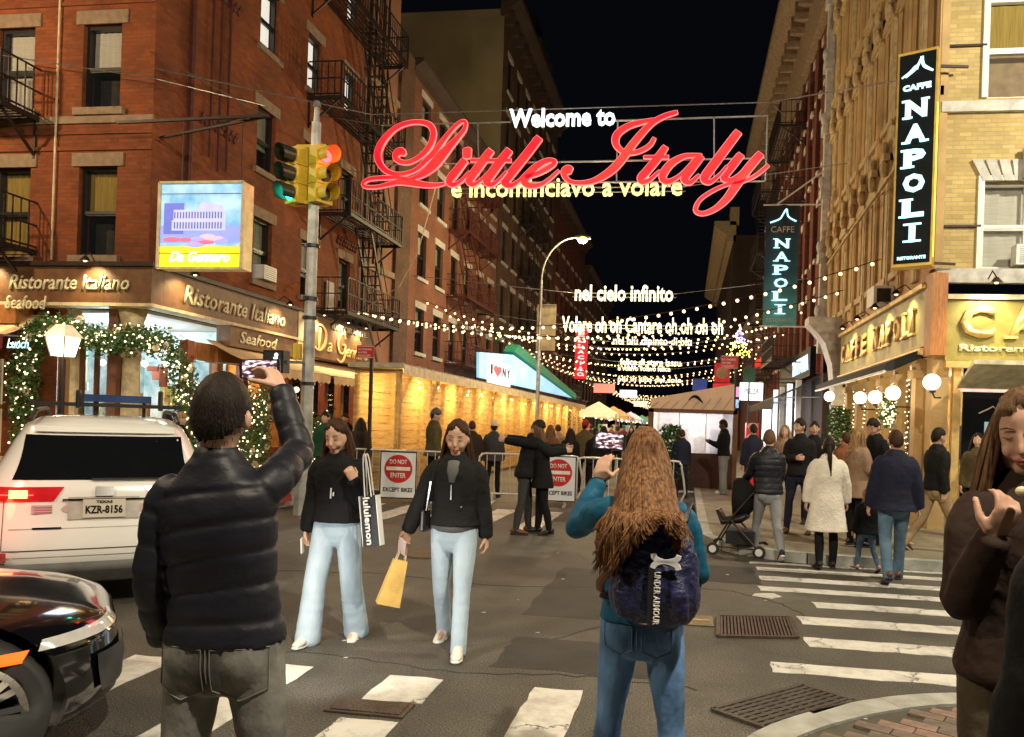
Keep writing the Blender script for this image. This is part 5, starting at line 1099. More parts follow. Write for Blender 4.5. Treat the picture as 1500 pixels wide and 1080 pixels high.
# thin sign poles
def signpole(lab, x, y, z, w_, h_, z0=0, lines=3, top_extra=()):
    t = thing('street_sign', lab, 'street sign', (x, y, z0)); MB().box(x - .03, x + .03, y - .03, y + .03, z0, z + h_ / 2).build('post', M['iron'], t)
    p = MB().box(x - w_ + .06, x + .06, y - .05, y - .035, z - h_ / 2, z + h_ / 2).build('sign_plate', mat('sign_red', (.5, .015, .02), .45), t)
    q = MB()
    for a, b_ in ((0, 1),): q.box(x - w_ + .07, x + .05, y - .053, y - .051, z - h_ / 2 + .01, z - h_ / 2 + .02); q.box(x - w_ + .07, x + .05, y - .053, y - .051, z + h_ / 2 - .02, z + h_ / 2 - .01)
    q.build('sign_border', M['white'], t)
    for s_, k, wd in (('NO STANDING', .62, .85), ('ANYTIME', .36, .55), ('POLICE DEPT', .12, .8)): text(t, s_, (x - w_ + .09, y - .051, z - h_ / 2 + h_ * k), w_ * wd * .92, h_ * .15, M['white'], ext=.003)
    return t
p = W(545, 516, 15); signpole('red no standing sign on a dark post left of the covered shed', p.x, p.y, p.z, .36, .25, .0)
p = W(1078, 531, 21); signpole('red no standing sign on a dark post beside the white tent', p.x, p.y, p.z, .48, .36, .0)
gs = W(1098, 548, 22); tt = thing('green_street_sign', 'small dark green notice sign behind the right red sign', 'sign', gs); bbox(tt, 'sign_plate', mat('sign_green', (.01, .07, .04), .5), gs.x - .17, gs.x + .17, gs.y, gs.y + .03, gs.z - .25, gs.z + .2)
for k, s_ in enumerate(('ONE', 'HOUR', 'PARK')): text(tt, s_, (gs.x - .12, gs.y - .002, gs.z + .05 - k * .12), .24, .07, M['white'], ext=.003) if 0 else None
MB().box(gs.x - .02, gs.x + .02, gs.y + .03, gs.y + .07, 0, gs.z + .2).build('post', M['iron'], tt)
pn = W(800, 480, 29.5); t = thing('pole_banner', 'pale beige pennant banner hanging beside the curved street lamp', 'banner', pn)
bbox(t, 'cloth', mat('beige_cloth', (.36, .3, .2), .9, var=.4, scale=3), pn.x - .38, pn.x + .38, pn.y, pn.y + .02, pn.z - .9, pn.z + .9); MB().bar((lb.x, pn.y, pn.z + .9), (pn.x + .4, pn.y, pn.z + .9), .03).build('banner_arm', M['steel'], t)
# ================================================================ dining shed on the left
S0x, S1x, SY0, SY1, SH = -7.4, -6.32, 16.0, 46, 2.98
shed = thing('dining_shed', 'long covered dining shed with clear plastic sides glowing golden from inside', 'dining shed', (S1x, SY0, 0))
plank = mat('light_planks', (.6, .38, .14), .6, bump=.3, stretch=(1, 1, 8), var=.35, scale=3)
pk = [MB().box(S0x, S0x + .03, 0, 2.98, 0, .16).mesh('plank', plank)]
for sY in range(10):
    for j in range(15):
        o = put('plank', pk[0], shed, (0 + R.uniform(-.006, .006), SY0 + .02 + sY * 3.0, .12 + j * .185)) if sY < 5 else None
bbox(shed, 'back_boards', plank, S0x, S0x + .03, SY0 + 15, SY1, .1, 2.9)
for j in range(15):
    MB().box(S0x, S1x - .06, SY0 + .03, SY0 + .06, .12 + j * .185, .12 + j * .185 + .16).build('plank', plank, shed) if j < 5 else None
for i in range(16):
    y = SY0 + .08 + i * 2.0
    if y > SY1: break
    MB().box(S1x - .12, S1x - .02, y - .06, y + .06, 0, 2.8).box(S0x + .04, S0x + .12, y - .05, y + .05, 0, 2.8).box(S0x, S1x, y - .04, y + .04, 2.72, 2.82).build('post', plank, shed)
    MB().bar((S1x - .07, y, 2.0), (S1x - .07, y + .7, 2.72), .07).build('brace', plank, shed)
bbox(shed, 'roof', mat('corrugated_roof', (.4, .34, .22), .6, bump=.3), S0x - .1, S1x + .12, SY0 - .15, SY1, 2.83, 2.93)
for i in range(60): y = SY0 - .1 + i * .5; MB().bar((S0x, y, 2.94), (S1x + .1, y, 2.94), .05, .03).build('roof_rib', M['steel'], shed) if i < 40 else None
bbox(shed, 'eave_board', M['cream'], S1x + .125, S1x + .15, SY0 - .15, SY1, 2.68, 2.9); bbox(shed, 'floor', M['wood'], S0x, S1x, SY0, SY1, .01, .09)
for i in range(4): bbox(shed, 'rail', plank, S1x - .11, S1x - .04, SY0, SY1, .35 + i * .2, .43 + i * .2)
vin = vinyl_mat('clear_vinyl', (.98, .76, .36), .60, .5, 1.6, (1, 1, 5))
for i in range(15):
    y0 = SY0 + i * 2.0; v = MB()
    for k in range(6): a, b_ = y0 + 2 * k / 6, y0 + 2 * (k + 1) / 6; v.quad((S1x + .02 + .02 * (k % 2), a, .1), (S1x + .02 + .02 * ((k + 1) % 2), b_, .1), (S1x + .02 + .02 * ((k + 1) % 2), b_, 2.7), (S1x + .02 + .02 * (k % 2), a, 2.7))
    v.build('vinyl_panel', vin, shed)
v = MB().quad((S0x, SY0 - .03, 1.0), (S1x, SY0 - .03, 1.0), (S1x, SY0 - .03, 2.7), (S0x, SY0 - .03, 2.7)); v.build('vinyl_panel', vin, shed)
for i in range(11):
    y = SY0 + 1 + i * 2.8; light('shed_light', 'POINT', ((S0x + S1x) / 2 + .1, y, 2.35), 60, (1, .68, .24), .25)
for i in range(40):
    y = SY0 + .4 + i * .72; o = MB().ball((S1x - .25 - .25 * (i % 2), y, 2.52 + .05 * (i % 3)), .035, 8, 6).build('bulb', M['tungsten'], shed)
for i in range(7):
    y = SY0 + 1.4 + i * 3; o = MB().box(-7.3, -6.75, y - .4, y + .4, .74, .78).build('table_top', M['wood'], shed); MB().cyl((-7.0, y, .1), (-7.0, y, .74), .04).build('table_leg', M['iron'], o)
# ================================================================ souvenir stall tent behind
q = lambda x, y, X=-7.3: OX(x, y, X)
t = thing('souvenir_stall', 'light blue souvenir tent with heart slogan board and green sloping roof edge', 'stall', (-7.3, 30, 2.9))
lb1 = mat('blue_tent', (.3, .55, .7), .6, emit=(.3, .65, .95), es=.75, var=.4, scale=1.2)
pa, pb2, pc_, pd = q(702, 516), q(752, 520), q(838, 583), q(702, 553)
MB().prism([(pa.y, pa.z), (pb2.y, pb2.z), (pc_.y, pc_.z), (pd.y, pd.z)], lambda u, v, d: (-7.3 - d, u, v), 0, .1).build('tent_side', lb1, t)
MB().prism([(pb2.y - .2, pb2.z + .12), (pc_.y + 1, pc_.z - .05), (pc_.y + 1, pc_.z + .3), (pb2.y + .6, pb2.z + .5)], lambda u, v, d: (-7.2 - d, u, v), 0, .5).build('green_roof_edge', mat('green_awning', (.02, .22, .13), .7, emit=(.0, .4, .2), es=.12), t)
ga, gb = q(716, 560, -7.2), q(750, 540, -7.2)
bbox(t, 'slogan_board', glow('white_board', (.9, .95, 1), .85), -7.28, -7.25, ga.y, gb.y, ga.z, gb.z + .1)
red = mat('heart_red', (.6, .02, .05), .5, emit=(1, .03, .1), es=.5); lw = gb.y - ga.y; zz = (ga.z + gb.z) / 2 - .05
text(t, 'I', (-7.235, ga.y + lw * .1, zz), lw * .06, .36, M['signblack'], rz=pi / 2); text(t, 'N Y', (-7.235, ga.y + lw * .6, zz), lw * .34, .36, M['signblack'], rz=pi / 2)
hy, hz = ga.y + lw * .38, zz + .18
hp = [(hy + .0 + lw * .16 * (sin(a) ** 3), hz + .015 * (13 * cos(a) - 5 * cos(2 * a) - 2 * cos(3 * a) - cos(4 * a))) for a in [i * 2 * pi / 24 for i in range(24)]]
MB().prism(hp, lambda u, v, d: (-7.235 + d, u, v), 0, .02).build('heart', red, t)
for i in range(5): bbox(t, 'hanging_shirt', (M['white'], M['black'], red, lb1, M['whitel'])[i], -7.2, -7.14, pd.y - 1 + i * .9, pd.y - .4 + i * .9, 2.95, 3.5) if 0 else None
light('stall_glow', 'POINT', (-6.4, 33, 3.8), 30, (.5, .8, 1), .5)
# vertical red neon
a, b_ = OX(852, 490, -7.9), OX(852, 556, -7.9)
t = thing('vertical_neon_sign', 'small vertical red restaurant sign glowing far down the left side', 'sign', (a.x, a.y, b_.z)); wN = .9; hN = a.z - b_.z + .6
bbox(t, 'sign_box', mat('neon_red_box', (.4, .01, .02), .5, emit=(1, .02, .04), es=.75), a.x - wN / 2, a.x + wN / 2, a.y, a.y + .3, b_.z, b_.z + hN)
for i, ch in enumerate('BELLACIAO'): text(t, ch, (a.x - wN * .28 if ch != 'I' else a.x - .06, a.y - .01, b_.z + hN * (.905 - i * .107)), wN * .55 if ch != 'I' else .12, hN * .075, glow('pink_lit', (1, .55, .5), 1.6), bold=.04, ext=.03)
# ================================================================ right tent and kiosk
tY0 = 20.3; qa, qb, qc, qd = OY(953, 584, tY0), OY(1076, 563, tY0), OY(1076, 603, tY0), OY(953, 598, tY0)
t = thing('market_tent', 'pale canvas market tent with clear window walls on the right of the road', 'tent', (0, tY0, 0))
canv = mat('canvas', (.6, .42, .28), .8, var=.15, scale=2, emit=(1, .7, .45), es=.10)  # faint emission stands in for lamplight coming through the cloth from inside
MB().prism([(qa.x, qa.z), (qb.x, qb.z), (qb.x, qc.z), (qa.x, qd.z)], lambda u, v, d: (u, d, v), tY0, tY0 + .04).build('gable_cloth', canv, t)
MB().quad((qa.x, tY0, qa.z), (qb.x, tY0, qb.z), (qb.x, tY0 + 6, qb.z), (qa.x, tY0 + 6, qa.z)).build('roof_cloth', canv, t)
for i in range(9): u = qa.x + (qb.x - qa.x) * i / 8; MB().bar((u, tY0 - .02, qd.z), (u + .22, tY0 - .02, qd.z + .18 + .2 * i / 8), .015).build('cloth_fold', mat('canvas_fold', (.42, .28, .18), .8), t)
e = MB(); ec = OY(1020, 585, tY0); ribbon(e, [(ec.x - .2, ec.z - .03, .02), (ec.x - .08, ec.z + .07, .06), (ec.x + .04, ec.z + .04, .08), (ec.x + .18, ec.z - .1, .02)], 1, lambda u, v, d: (u, tY0 - .04 + d, v), .01); e.build('swoosh_emblem', M['signblack'], t)
MB().box(qa.x - .03, qb.x + .1, tY0 - .06, tY0 + .06, qd.z - .1, qd.z).box(qa.x - .04, qa.x + .1, tY0 - .06, tY0 + .06, 0, qd.z).box(qb.x - .0, qb.x + .12, tY0 - .06, tY0 + .06, 0, qd.z).box(qa.x - .04, qa.x + .06, tY0 + 5.8, tY0 + 6, 0, qd.z).build('frame', M['wood'], t)
zl = OY(1000, 663, tY0).z; tv = vinyl_mat('milky_vinyl', (.8, .85, .9), .45, .6, 2.5)
n = 3
for i in range(n):
    x0, x1 = qa.x + .1 + (qb.x - qa.x - .1) * i / n, qa.x + .1 + (qb.x - qa.x - .1) * (i + 1) / n - .02
    MB().quad((x0, tY0 + .01, zl), (x1, tY0 + .01, zl), (x1, tY0 + .01, qd.z - .1), (x0, tY0 + .01, qd.z - .1)).build('window_panel', tv, t); MB().box(x1, x1 + .02, tY0 - .01, tY0 + .03, zl, qd.z - .1).build('mullion', M['grey'], t)
bbox(t, 'lower_panel', mat('dark_red_brown', (.06, .02, .015), .6), qa.x + .1, qb.x, tY0, tY0 + .05, .05, zl); bbox(t, 'back_panel', mat('pale_inside', (.6, .6, .58), .8, var=.4, scale=3), qa.x, qb.x, tY0 + 5.9, tY0 + 5.95, 0, qd.z); bbox(t, 'side_panel', M['cream'], qa.x - .02, qa.x, tY0 + .1, tY0 + 5.8, 0, qd.z)
for y in (1.5, 4): light('tent_light', 'POINT', (.3, tY0 + y, 2.1), 130, (.95, .93, 1), .3)
for i in range(5): MB().box(qa.x + .3 + i * .45, qa.x + .6 + i * .45, tY0 + 1.0, tY0 + 1.3, .9, 1.5 + .2 * (i % 2)).build('goods_box', (M['redwood'], M['white'], M['cream'], M['black'], M['sig'] if 'sig' in M else M['blindy'])[i], t)
# low steel rail frame before the tent
t = thing('rail_frame', 'thin metal rail frame standing in front of the market tent', 'railing', G(990, 720)); P = G(972, 716); Q = G(1032, 722)
MB().tube([P, (P.x, P.y, 1.05), (Q.x, Q.y, 1.05), Q], .02).tube([(P.x, P.y, .5), (Q.x, Q.y, .5)], .015).build('rail', M['grey'], t)
def kiosk(lab, cat, name, x0, x1, yt, yb, Y, m, d=.4, extra=None):
    a, b_ = OY(x0, yb, Y), OY(x1, yt, Y); t = thing(name, lab, cat, (a.x, Y, max(0, a.z)))
    bbox(t, 'body', m, a.x, b_.x, Y, Y + d, max(0, a.z), b_.z); return t, a, b_
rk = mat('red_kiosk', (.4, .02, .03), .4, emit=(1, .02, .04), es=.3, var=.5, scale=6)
t, a, b_ = kiosk('red vending kiosk with pale lettered panel beside the black stroller', 'kiosk', 'vending_kiosk', 1090, 1112, 620, 722, 20.5, rk)
for k in range(5): MB().ball(((a.x + b_.x) / 2, 20.49, .7 + k * .28), (.14, .01, .1), 10, 6).build('printed_blob', M['creaml'], t)
t, a, b_ = kiosk('white lightbox sign glowing above the red kiosk', 'sign', 'lightbox_sign', 1084, 1118, 561, 586, 24, glow('white_lightbox', (.85, .95, 1), 1.5), .25)
tY(t, 'PIZZA', 1090, 1112, 569, 577, 23.99, M['grey'], bold=.02)
kiosk('bright cool white shop doorway right of the red kiosk', 'shop window', 'lit_doorway', 1114, 1130, 600, 700, 26, glow('cool_door', (.8, .95, 1), 1.3), .1)
for k, (x0, x1, yt, yb, c, lab) in enumerate(((1046, 1070, 532, 560, (.35, .01, .02), 'dark red crest flag behind the market tent'), (1044, 1073, 562, 572, (.5, .02, .03), 'red strip banner under the crest flag'), (1014, 1036, 556, 572, (.02, .04, .2), 'small blue banner over the market tent roof'))):
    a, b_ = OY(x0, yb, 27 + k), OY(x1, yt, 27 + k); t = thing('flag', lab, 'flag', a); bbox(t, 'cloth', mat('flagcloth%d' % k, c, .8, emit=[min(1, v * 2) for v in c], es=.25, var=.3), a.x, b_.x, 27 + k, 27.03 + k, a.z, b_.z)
    if k == 0: MB().ball(((a.x + b_.x) / 2, 26.99, (a.z + b_.z) / 2), (.22, .01, .22), 14, 8).build('crest', M['stone'], t)
    MB().tube([(a.x, 27.01 + k, b_.z), (XR, 27.01 + k, b_.z + .1)], .02).build('flag_pole', M['iron'], t)
# cluster of coloured lights and paper lanterns
cp_ = OX(1085, 505, 3.2)
t = thing('coloured_light_cluster', 'cluster of purple and yellow festive lights beside the right red sign', 'festive lights', cp_)
for nm, c, z0, z1, n in (('purple_light', (.25, .12, 1), .1, .9, 40), ('white_light', (1, .9, .9), -.2, 1.1, 50), ('yellow_light', (1, .8, .1), -.8, .2, 80)):
    b = MB()
    for _ in range(n): z = R.uniform(z0, z1); r_ = (1.15 - z) * .42; b.ball(cp_ + Vector((R.uniform(-r_, r_) - .1, R.uniform(-.3, .3), z)), .035, 5, 4)
    tag(b.build(nm, glow(nm, c, 6), t), kind='stuff')
for k in range(4):
    p = OX(1104 + k * 7, 536 - k * 4, 3.4); t = thing('paper_lantern', ('lowest', 'second', 'third', 'highest')[k] + ' red paper lantern in the row under the teal banner', 'lantern', p, 0, 'red paper lanterns'); MB().ball(p, (.17, .17, .2), 12, 8).build('shade', mat('lantern_red', (.5, .03, .02), .6, emit=(1, .06, .03), es=.5), t); MB().tube([p + Vector((0, 0, .2)), p + Vector((0, 0, .6))], .008).build('cord', M['iron'], t)
# right row awnings and signs
awning('black awning of the shop past the stone bracket', FRr, 10.5, 15.2, 3.5, 2.8, 1.4, mat('black_cloth2', (.012, .012, .014), .7), .35)
awning('dark striped awning farther along the right pavement', FRr, 4.0, 9.6, 3.4, 2.8, 1.3, mat('black_cloth3', (.03, .03, .032), .7), .3, [mat('black_cloth4', (.02, .02, .02), .7), mat('greycloth', (.35, .35, .36), .7)])
t = thing('shop_sign', 'black shop sign with pale blue lettering above the black awning', 'sign', (XR, 27, 3.7)); bbox(t, 'sign_box', M['signblack'], XR - .3, XR - .1, 25, 33, 3.55, 4.5); tXr(t, 'TRATTORIA', 25.3, 29, 3.75, 4.3, XR - .305, glow('blue_letters', (.55, .8, 1), 1.3), bold=.03)
for i in range(4): MB().box(XR - .5, XR - .32, 26.5 + i * 2.2, 26.7 + i * 2.2, .2, 3.5).build('white_post', glow('post_lit', (.85, .95, 1), .9) if i % 2 else M['white'], t)
light('shop_glow', 'POINT', (3.2, 27, 2.4), 60, (.8, .92, 1), .3); light('shop_glow', 'POINT', (3.2, 34, 2.4), 60, (.85, .95, 1), .3)
# far market clutter: booths with lit roofs
cols = [(.9, .8, .5), (.9, .2, .15), (.25, .7, .3), (.3, .6, .9), (.95, .9, .8), (.8, .3, .6), (.9, .5, .15)]
cn = ['cream', 'red', 'green', 'blue', 'white', 'pink', 'orange']
for i in range(16):
    side = i % 2; y = 48 + i * 5.2 + R.uniform(-1, 1); x = (-6.3 + R.uniform(0, .8)) if not side else (-.4 + R.uniform(-.2, .8)); c = cols[(i * 3) % 7]
    t = thing('market_booth', '%s roofed market booth, number %s along the %s side of the far street' % (cn[(i * 3) % 7], ('one', 'two', 'three', 'four', 'five', 'six', 'seven', 'eight')[i // 2], 'right' if side else 'left'), 'market booth', (x, y, 0), 0, 'market booths down the street')
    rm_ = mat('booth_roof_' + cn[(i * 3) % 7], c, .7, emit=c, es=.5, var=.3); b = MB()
    x0, x1, y0, y1 = x - 1.3, x + 1.3, y, y + 2.6; pk_ = (x, (y0 + y1) / 2, 3.3)
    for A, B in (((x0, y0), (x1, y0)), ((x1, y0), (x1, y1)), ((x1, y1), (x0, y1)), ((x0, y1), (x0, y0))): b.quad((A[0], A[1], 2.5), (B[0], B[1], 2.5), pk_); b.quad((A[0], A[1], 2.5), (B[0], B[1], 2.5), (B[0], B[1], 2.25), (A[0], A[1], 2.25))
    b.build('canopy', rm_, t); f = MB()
    for X, Yy in ((x0, y0), (x1, y0), (x1, y1), (x0, y1)): f.box(X - .03, X + .03, Yy - .03, Yy + .03, 0, 2.5)
    f.build('frame', M['grey'], t); bbox(t, 'counter', M['wood'], x0 + .1, x1 - .1, y0 + .1, y0 + .5, 0, .95)
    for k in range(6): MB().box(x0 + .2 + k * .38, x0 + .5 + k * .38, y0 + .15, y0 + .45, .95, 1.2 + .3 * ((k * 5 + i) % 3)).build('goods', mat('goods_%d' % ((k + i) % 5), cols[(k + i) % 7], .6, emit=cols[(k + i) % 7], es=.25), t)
    for k in range(3): MB().ball((x - .8 + k * .8, y0 - .05, 2.2), .07, 8, 6).build('bulb', M['bulbw'], t)
for i, (Y, x, z, c) in enumerate(((50, -5.5, 4.2, 1), (62, -4.8, 4.4, 4), (70, 2.4, 4.0, 2), (46, 2.9, 4.0, 5), (82, -5, 4.2, 0), (55, 3.0, 3.6, 3), (92, 1.5, 4.4, 4))):
    t = thing('hanging_shop_sign', '%s lit shop sign %s' % (cn[c], ('beside the vertical red neon', 'above the far left booths', 'above the far right booths', 'just beyond the market tent', 'deep on the far left side', 'mid way on the right side', 'hung high near the street end')[i]), 'sign', (x, Y, z)); bbox(t, 'sign_box', glow('shop_sign_' + cn[c], cols[c], 1.0), x - .7, x + .7, Y, Y + .2, z - .3, z + .3)
    MB().tube([(x, Y + .1, z + .3), (XL if x < 0 else XR, Y + .1, z + .9)], .02).build('bracket', M['iron'], t)
# ================================================================ barriers
barm = mat('barrier_steel', (.72, .72, .7), .35, .6, var=.1)
def barrier(lab, x, y, rz, L_=2.2):
    t = thing('crowd_barrier', lab, 'barrier', (x, y, 0), rz, 'steel crowd barriers across the street'); h = 1.05
    P = crs([(-L_ / 2, 0, .22), (-L_ / 2, 0, .9), (-L_ / 2 + .04, 0, 1.0), (-L_ / 2 + .14, 0, h), (0, 0, h), (L_ / 2 - .14, 0, h), (L_ / 2 - .04, 0, 1.0), (L_ / 2, 0, .9), (L_ / 2, 0, .22), (0, 0, .22), (-L_ / 2, 0, .22)], 3)
    MB().tube(P, .021, 8).build('frame', barm, t, world=False, smooth=True)
    n = int(L_ / .16)
    for i in range(1, n): xx = -L_ / 2 + L_ * i / n; MB().tube([(xx, 0, .22), (xx, 0, h)], .009, 6).build('bar', barm, t, world=False)
    for s_ in (-1, 1): MB().bar((s_ * L_ * .36, -.33, .02), (s_ * L_ * .36, .33, .02), .05, .03).bar((s_ * L_ * .36, 0, .02), (s_ * L_ * .36, 0, .22), .04).build('foot', barm, t, world=False)
    return t
barrier('crowd barrier with the complete do not enter sign', -5.95, 14.95, .12, 2.3)
barrier('crowd barrier left end standing behind the walking women', -8.0, 14.7, -.1, 1.6) if 0 else None
barrier('crowd barrier partly hidden by the embracing couple', -3.2, 15.35, .1, 2.1)
barrier('crowd barrier directly behind the teal jacket woman', -1.1, 15.1, .05, 2.1)
def dne(lab, x, y, rz, z=.18):
    t = thing('do_not_enter_sign', lab, 'sign', (x, y, z), rz); w_, h = .72, .92; B = lambda *a: MB().box(*a)
    B(-w_ / 2, w_ / 2, -.02, 0, 0, h).build('sign_board', mat('sign_white', (.72, .74, .78), .5, var=.05), t, world=False)
    B(-w_ / 2, w_ / 2, -.024, -.0205, 0, .02).box(-w_ / 2, w_ / 2, -.024, -.0205, h - .02, h).box(-w_ / 2, -w_ / 2 + .02, -.024, -.0205, .021, h - .021).box(w_ / 2 - .02, w_ / 2, -.024, -.0205, .021, h - .021).build('border', M['signblack'], t, world=False)
    MB().cyl((0, -.0205, .58), (0, -.026, .58), .275, n=36).build('red_disc', mat('sign_red', (.5, .015, .02), .45), t, world=False)
    B(-.235, .235, -.031, -.0265, .55, .62).build('white_bar', M['white'], t, world=False)
    for s_, ww, hh, zz, m_ in (('DO NOT', .34, .095, .67, 'white'), ('ENTER', .3, .095, .405, 'white'), ('EXCEPT BIKES', .58, .085, .13, 'signblack')): put('lettering', text_mesh(s_, ww, hh, M[m_], bold=.02, ext=.004), t, (-ww / 2, -.027 if zz > .3 else -.0215, zz), world=False)
p = W(584, 702, 14.75); dne('white board with a complete red do not enter disc on the left barrier', p.x, p.y - .02, .12, .15)
p = W(818, 707, 15.2); dne('second do not enter board half hidden by the embracing couple', p.x, p.y - .02, .08, .15)
# bin, cone-red planter
p = G(552, 705); t = thing('rubbish_bin', 'black plastic rubbish bin behind the left barrier', 'bin', (-7.3, 15.2, 0)); MB().loft([(-7.3, 15.2, .0), (-7.3, 15.2, .95)], [.2, .27], n=16, cap=False).build('body', M['black'], t); MB().loft([(-7.3, 15.2, .96), (-7.3, 15.2, 1.0), (-7.3, 15.2, 1.1)], [.3, .3, .18], n=16).build('lid', mat('bin_lid', (.05, .05, .055), .3), t)
t = thing('planter', 'red painted planter box at the foot of the traffic signal pole', 'planter', (-7.7, 12.7, .13)); MB().prism([(-8.3, .13), (-7.15, .13), (-7.25, .62), (-8.3, .62)], lambda u, v, d: (u, d, v), 12.6, 13.0).build('box', mat('red_planter', (.35, .03, .02), .6), t); MB().box(-8.25, -7.3, 12.65, 12.95, .6, .64).build('soil', M['roof'], t)
def bush(lab, x, y, z0, r, h, n=1400, pot=None, cat='plant', name='potted_plant'):
    t = thing(name, lab, cat, (x, y, z0)); b = MB()
    for _ in range(n):
        a = R.random() * 6.28; u = R.random(); rr = r * sqrt(R.random()) * (1 - .55 * u); p = Vector((x + cos(a) * rr, y + sin(a) * rr, z0 + .45 + h * u)); d = Vector((R.uniform(-1, 1), R.uniform(-1, 1), R.uniform(-.3, 1))).normalized(); s_ = R.uniform(.06, .13); n_ = d.cross(Vector((R.uniform(-1, 1), 1, .3))).normalized()
        b.quad(p, p + d * s_ * .5 + n_ * s_ * .22, p + d * s_, p + d * s_ * .5 - n_ * s_ * .22)
    tag(b.build('foliage', leafm[0], t), kind='stuff'); MB().tube([(x, y, z0 + .2), (x, y, z0 + h * .8)], .025).build('stem', M['wood'], t)
    MB().loft([(x, y, z0), (x, y, z0 + .42)], [.16, .22], n=14, cap=False).build('pot', pot or M['black'], t)
p = G(1003, 735); bush('dark leafy potted shrub silhouetted before the market tent', -.35, 18.9, 0, .55, 1.3)
bush('tall potted evergreen behind the man in the black jacket', 3.6, 18.5, .13, .5, 1.7)
bush('potted shrub beside the red restaurant windows', -9.6, 20.3, .13, .4, .9)
# ================================================================ cars
def car_pt(S, z, u):
    """S: dict of level tables; u arc length on the plan outline from the rear centre, positive to +X; local: rear at y=0, front at +y"""
    zs = S['z']; i = max(0, min(len(zs) - 2, next((k for k in range(len(zs) - 1) if z <= zs[k + 1]), len(zs) - 2))); f = (z - zs[i]) / (zs[i + 1] - zs[i]); f = max(0, min(1, f))
    L_ = lambda k: S[k][i] * (1 - f) + S[k][i + 1] * f
    yr, yf, hw = L_('yr'), L_('yf'), L_('hw'); r = min(S.get('r', .28), hw * .8); s_ = 1 if u >= 0 else -1; a = abs(u); fl = hw - r; q = r * pi / 2
    bul = lambda x: -.05 * (1 - (x / hw) ** 2)
    if a <= fl: x, y, nx, ny = a, yr + bul(a), 0, -1
    elif a <= fl + q: t = (a - fl) / r; x, y, nx, ny = fl + r * sin(t), yr + r * (1 - cos(t)) + bul(fl) * (1 - t / 1.5708), sin(t), -cos(t)
    else:
        d = a - fl - q; side = yf - yr - 2 * r
        if d <= side: x, y, nx, ny = hw + .0, yr + r + d, 1, 0
        elif d <= side + q: t = (d - side) / r; x, y, nx, ny = fl + r * cos(t), yf - r + r * sin(t), cos(t), sin(t)
        else: x, y, nx, ny = max(0, fl - (d - side - q)), yf, 0, 1
    return Vector((x * s_, y, z)), Vector((nx * s_, ny, 0)).normalized()
def car_len(S, z):
    zs = S['z']; i = max(0, min(len(zs) - 2, next((k for k in range(len(zs) - 1) if z <= zs[k + 1]), len(zs) - 2))); f = (z - zs[i]) / (zs[i + 1] - zs[i]); L_ = lambda k: S[k][i] * (1 - f) + S[k][i + 1] * f
    r = min(S.get('r', .28), L_('hw') * .8); return L_('hw') - r + r * pi / 2 + (L_('yf') - L_('yr') - 2 * r) + r * pi / 2 + L_('hw') - r
def car_body(S, zlist, n=48):
    b = MB(); rings = []
    for z in zlist:
        Lz = car_len(S, z); rings.append([tuple(car_pt(S, z, -Lz + 2 * Lz * (k + .5) / (2 * n))[0]) for k in range(2 * n)])
    for rg in rings: b.v += rg
    m_ = 2 * n
    for j in range(len(rings) - 1):
        for k in range(m_): k2 = (k + 1) % m_; b.f.append((j * m_ + k, j * m_ + k2, (j + 1) * m_ + k2, (j + 1) * m_ + k))
    i0 = len(b.v); zt = zlist[-1]; c = [sum(p[a] for p in rings[-1]) / m_ for a in range(3)]
    prev = (len(rings) - 1) * m_
    for f, dz in ((.93, .018), (.75, .035), (.4, .045)):
        st = len(b.v)
        for p in rings[-1]: b.v.append((c[0] + (p[0] - c[0]) * f, c[1] + (p[1] - c[1]) * f, zt + dz))
        for k in range(m_): k2 = (k + 1) % m_; b.f.append((prev + k, prev + k2, st + k2, st + k))
        prev = st
    b.f.append(tuple(prev + k for k in range(m_))); b.f.append(tuple(reversed(range(m_)))); return b
def patch(S, uf0, uf1, z0, z1, off=.006, nu=14, nz=6, thick=0):
    """uf0/uf1: functions of z (0..1 fraction) giving u"""
    b = MB(); P = []
    for j in range(nz + 1):
        f = j / nz; z = z0 + (z1 - z0) * f; a, c = uf0(f), uf1(f); row = []
        for i in range(nu + 1):
            p, nn = car_pt(S, z, a + (c - a) * i / nu); row.append(p + nn * off + Vector((0, 0, 0)))
        P.append(row)
    base = len(b.v)
    for row in P: b.v += [tuple(p) for p in row]
    for j in range(nz):
        for i in range(nu): q = base + j * (nu + 1) + i; b.f.append((q, q + 1, q + nu + 2, q + nu + 1))
    return b
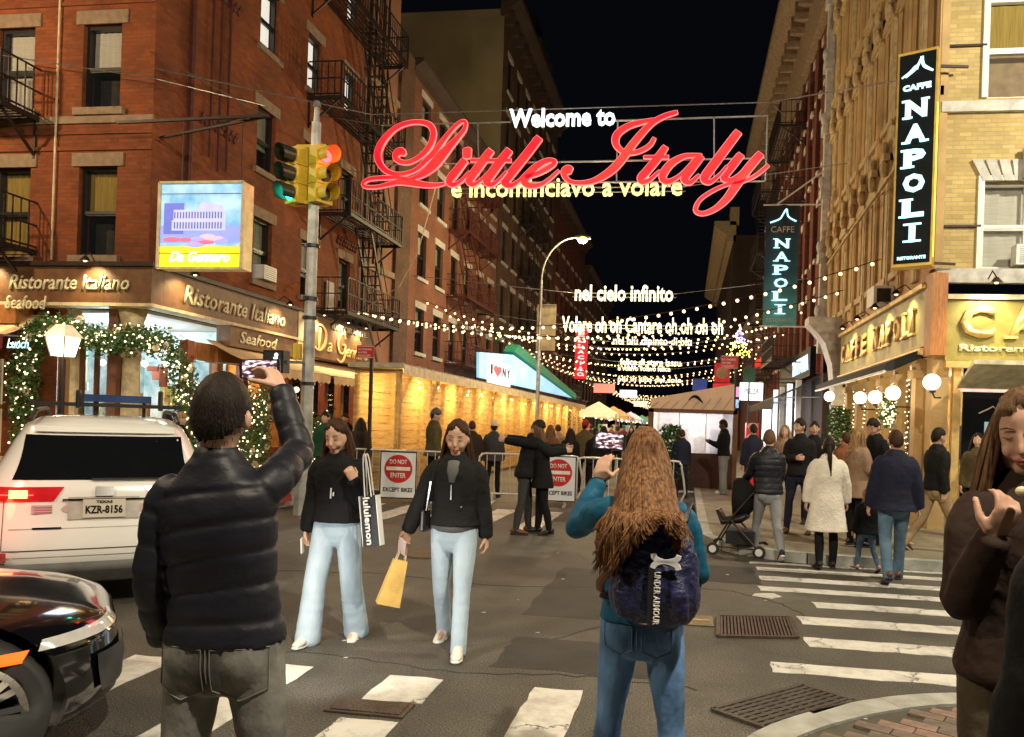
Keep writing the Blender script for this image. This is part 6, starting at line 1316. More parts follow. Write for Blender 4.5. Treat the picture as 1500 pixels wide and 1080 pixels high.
def wheel(par, c, rz, r=.34, w_=.22, spokes=10, rim=None):
    """axle along local x"""
    t = MB(); P = [(-w_ / 2, r * .7), (-w_ / 2, r * .93), (-w_ / 2 + .03, r), (w_ / 2 - .03, r), (w_ / 2, r * .93), (w_ / 2, r * .7)]
    t.loft([(x, 0, 0) for x, _ in P], [q for _, q in P], n=36, cap=False); o = t.build('tyre', M['rubber'], par, world=False, smooth=True)
    o.location = c; o.rotation_euler = (0, 0, rz); h = MB(); R_ = r * .7
    s_ = w_ / 2
    for k in range(spokes):
        a = 2 * pi * k / spokes; h.bar((s_ - .04, .04 * cos(a), .04 * sin(a)), (s_ - .015, R_ * .97 * cos(a + .12), R_ * .97 * sin(a + .12)), .03, .03)
        h.bar((s_ - .04, .04 * cos(a), .04 * sin(a)), (s_ - .015, R_ * .97 * cos(a - .12), R_ * .97 * sin(a - .12)), .022, .03)
    h.loft([(s_ - .05, 0, 0), (s_ - .01, 0, 0)], [.055, .045], n=16); n = 36
    for k in range(n): a0, a1 = 2 * pi * k / n, 2 * pi * (k + 1) / n; h.bar((s_ - .012, R_ * cos(a0), R_ * sin(a0)), (s_ - .012, R_ * cos(a1), R_ * sin(a1)), .022, .03)
    h.build('rim', rim or M['chrome'], o, world=False); d = MB().cyl((s_ - .09, 0, 0), (s_ - .085, 0, 0), R_, n=28); d.build('brake_disc', mat('dark_disc', (.015, .015, .016), .5, .3), o, world=False); return o
# white SUV, rear view
S = dict(z=[.22, .36, .50, .66, .80, .98, 1.06, 1.25, 1.42, 1.55, 1.61], yr=[.16, .03, .0, .03, .07, .10, .13, .28, .43, .56, .72], yf=[4.4, 4.5, 4.5, 4.5, 4.45, 4.35, 3.3, 3.0, 2.75, 2.5, 2.3], hw=[.82, .90, .92, .92, .915, .90, .865, .77, .70, .635, .56], r=.34)
ch = radians(40); rc = W(152, 770, 6.45)
suv = thing('parked_car', 'white SUV seen from behind with roof racks and a lit left tail light', 'car', (rc.x, rc.y, 0), ch)
wpaint = mat('white_car_paint', (.84, .83, .8), .22, coat=1, var=.06, scale=1.5); zl_ = [.22, .3, .36, .43, .5, .58, .66, .73, .8, .9, .98, 1.02, 1.06, 1.15, 1.25, 1.34, 1.42, 1.5, 1.55, 1.585, 1.61]
car_body(S, zl_).build('body', wpaint, suv, world=False, smooth=True)
pt = lambda nm, m_, u0, u1, z0, z1, off=.006, par=None, **k: patch(S, u0 if callable(u0) else (lambda f: u0), u1 if callable(u1) else (lambda f: u1), z0, z1, off, **k).build(nm, m_, par or suv, world=False, smooth=True)
glassb = mat('tinted_glass', (.006, .007, .009), .04, spec=.8, var=.1)
pt('rear_window', glassb, lambda f: -.66 + .12 * f - .1 * f * f, lambda f: .66 - .12 * f + .1 * f * f, 1.10, 1.47); pt('spoiler', wpaint, -.54, .54, 1.5, 1.56, .04); pt('wiper', M['black'], -.1, .42, 1.10, 1.115, .03)
pt('tailgate_crease', mat('crease_shadow', (.4, .36, .3), .3, coat=1), -.66, .66, .70, .706, .002); pt('bumper_lower', mat('grey_plastic', (.28, .28, .27), .6), -1.6, 1.6, .22, .42, .012, nu=30); pt('bumper_line', M['grey'], -1.4, 1.4, .47, .475, .004, nu=30); pt('silver_skid', M['grey'], -.72, .72, .27, .33, .03)
pt('tailgate_gap', M['black'], -.70, .70, .525, .533, .004); pt('tailgate_gap', M['black'], -.705, -.70, .53, 1.0, .004); pt('tailgate_gap', M['black'], .70, .705, .53, 1.0, .004)
tl_red = mat('tail_red', (.32, .01, .015), .15, coat=1, emit=(1, .02, .02), es=.28, var=.3); 
for s_ in (-1, 1):
    o = pt('tail_light', tl_red, (lambda f: -1.12) if s_ < 0 else (lambda f: .36 - .07 * f), (lambda f: -.36 + .07 * f) if s_ < 0 else (lambda f: 1.12), .93, 1.045, .012, nu=20)
    pt('lamp_bar', M['chrome'] if s_ > 0 else glow('tail_bar', (1, .1, .05), 1.5), s_ * .5, s_ * .86, .975, .985, .02, par=o)
    pt('reflector', mat('reflector_red', (.5, .05, .06), .2), s_ * .66, s_ * .86, .44, .52, .02)
    pt('side_window', glassb, s_ * 1.35, s_ * 3.3, 1.08, 1.45, .008)
hot = pt('brake_lamp', glow('brake_hot', (1, .2, .06), 7), -.66, -.54, .955, 1.02, .03); light('brake_glow', 'POINT', suv.matrix_basis @ Vector((-.95, -.25, .98)) if 0 else Matrix.Translation(suv.location) @ Matrix.Rotation(ch, 4, 'Z') @ Vector((-.9, -.2, .98)), 5, (1, .12, .05), .08)
pt('chrome_strip', M['chrome'], -.3, .3, .93, .945, .02); yr9 = -.05 + .09
def plate_at(nm, m_, u, z, w_, h, off=.012, par=None, txt=None, tm=None, th=None):
    p, nn = car_pt(S, z, u); q, _ = car_pt(S, z + .05, u); up = (q - p).normalized(); x = up.cross(nn).normalized() * -1; x = Vector((1, 0, 0)) - nn * nn.x; x.normalize(); up = (up - x * up.dot(x)).normalized()
    n2 = x.cross(up); o = bpy.data.objects.new(nm, None)
    me = MB().box(-w_ / 2, w_ / 2, -off, 0, -h / 2, h / 2).mesh(nm, m_); o = bpy.data.objects.new(nm, me); COL.objects.link(o); o.parent = par or suv; mx = Matrix((x, -n2 * -1 if 0 else (up.cross(x)), up)).transposed().to_4x4(); mx.translation = p + nn * .004; o.matrix_basis = mx
    if txt:
        for s2, ww, hh, dz in txt: a = put('lettering', text_mesh(s2, ww, hh, tm, bold=.03, ext=.003), o, (-ww / 2, -off - .001, dz - hh / 2), world=False)
    return o
plate_at('plate_recess', mat('recess', (.45, .42, .38), .5), .0, .865, .52, .19, .006)
plate_at('number_plate', mat('plate_white', (.6, .55, .45), .4, var=.1), .0, .86, .31, .155, .02, txt=[('KZR-8156', .27, .07, -.01), ('TEXAS', .12, .025, .055)], tm=M['signblack'])
plate_at('round_badge', M['chrome'], 0, 1.0, .13, .085, .02)
plate_at('flag_sticker', mat('flag_sticker', (.5, .35, .4), .5), -.44, .86, .14, .07, .003); plate_at('flag_canton', mat('canton', (.08, .1, .3), .5), -.485, .877, .05, .035, .005)
for k in range(3): plate_at('flag_stripe', mat('stripe', (.5, .08, .1), .5), -.43, .835 + k * .02, .12, .007, .005)
e = MB(); e.ball((0, 0, 0), (.065, .004, .04), 16, 6); 
for u, z in ((-.24, .86), (.26, .86)):
    p, nn = car_pt(S, z, u); o = e.build('oval_sticker', mat('oval_sticker', (.6, .45, .42), .5), suv, world=False); o.location = p + nn * .006
pt('model_lettering_bar', M['chrome'], -.5, -.3, .70, .715, .008)
for s_ in (-1, 1):
    P = [Vector((s_ * .56, .85 + i * .3, 1.68 + .02 * sin(i * .45))) for i in range(6)]; P = [Vector((s_ * .58, .66, 1.6))] + P + [Vector((s_ * .55, 2.5, 1.6))]
    MB().loft(P, [.022] * len(P), n=8).build('roof_rail', M['black'], suv, world=False)
rack = thing('bike_rack', 'black bicycle rack with blue cover on the white SUV roof', 'roof rack', (rc.x, rc.y, 0), ch)
b = MB()
for y in (.95, 1.7): b.bar((-.62, y, 1.75), (.62, y, 1.75), .05, .035)
b.build('cross_bar', M['black'], rack, world=False)
MB().box(-.2, .36, .92, 1.1, 1.78, 1.85).build('tray', mat('blue_tray', (.03, .06, .16), .3), rack, world=False)
for x, h in ((-.24, .14), (.44, .16)): MB().loft([(x, .95, 1.72), (x, .95, 1.74 + h)], [(.022, .06), (.022, .06)], n=10).build('wheel_clamp', M['black'], rack, world=False)
for x in (-.1, .3): MB().bar((x, 1.0, 1.62), (x, 1.0, 1.78), .03).build('strut', M['black'], rack, world=False)
for x, y in ((-.8, .85), (.8, .85), (-.8, 3.6), (.8, 3.6)): wheel(suv, (x, y, .34), 0 if x > 0 else pi, .34)
# black car front corner, bottom left
S2 = dict(z=[.16, .25, .42, .57, .63, .68, .73, .80, 1.05, 1.2], yr=[.1, .03, 0, .0, .02, .05, .12, .9, 1.3, 1.7], yf=[4.2, 4.27, 4.28, 4.26, 4.21, 4.1, 3.85, 2.9, 2.4, 2.0], hw=[.82, .88, .9, .905, .9, .88, .83, .74, .66, .55], r=.6)
hd2 = radians(42); wc = W(-58, 1056, 3.3); fwd = Vector((cos(hd2), sin(hd2), 0)); rgt = Vector((sin(hd2), -cos(hd2), 0))
# local front wheel centre at (hw, 3.72); local +y is forward
org = Vector((wc.x, wc.y, 0)) - fwd * 3.66 - rgt * .85
blk = thing('parked_car', 'black car with only its front right corner and silver wheel in view', 'car', org, hd2 - pi / 2)
bpaint = mat('black_car_paint', (.004, .004, .005), .12, coat=1, var=.1)
bb = car_body(S2, [.16, .2, .25, .33, .42, .5, .54, .57, .60, .63, .65, .68, .70, .73, .76, .80, .87, .96, 1.05, 1.12, 1.2], 60); bo = bb.build('body', bpaint, blk, world=False, smooth=True)
cut_me = MB()
for s_ in (1, -1):
    for y in (3.66, .95): cut_me.cyl((s_ * .62, y, .33), (s_ * 1.1, y, .33), .385, n=40)
cm = cut_me.mesh('cutter', M['black']); co = bpy.data.objects.new('cutter', cm); COL.objects.link(co); co.matrix_world = Matrix.Translation(org) @ Matrix.Rotation(hd2 - pi / 2, 4, 'Z')
bpy.context.view_layer.update()
md = bo.modifiers.new('arch', 'BOOLEAN'); md.operation = 'DIFFERENCE'; md.object = co; md.solver = 'EXACT'
dg = bpy.context.evaluated_depsgraph_get(); nm_ = bpy.data.meshes.new_from_object(bo.evaluated_get(dg)); bo.modifiers.clear(); bo.data = nm_; bpy.data.objects.remove(co)
nm_.polygons.foreach_set('use_smooth', [True] * len(nm_.polygons))
try: nm_.set_sharp_from_angle(angle=radians(40))
except Exception: pass
for x, y in ((.79, 3.66), (-.79, 3.66), (.79, .95), (-.79, .95)): wheel(blk, (x, y, .33), 0 if x > 0 else pi, .33, .21, 10)
pb2_ = lambda nm, m_, u0, u1, z0, z1, off=.006: patch(S2, u0, u1, z0, z1, off).build(nm, m_, blk, world=False, smooth=True)
Lf = car_len(S2, .63)
pb2_('side_marker', glow('amber_marker', (1, .13, .01), 1.2), lambda f: Lf - 1.08 - .02 * f, lambda f: Lf - .96 + .01 * f, .56, .61, .03)
pb2_('headlight', mat('headlamp', (.5, .5, .5), .05, coat=1), lambda f: Lf - .9, lambda f: Lf - .2, .59, .635, .012)
pb2_('grille', M['black'], lambda f: Lf - .6, lambda f: Lf, .3, .5, .02)
pb2_('arch_trim', M['iron'], lambda f: Lf - 3.2, lambda f: Lf - 2.2, .2, .24, .01)
hl = org + fwd * 4.32 + rgt * .72 + Vector((0, 0, .66))
light('headlight_beam', 'SPOT', hl + fwd * .12 + rgt * .1, 120, (1, .97, .9), .07, (-2.1, 5.6, .28), 62, .5)
# ================================================================ people
skin = mat('skin', (.60, .36, .26), .5, var=.12, scale=9, spec=.4); skin2 = mat('skin_dark', (.12, .06, .04), .5, var=.1); lipm = mat('lips', (.42, .12, .10), .4); eyem = mat('eye_dark', (.02, .015, .012), .2); eyew = mat('eye_white', (.55, .5, .46), .3); browm = mat('brow', (.05, .025, .015), .8)
def cloth(name, col, var=.2, bump=.5, bs=14, rough=.8, stretch=None, **k): return mat('cloth_' + name, col, rough, spec=k.pop('spec', .2), var=var, bump=bump, bscale=bs, scale=k.pop('scale', 4), stretch=stretch, **k)
def hairm(name, col, col2=None): return mat('hair_' + name, col, .55, var=.45, col2=col2, bump=.35, bscale=60, stretch=(6, 6, .08), scale=14, spec=.18)
CL = dict(blk=cloth('black', (.007, .007, .008)), blk2=cloth('off_black', (.011, .0105, .011)), puf=cloth('puffer_black', (.010, .011, .018), rough=.5, spec=.3, bump=.2, bs=16, stretch=(1, 1, 1.6)), navy=cloth('navy', (.014, .016, .035)), teal=cloth('teal', (.010, .10, .19), rough=.6), white=cloth('white_wool', (.72, .66, .56), bs=40), brown=cloth('dark_brown', (.035, .02, .015)),
    olive=cloth('olive', (.09, .07, .03)), olive2=cloth('olive_trouser', (.085, .065, .042)), grey=cloth('grey', (.12, .12, .12)), dgrey=cloth('dark_grey', (.045, .045, .045)), beige=cloth('beige', (.3, .2, .13)), green=cloth('green', (.01, .06, .03)), red=cloth('red', (.35, .02, .015)), rust=cloth('rust', (.2, .07, .03)),
    jl=cloth('light_jeans', (.34, .46, .56), var=.22, col2=(.5, .6, .68), bump=.5, bs=9, stretch=(1, 1, .5), scale=3), jb=cloth('blue_jeans', (.035, .085, .21), var=.6, col2=(.12, .24, .46), bump=.6, bs=16, scale=5, stretch=(1, 1, .6)), jg=cloth('charcoal_jeans', (.07, .07, .068), var=.5, col2=(.17, .165, .15), bump=.6, bs=16, scale=5, stretch=(1, 1, .6)),
    khaki=cloth('khaki', (.36, .25, .14)), tgrey=cloth('trouser_grey', (.25, .26, .27)), jm=cloth('mid_jeans', (.10, .17, .25), var=.4), shw=mat('shoe_white', (.7, .66, .6), .5), shb=mat('shoe_black', (.015, .015, .015), .4), shbr=mat('shoe_brown', (.12, .05, .025), .45))
HR = dict(dark=hairm('dark', (.018, .011, .008)), brown=hairm('brown', (.05, .022, .010)), auburn=hairm('auburn', (.075, .025, .010), (.25, .125, .055)), blond=hairm('blond', (.22, .12, .05), (.36, .22, .1)), ltbrown=hairm('light_brown', (.13, .07, .035)))
def remesh(o, vox, sm=4, disp=0, dsz=.12, fac=.5):
    m = o.modifiers.new('blend', 'REMESH'); m.mode = 'VOXEL'; m.voxel_size = vox; m.use_smooth_shade = True
    if sm: s_ = o.modifiers.new('soften', 'SMOOTH'); s_.factor = fac; s_.iterations = sm
    if disp:
        key = 'folds_%.2f' % dsz; tx = bpy.data.textures.get(key) or bpy.data.textures.new(key, 'CLOUDS'); tx.noise_scale = dsz; tx.noise_depth = 2
        d = o.modifiers.new('folds', 'DISPLACE'); d.texture = tx; d.strength = disp; d.mid_level = .5; d.texture_coords = 'LOCAL'
    return o
V = Vector
def hand(b, wr, d, n, s, curl=.5, side=1, spread=.15, grip=0):
    """wr wrist, d direction, n palm normal, thumb on side*cross"""
    d, n = V(d).normalized(), V(n); n = (n - d * n.dot(d)).normalized(); t = d.cross(n) * side
    b.loft([wr - d * .02 * s, wr + d * .02 * s, wr + d * .05 * s, wr + d * .088 * s], [(.026 * s, .019 * s), (.034 * s, .017 * s), (.042 * s, .016 * s), (.040 * s, .013 * s)], n=12, ref=n)
    for k, (ln, off) in enumerate(((.068, .031), (.077, .011), (.071, -.010), (.056, -.030))):
        p = wr + d * .082 * s + t * off * s; dd = (d + t * spread * (off * 12)).normalized(); P = [p - d * .02 * s, p]; c = curl * (1 + .12 * k)
        for j, f in enumerate((.44, .32, .27)):
            a = c * (j + 1) * .75; q = dd * cos(a) + n * sin(a); P.append(P[-1] + q * ln * f * s * 1.05)
        b.loft(P, [.0098 * s, .0096 * s, .009 * s, .0083 * s, .0068 * s], n=8, ref=t)
    p = wr + d * .015 * s + t * .028 * s; q1 = (d * .62 + t * .62 + n * (.25 + .4 * grip)).normalized(); q2 = (d * .9 + t * .25 + n * (.3 + .7 * grip)).normalized()
    b.loft([p, p + q1 * .04 * s, p + q1 * .04 * s + q2 * .03 * s, p + q1 * .04 * s + q2 * .055 * s], [.015 * s, .0125 * s, .0108 * s, .008 * s], n=8, ref=n)
def figure(label, xyz, yaw, H, pose, cl, vox=.014, group=None):
    s = H / 1.75; sk = cl.get('skin', skin); x0, y0, z0 = xyz
    lean = V(pose.get('lean', (0, 0))).to_3d() * s; hipz = .93 * s; J = {}
    legs = {}
    for sd, k in ((1, 'legR'), (-1, 'legL')):
        hf, kf, ab = [radians(a) for a in pose.get(k, (0, 0, 3))][:3]
        hp = V((sd * .088 * s, 0, hipz - .02 * s)); td = V((sd * sin(ab), sin(hf), -cos(hf))).normalized(); kn = hp + td * .43 * s
        sdv = V((sd * sin(ab) * .6, sin(hf - kf), -cos(hf - kf))).normalized(); an = kn + sdv * .405 * s; legs[sd] = [hp, kn, an, sdv]
    low = min(l[2].z for l in legs.values()); dz = .075 * s - low
    up = V((0, 0, dz))
    for l in legs.values():
        for i in range(3): l[i] = l[i] + up
    T = lambda x, y, z: V((x * s, y * s, z * s)) + up + lean * max(0, min(1, (z - .95) / .5))
    arms = {}
    for sd, k in ((1, 'armR'), (-1, 'armL')):
        a = pose.get(k) or ((.14, .05, -1), (.06, .22, -1)); u, f = [V((sd * q[0], q[1], q[2])).normalized() for q in a[:2]]
        sh = T(sd * .158, 0, 1.405); el = sh + u * .285 * s; wr = el + f * .25 * s; hd = V((sd * a[2][0], a[2][1], a[2][2])).normalized() if len(a) > 2 else f; pn = V((sd * a[3][0], a[3][1], a[3][2])) if len(a) > 3 else V((-sd, .2, 0)); cu = a[4] if len(a) > 4 else .45; gr = a[5] if len(a) > 5 else .3
        arms[sd] = (sh, el, wr, hd, pn, cu, gr)
    # body
    b = MB(); e = .9
    b.loft([T(0, 0, z) for z in (.84, .93, 1.03, 1.12, 1.24, 1.34, 1.41, 1.455)], [(a * s * e, c * s * e) for a, c in ((.13, .095), (.165, .11), (.14, .095), (.13, .09), (.145, .10), (.15, .095), (.12, .075), (.07, .06))], n=18, fixed=True)
    for sd in (1, -1):
        hp, kn, an, _ = legs[sd]; m1 = hp.lerp(kn, .4); c1 = kn.lerp(an, .35)
        b.loft([hp + V((0, 0, .04 * s)), m1, kn, c1, an], [.082 * s, .072 * s, .05 * s, .05 * s, .033 * s], n=12)
        b.loft([an, an + V((0, .06 * s, -.03 * s)), an + V((0, .14 * s, -.05 * s))], [.028 * s, .024 * s, .016 * s], n=8, ref=(1, 0, 0))
        sh, el, wr, hd, pn, cu, gr = arms[sd]
        b.loft([sh.lerp(el, .06), sh.lerp(el, .5), el, el.lerp(wr, .35), wr], [.036 * s, .036 * s, .035 * s, .036 * s, .024 * s], n=12); hand(b, wr, hd, pn, s, cu, -sd if cl.get('flip', 0) else sd, .15, gr)
    hy, hpit, htl = [radians(a) for a in pose.get('head', (0, 0, 0))]; nb = T(0, -.012, 1.45)
    RM = Matrix.Rotation(hy, 3, 'Z') @ Matrix.Rotation(hpit, 3, 'X') @ Matrix.Rotation(htl, 3, 'Y'); pv = T(0, -.01, 1.53)
    HC = pv + RM @ V((0, .022 * s, .103 * s)); hs = s * cl.get('hs', 1)
    b.loft([nb - V((0, 0, .02)), nb.lerp(HC, .3), HC - V((0, .02 * s, .06 * s))], [.06 * s, .052 * s, .055 * s], n=12)
    def headf(u):
        x, y, z = u.x * .073, u.y * .094, u.z * .118
        if z < 0: k = 1 - .30 * (-u.z) ** 1.8; x *= k; y = y * (1 - .10 * (-u.z)) + .014 * (-u.z)
        if u.y > .2 and z < .05: y *= .96
        return (RM @ V((x, y, z))) * hs
    b.ball(HC, 1, 28, 20, f=headf)
    HP = lambda x, y, z: HC + RM @ V((x, y, z)) * hs
    b.loft([HP(0, .083, .018), HP(0, .096, -.012), HP(0, .107, -.034), HP(0, .092, -.042)], [(.008 * hs, .008 * hs), (.011 * hs, .01 * hs), (.015 * hs, .012 * hs), (.012 * hs, .008 * hs)], n=8, ref=(1, 0, 0))
    for sd in (1, -1): b.ball(HP(sd * (.081 if cl.get('hair', ('short',))[0] != 'long' else .068), -.006, -.012), (.015 * hs, .022 * hs, .034 * hs), 8, 6); b.ball(HP(sd * .032, .062, -.038), .026 * hs, 8, 6)
    b.loft([HP(-.02, .083, -.066), HP(0, .092, -.064), HP(.02, .083, -.066)], [.007 * hs, .010 * hs, .007 * hs], n=6, ref=(0, 0, 1)); b.ball(HP(0, .058, -.094), (.034 * hs, .024 * hs, .024 * hs), 10, 8); b.loft([HP(-.040, .070, .028), HP(0, .079, .03), HP(.040, .070, .028)], [.009 * hs, .010 * hs, .009 * hs], n=6, ref=(0, 0, 1))
    root = b.build('person', sk); root.location = (x0, y0, z0); root.rotation_euler = (0, 0, yaw); WOFF[root.name] = V((x0, y0, z0)); remesh(root, min(vox, .011) if vox < .02 else vox, 2, 0, fac=.4)
    tag(root, label, 'person', group)
    B = lambda mb, nm, m, **k: mb.build(nm, m, root, world=False, smooth=True)
    if cl.get('face'):
        for sd in (1, -1):
            if cl['face'] != 'down':
                q = MB().ball(HP(sd * .031, .0795, .008), (.0135 * hs, .008 * hs, .0075 * hs), 10, 8); o = B(q, 'eye', eyew); B(MB().ball(HP(sd * .031, .0862, .008), (.0062 * hs, .003, .0062 * hs), 8, 6), 'iris', eyem).parent = o
            B(MB().loft([HP(sd * .016, .085, .004), HP(sd * .031, .088, .012 if cl['face'] != 'down' else .000), HP(sd * .047, .078, .004)], [.0012 * hs, .0022 * hs, .0012 * hs], n=6, ref=(0, 0, 1)), 'eyelash', browm)
            B(MB().loft([HP(sd * .013, .0905, .027), HP(sd * .032, .091, .033), HP(sd * .052, .078, .027)], [.0016 * hs, .0028 * hs, .0012 * hs], n=6, ref=(0, 0, 1)), 'eyebrow', browm)
        B(MB().loft([HP(-.024, .0835, -.0645), HP(-.01, .0925, -.061), HP(0, .094, -.0625), HP(.01, .0925, -.061), HP(.024, .0835, -.0645)], [.0025 * hs, .0065 * hs, .006 * hs, .0065 * hs, .0025 * hs], n=6, ref=(0, 0, 1)), 'lips', lipm)
        B(MB().loft([HP(-.018, .0845, -.071), HP(0, .094, -.0735), HP(.018, .0845, -.071)], [.003 * hs, .0068 * hs, .003 * hs], n=6, ref=(0, 0, 1)), 'lower_lip', lipm)
    # hair
    hk, hm = cl.get('hair', ('short', HR['dark']))
    def capf(scale, front, sidez, back, jit=.0):
        def f(u):
            az = math.atan2(abs(u.x), u.y); t = az / pi; th = front + (sidez - front) * min(1, t / .45) if t < .45 else sidez + (back - sidez) * min(1, (t - .45) / .35)
            th += .16 * noise.noise(u * 5) + .08 * noise.noise(u * 17)
            k = max(0, min(1, (u.z - th) / .12 + .5)); r = .80 + (scale - .80) * k * k * (3 - 2 * k); r += jit * noise.noise(u * 7) * k
            return (RM @ V((u.x * .077, u.y * .098, u.z * .122))) * hs * r
        return f
    h = MB()
    if hk in ('short', 'long', 'pony', 'bald'):
        if hk == 'short': h.ball(HC, 1, 40, 28, f=capf(1.1, .52, .02, -.62, .03)); n_t, ln = cl.get('tuft', 160), .022
        else: h.ball(HC, 1, 36, 26, f=capf(1.09, .74, .18, -.95, .04)); n_t, ln = 0, 0
        for _ in range(n_t):
            u = V((R.gauss(0, 1), R.gauss(0, 1) - .2, abs(R.gauss(0, 1)) * .9 - .25)).normalized()
            if u.y > .3 and u.z < .5: continue
            p = HC + RM @ V((u.x * .077, u.y * .098, u.z * .122)) * hs * 1.06; dd = RM @ (V((u.x, u.y, u.z)) * .12 + V((R.uniform(-.4, .4), -.1, -.75))); dd.normalize(); w2 = dd.cross(RM @ u).normalized() * .005; w2 *= cl.get('tw', 1); L2 = ln * R.uniform(.6, 1.3); o2 = (RM @ u) * .003
            h.quad(p - w2, p + w2, p + dd * L2 + o2)
    if hk == 'pony':
        h.ball(HP(0, -.105, .02), .035 * hs, 10, 8); L0 = cl.get('hairlen', .35); h.loft([HP(0, -.11, .02), HP(.01, -.15, -.06), HP(.02, -.14, -.16), HP(.04, -.13, -.06 - L0)], [.02 * s, .035 * s, .032 * s, .006], n=10)
    if hk == 'long':
        ln = cl.get('hairlen', .4); N_ = cl.get('locks', 60); bk = T(0, -.15, 1.3)
        zt = HC.z; back_only = cl.get('face')
        h.loft([HP(0, -.03, .05), HP(0, -.05, -.02), HP(0, -.065, -.09), V((HC.x, HC.y - .1 * s, HC.z - .2 * s)), V((HC.x * .8, HC.y - .11 * s, HC.z - ln * .72 - .1))], [(a_ * (.8 if cl.get('layered') else 1), c_ * (.8 if cl.get('layered') else 1)) for a_, c_ in ((.078 * hs, .075 * hs), (.084 * hs, .066 * hs), (.09 * hs, .058 * hs), (.105 * s, .045 * s), (.075 * s, .025 * s))], n=18, fixed=True)
        for i in range(N_):
            a = R.uniform(-.54 if back_only else -.66, .54 if back_only else .66) * pi; th = 1.1 * R.random()     # angle from the back
            u = V((sin(a) * sin(th + .25), -cos(a) * sin(th + .25), cos(th + .25))); p0 = HC + RM @ V((u.x * .077, u.y * .098, u.z * .122)) * hs * 1.1
            sx, sy = sin(a), -cos(a); w_ = R.uniform(.85, 1.2); P = [p0]; q = HC + V((sx * .088 * w_, sy * .098 * w_ + .0, -.03)) * s; P.append(q); q2 = V((HC.x + sx * .115 * s * w_, HC.y + min(sy * .105, .045) * s * w_ - .01, HC.z - .2 * s)); P.append(q2)
            L3 = ln * R.uniform(.75, 1.08); wv = R.uniform(0, 6.28)
            if cl.get('layered'): L3 = .2 + (.02 + .18 * min(1, abs(a - .42) / 1.2)) * R.uniform(.5, 1.4); wv = a * 9 + R.uniform(-.5, .5)
            am = cl.get('wave', .012)
            for j in range(1, 7):
                f = j / 6; P.append(V((HC.x + sx * (.12 + (.03 + cl.get('hsp', 0)) * f) * s * w_ + am * f * sin(wv + f * 22 * L3), q2.y + (-.03 - .05 * f) * s - cl.get('hbk', 0) * min(1, f * 4) * max(0, cos(a)) ** .3 + am * f * cos(wv + f * 20 * L3), q2.z - (L3 - .2) * f)))
            if cl.get('layered'):
                for i_, p_ in enumerate(P):
                    dzz = HC.z - p_.z; k_ = max(0, min(1, (dzz + .02) / .30)); k_ = k_ * k_ * (3 - 2 * k_) * max(0, cos(a)) ** .4; P[i_] = V((p_.x + .055 * k_, p_.y - .21 * k_, p_.z))
            P = [V(c) for c in crs([tuple(c) for c in P], 3)]; r0 = R.uniform(.009, .017) * cl.get('lockw', 1)
            h.loft(P, [(r0 * min(1, .5 + i_ * .2) * (1 - (i_ / len(P)) ** 1.8 * .9), r0 * .45) for i_ in range(len(P))], n=6, cap=True)
    if hk in ('cap', 'beanie'):
        B(MB().ball(HC, 1, 32, 24, f=capf(1.06, .4, .0, -.8, .03)), 'hair', cl.get('hair2', HR['dark']))
        q = MB().ball(HC + V((0, 0, .008)), 1, 32, 24, f=capf(1.17, .28, .2, .0 if hk == 'cap' else -.2))
        if hk == 'cap': q.loft([HP(0, .07, .045), HP(0, .13, .04), HP(0, .17, .03)], [(.07 * hs, .006), (.068 * hs, .005), (.04 * hs, .004)], n=14, ref=(0, 0, 1))
        else: q.ball(HP(0, -.01, .14), .02, 8, 6)
        B(q, 'beanie' if hk == 'beanie' else 'cap', hm)
    else: B(h, 'hair', hm)
    # top
    tm = cl['topm']; tb = cl.get('bulk', .02) * s; hem = cl.get('hem', .9); kind = cl.get('top', 'jacket'); vt = vox
    b = MB(); zsec = [hem, .93, 1.03, 1.12, 1.24, 1.34, 1.405, 1.45, 1.49 if cl.get('collar', 1) else 1.455]
    wsec = [(.165, .115), (.17, .118), (.152, .105), (.145, .10), (.155, .112), (.164, .108), (.150, .092), (.098, .074), (.066, .064)]
    if hem < .86: zsec = [hem, (hem + .93) / 2] + zsec[1:]; wsec = [(.20 + cl.get('flare', 0), .15 + cl.get('flare', 0) * .7), (.185 + cl.get('flare', 0) * .5, .135)] + wsec[1:]
    elif hem > .94: zsec = [hem] + zsec[2:]; wsec = [wsec[1]] + wsec[2:]
    wsc = cl.get('wide', 1)
    rr = crs([(z, a, c) for z, (a, c) in zip(zsec, wsec)], 10 if kind == 'puffer' else 5); gp_ = cl.get('quilt', .062) * s
    gv = lambda z: (1 - .07 * (abs(cos(pi * z / gp_)) ** 24)) if kind == 'puffer' else 1
    b.loft([T(0, 0, z) for z, _, _ in rr], [((a * s * wsc + tb) * gv(z * s + .012 * sin(6 * a)), (c * s * wsc + tb) * gv(z * s)) for z, a, c in rr], n=32, fixed=True, sq=2.3, cap=True, flat0=True)
    if cl.get('skew'):
        for i_, q_ in enumerate(b.v): b.v[i_] = (q_[0], q_[1], q_[2] + cl['skew'] * q_[0] * max(0, min(1, (q_[2] - hem * s - up.z) / .2)) * max(0, min(1, (1.5 * s + up.z - q_[2]) / .15)))
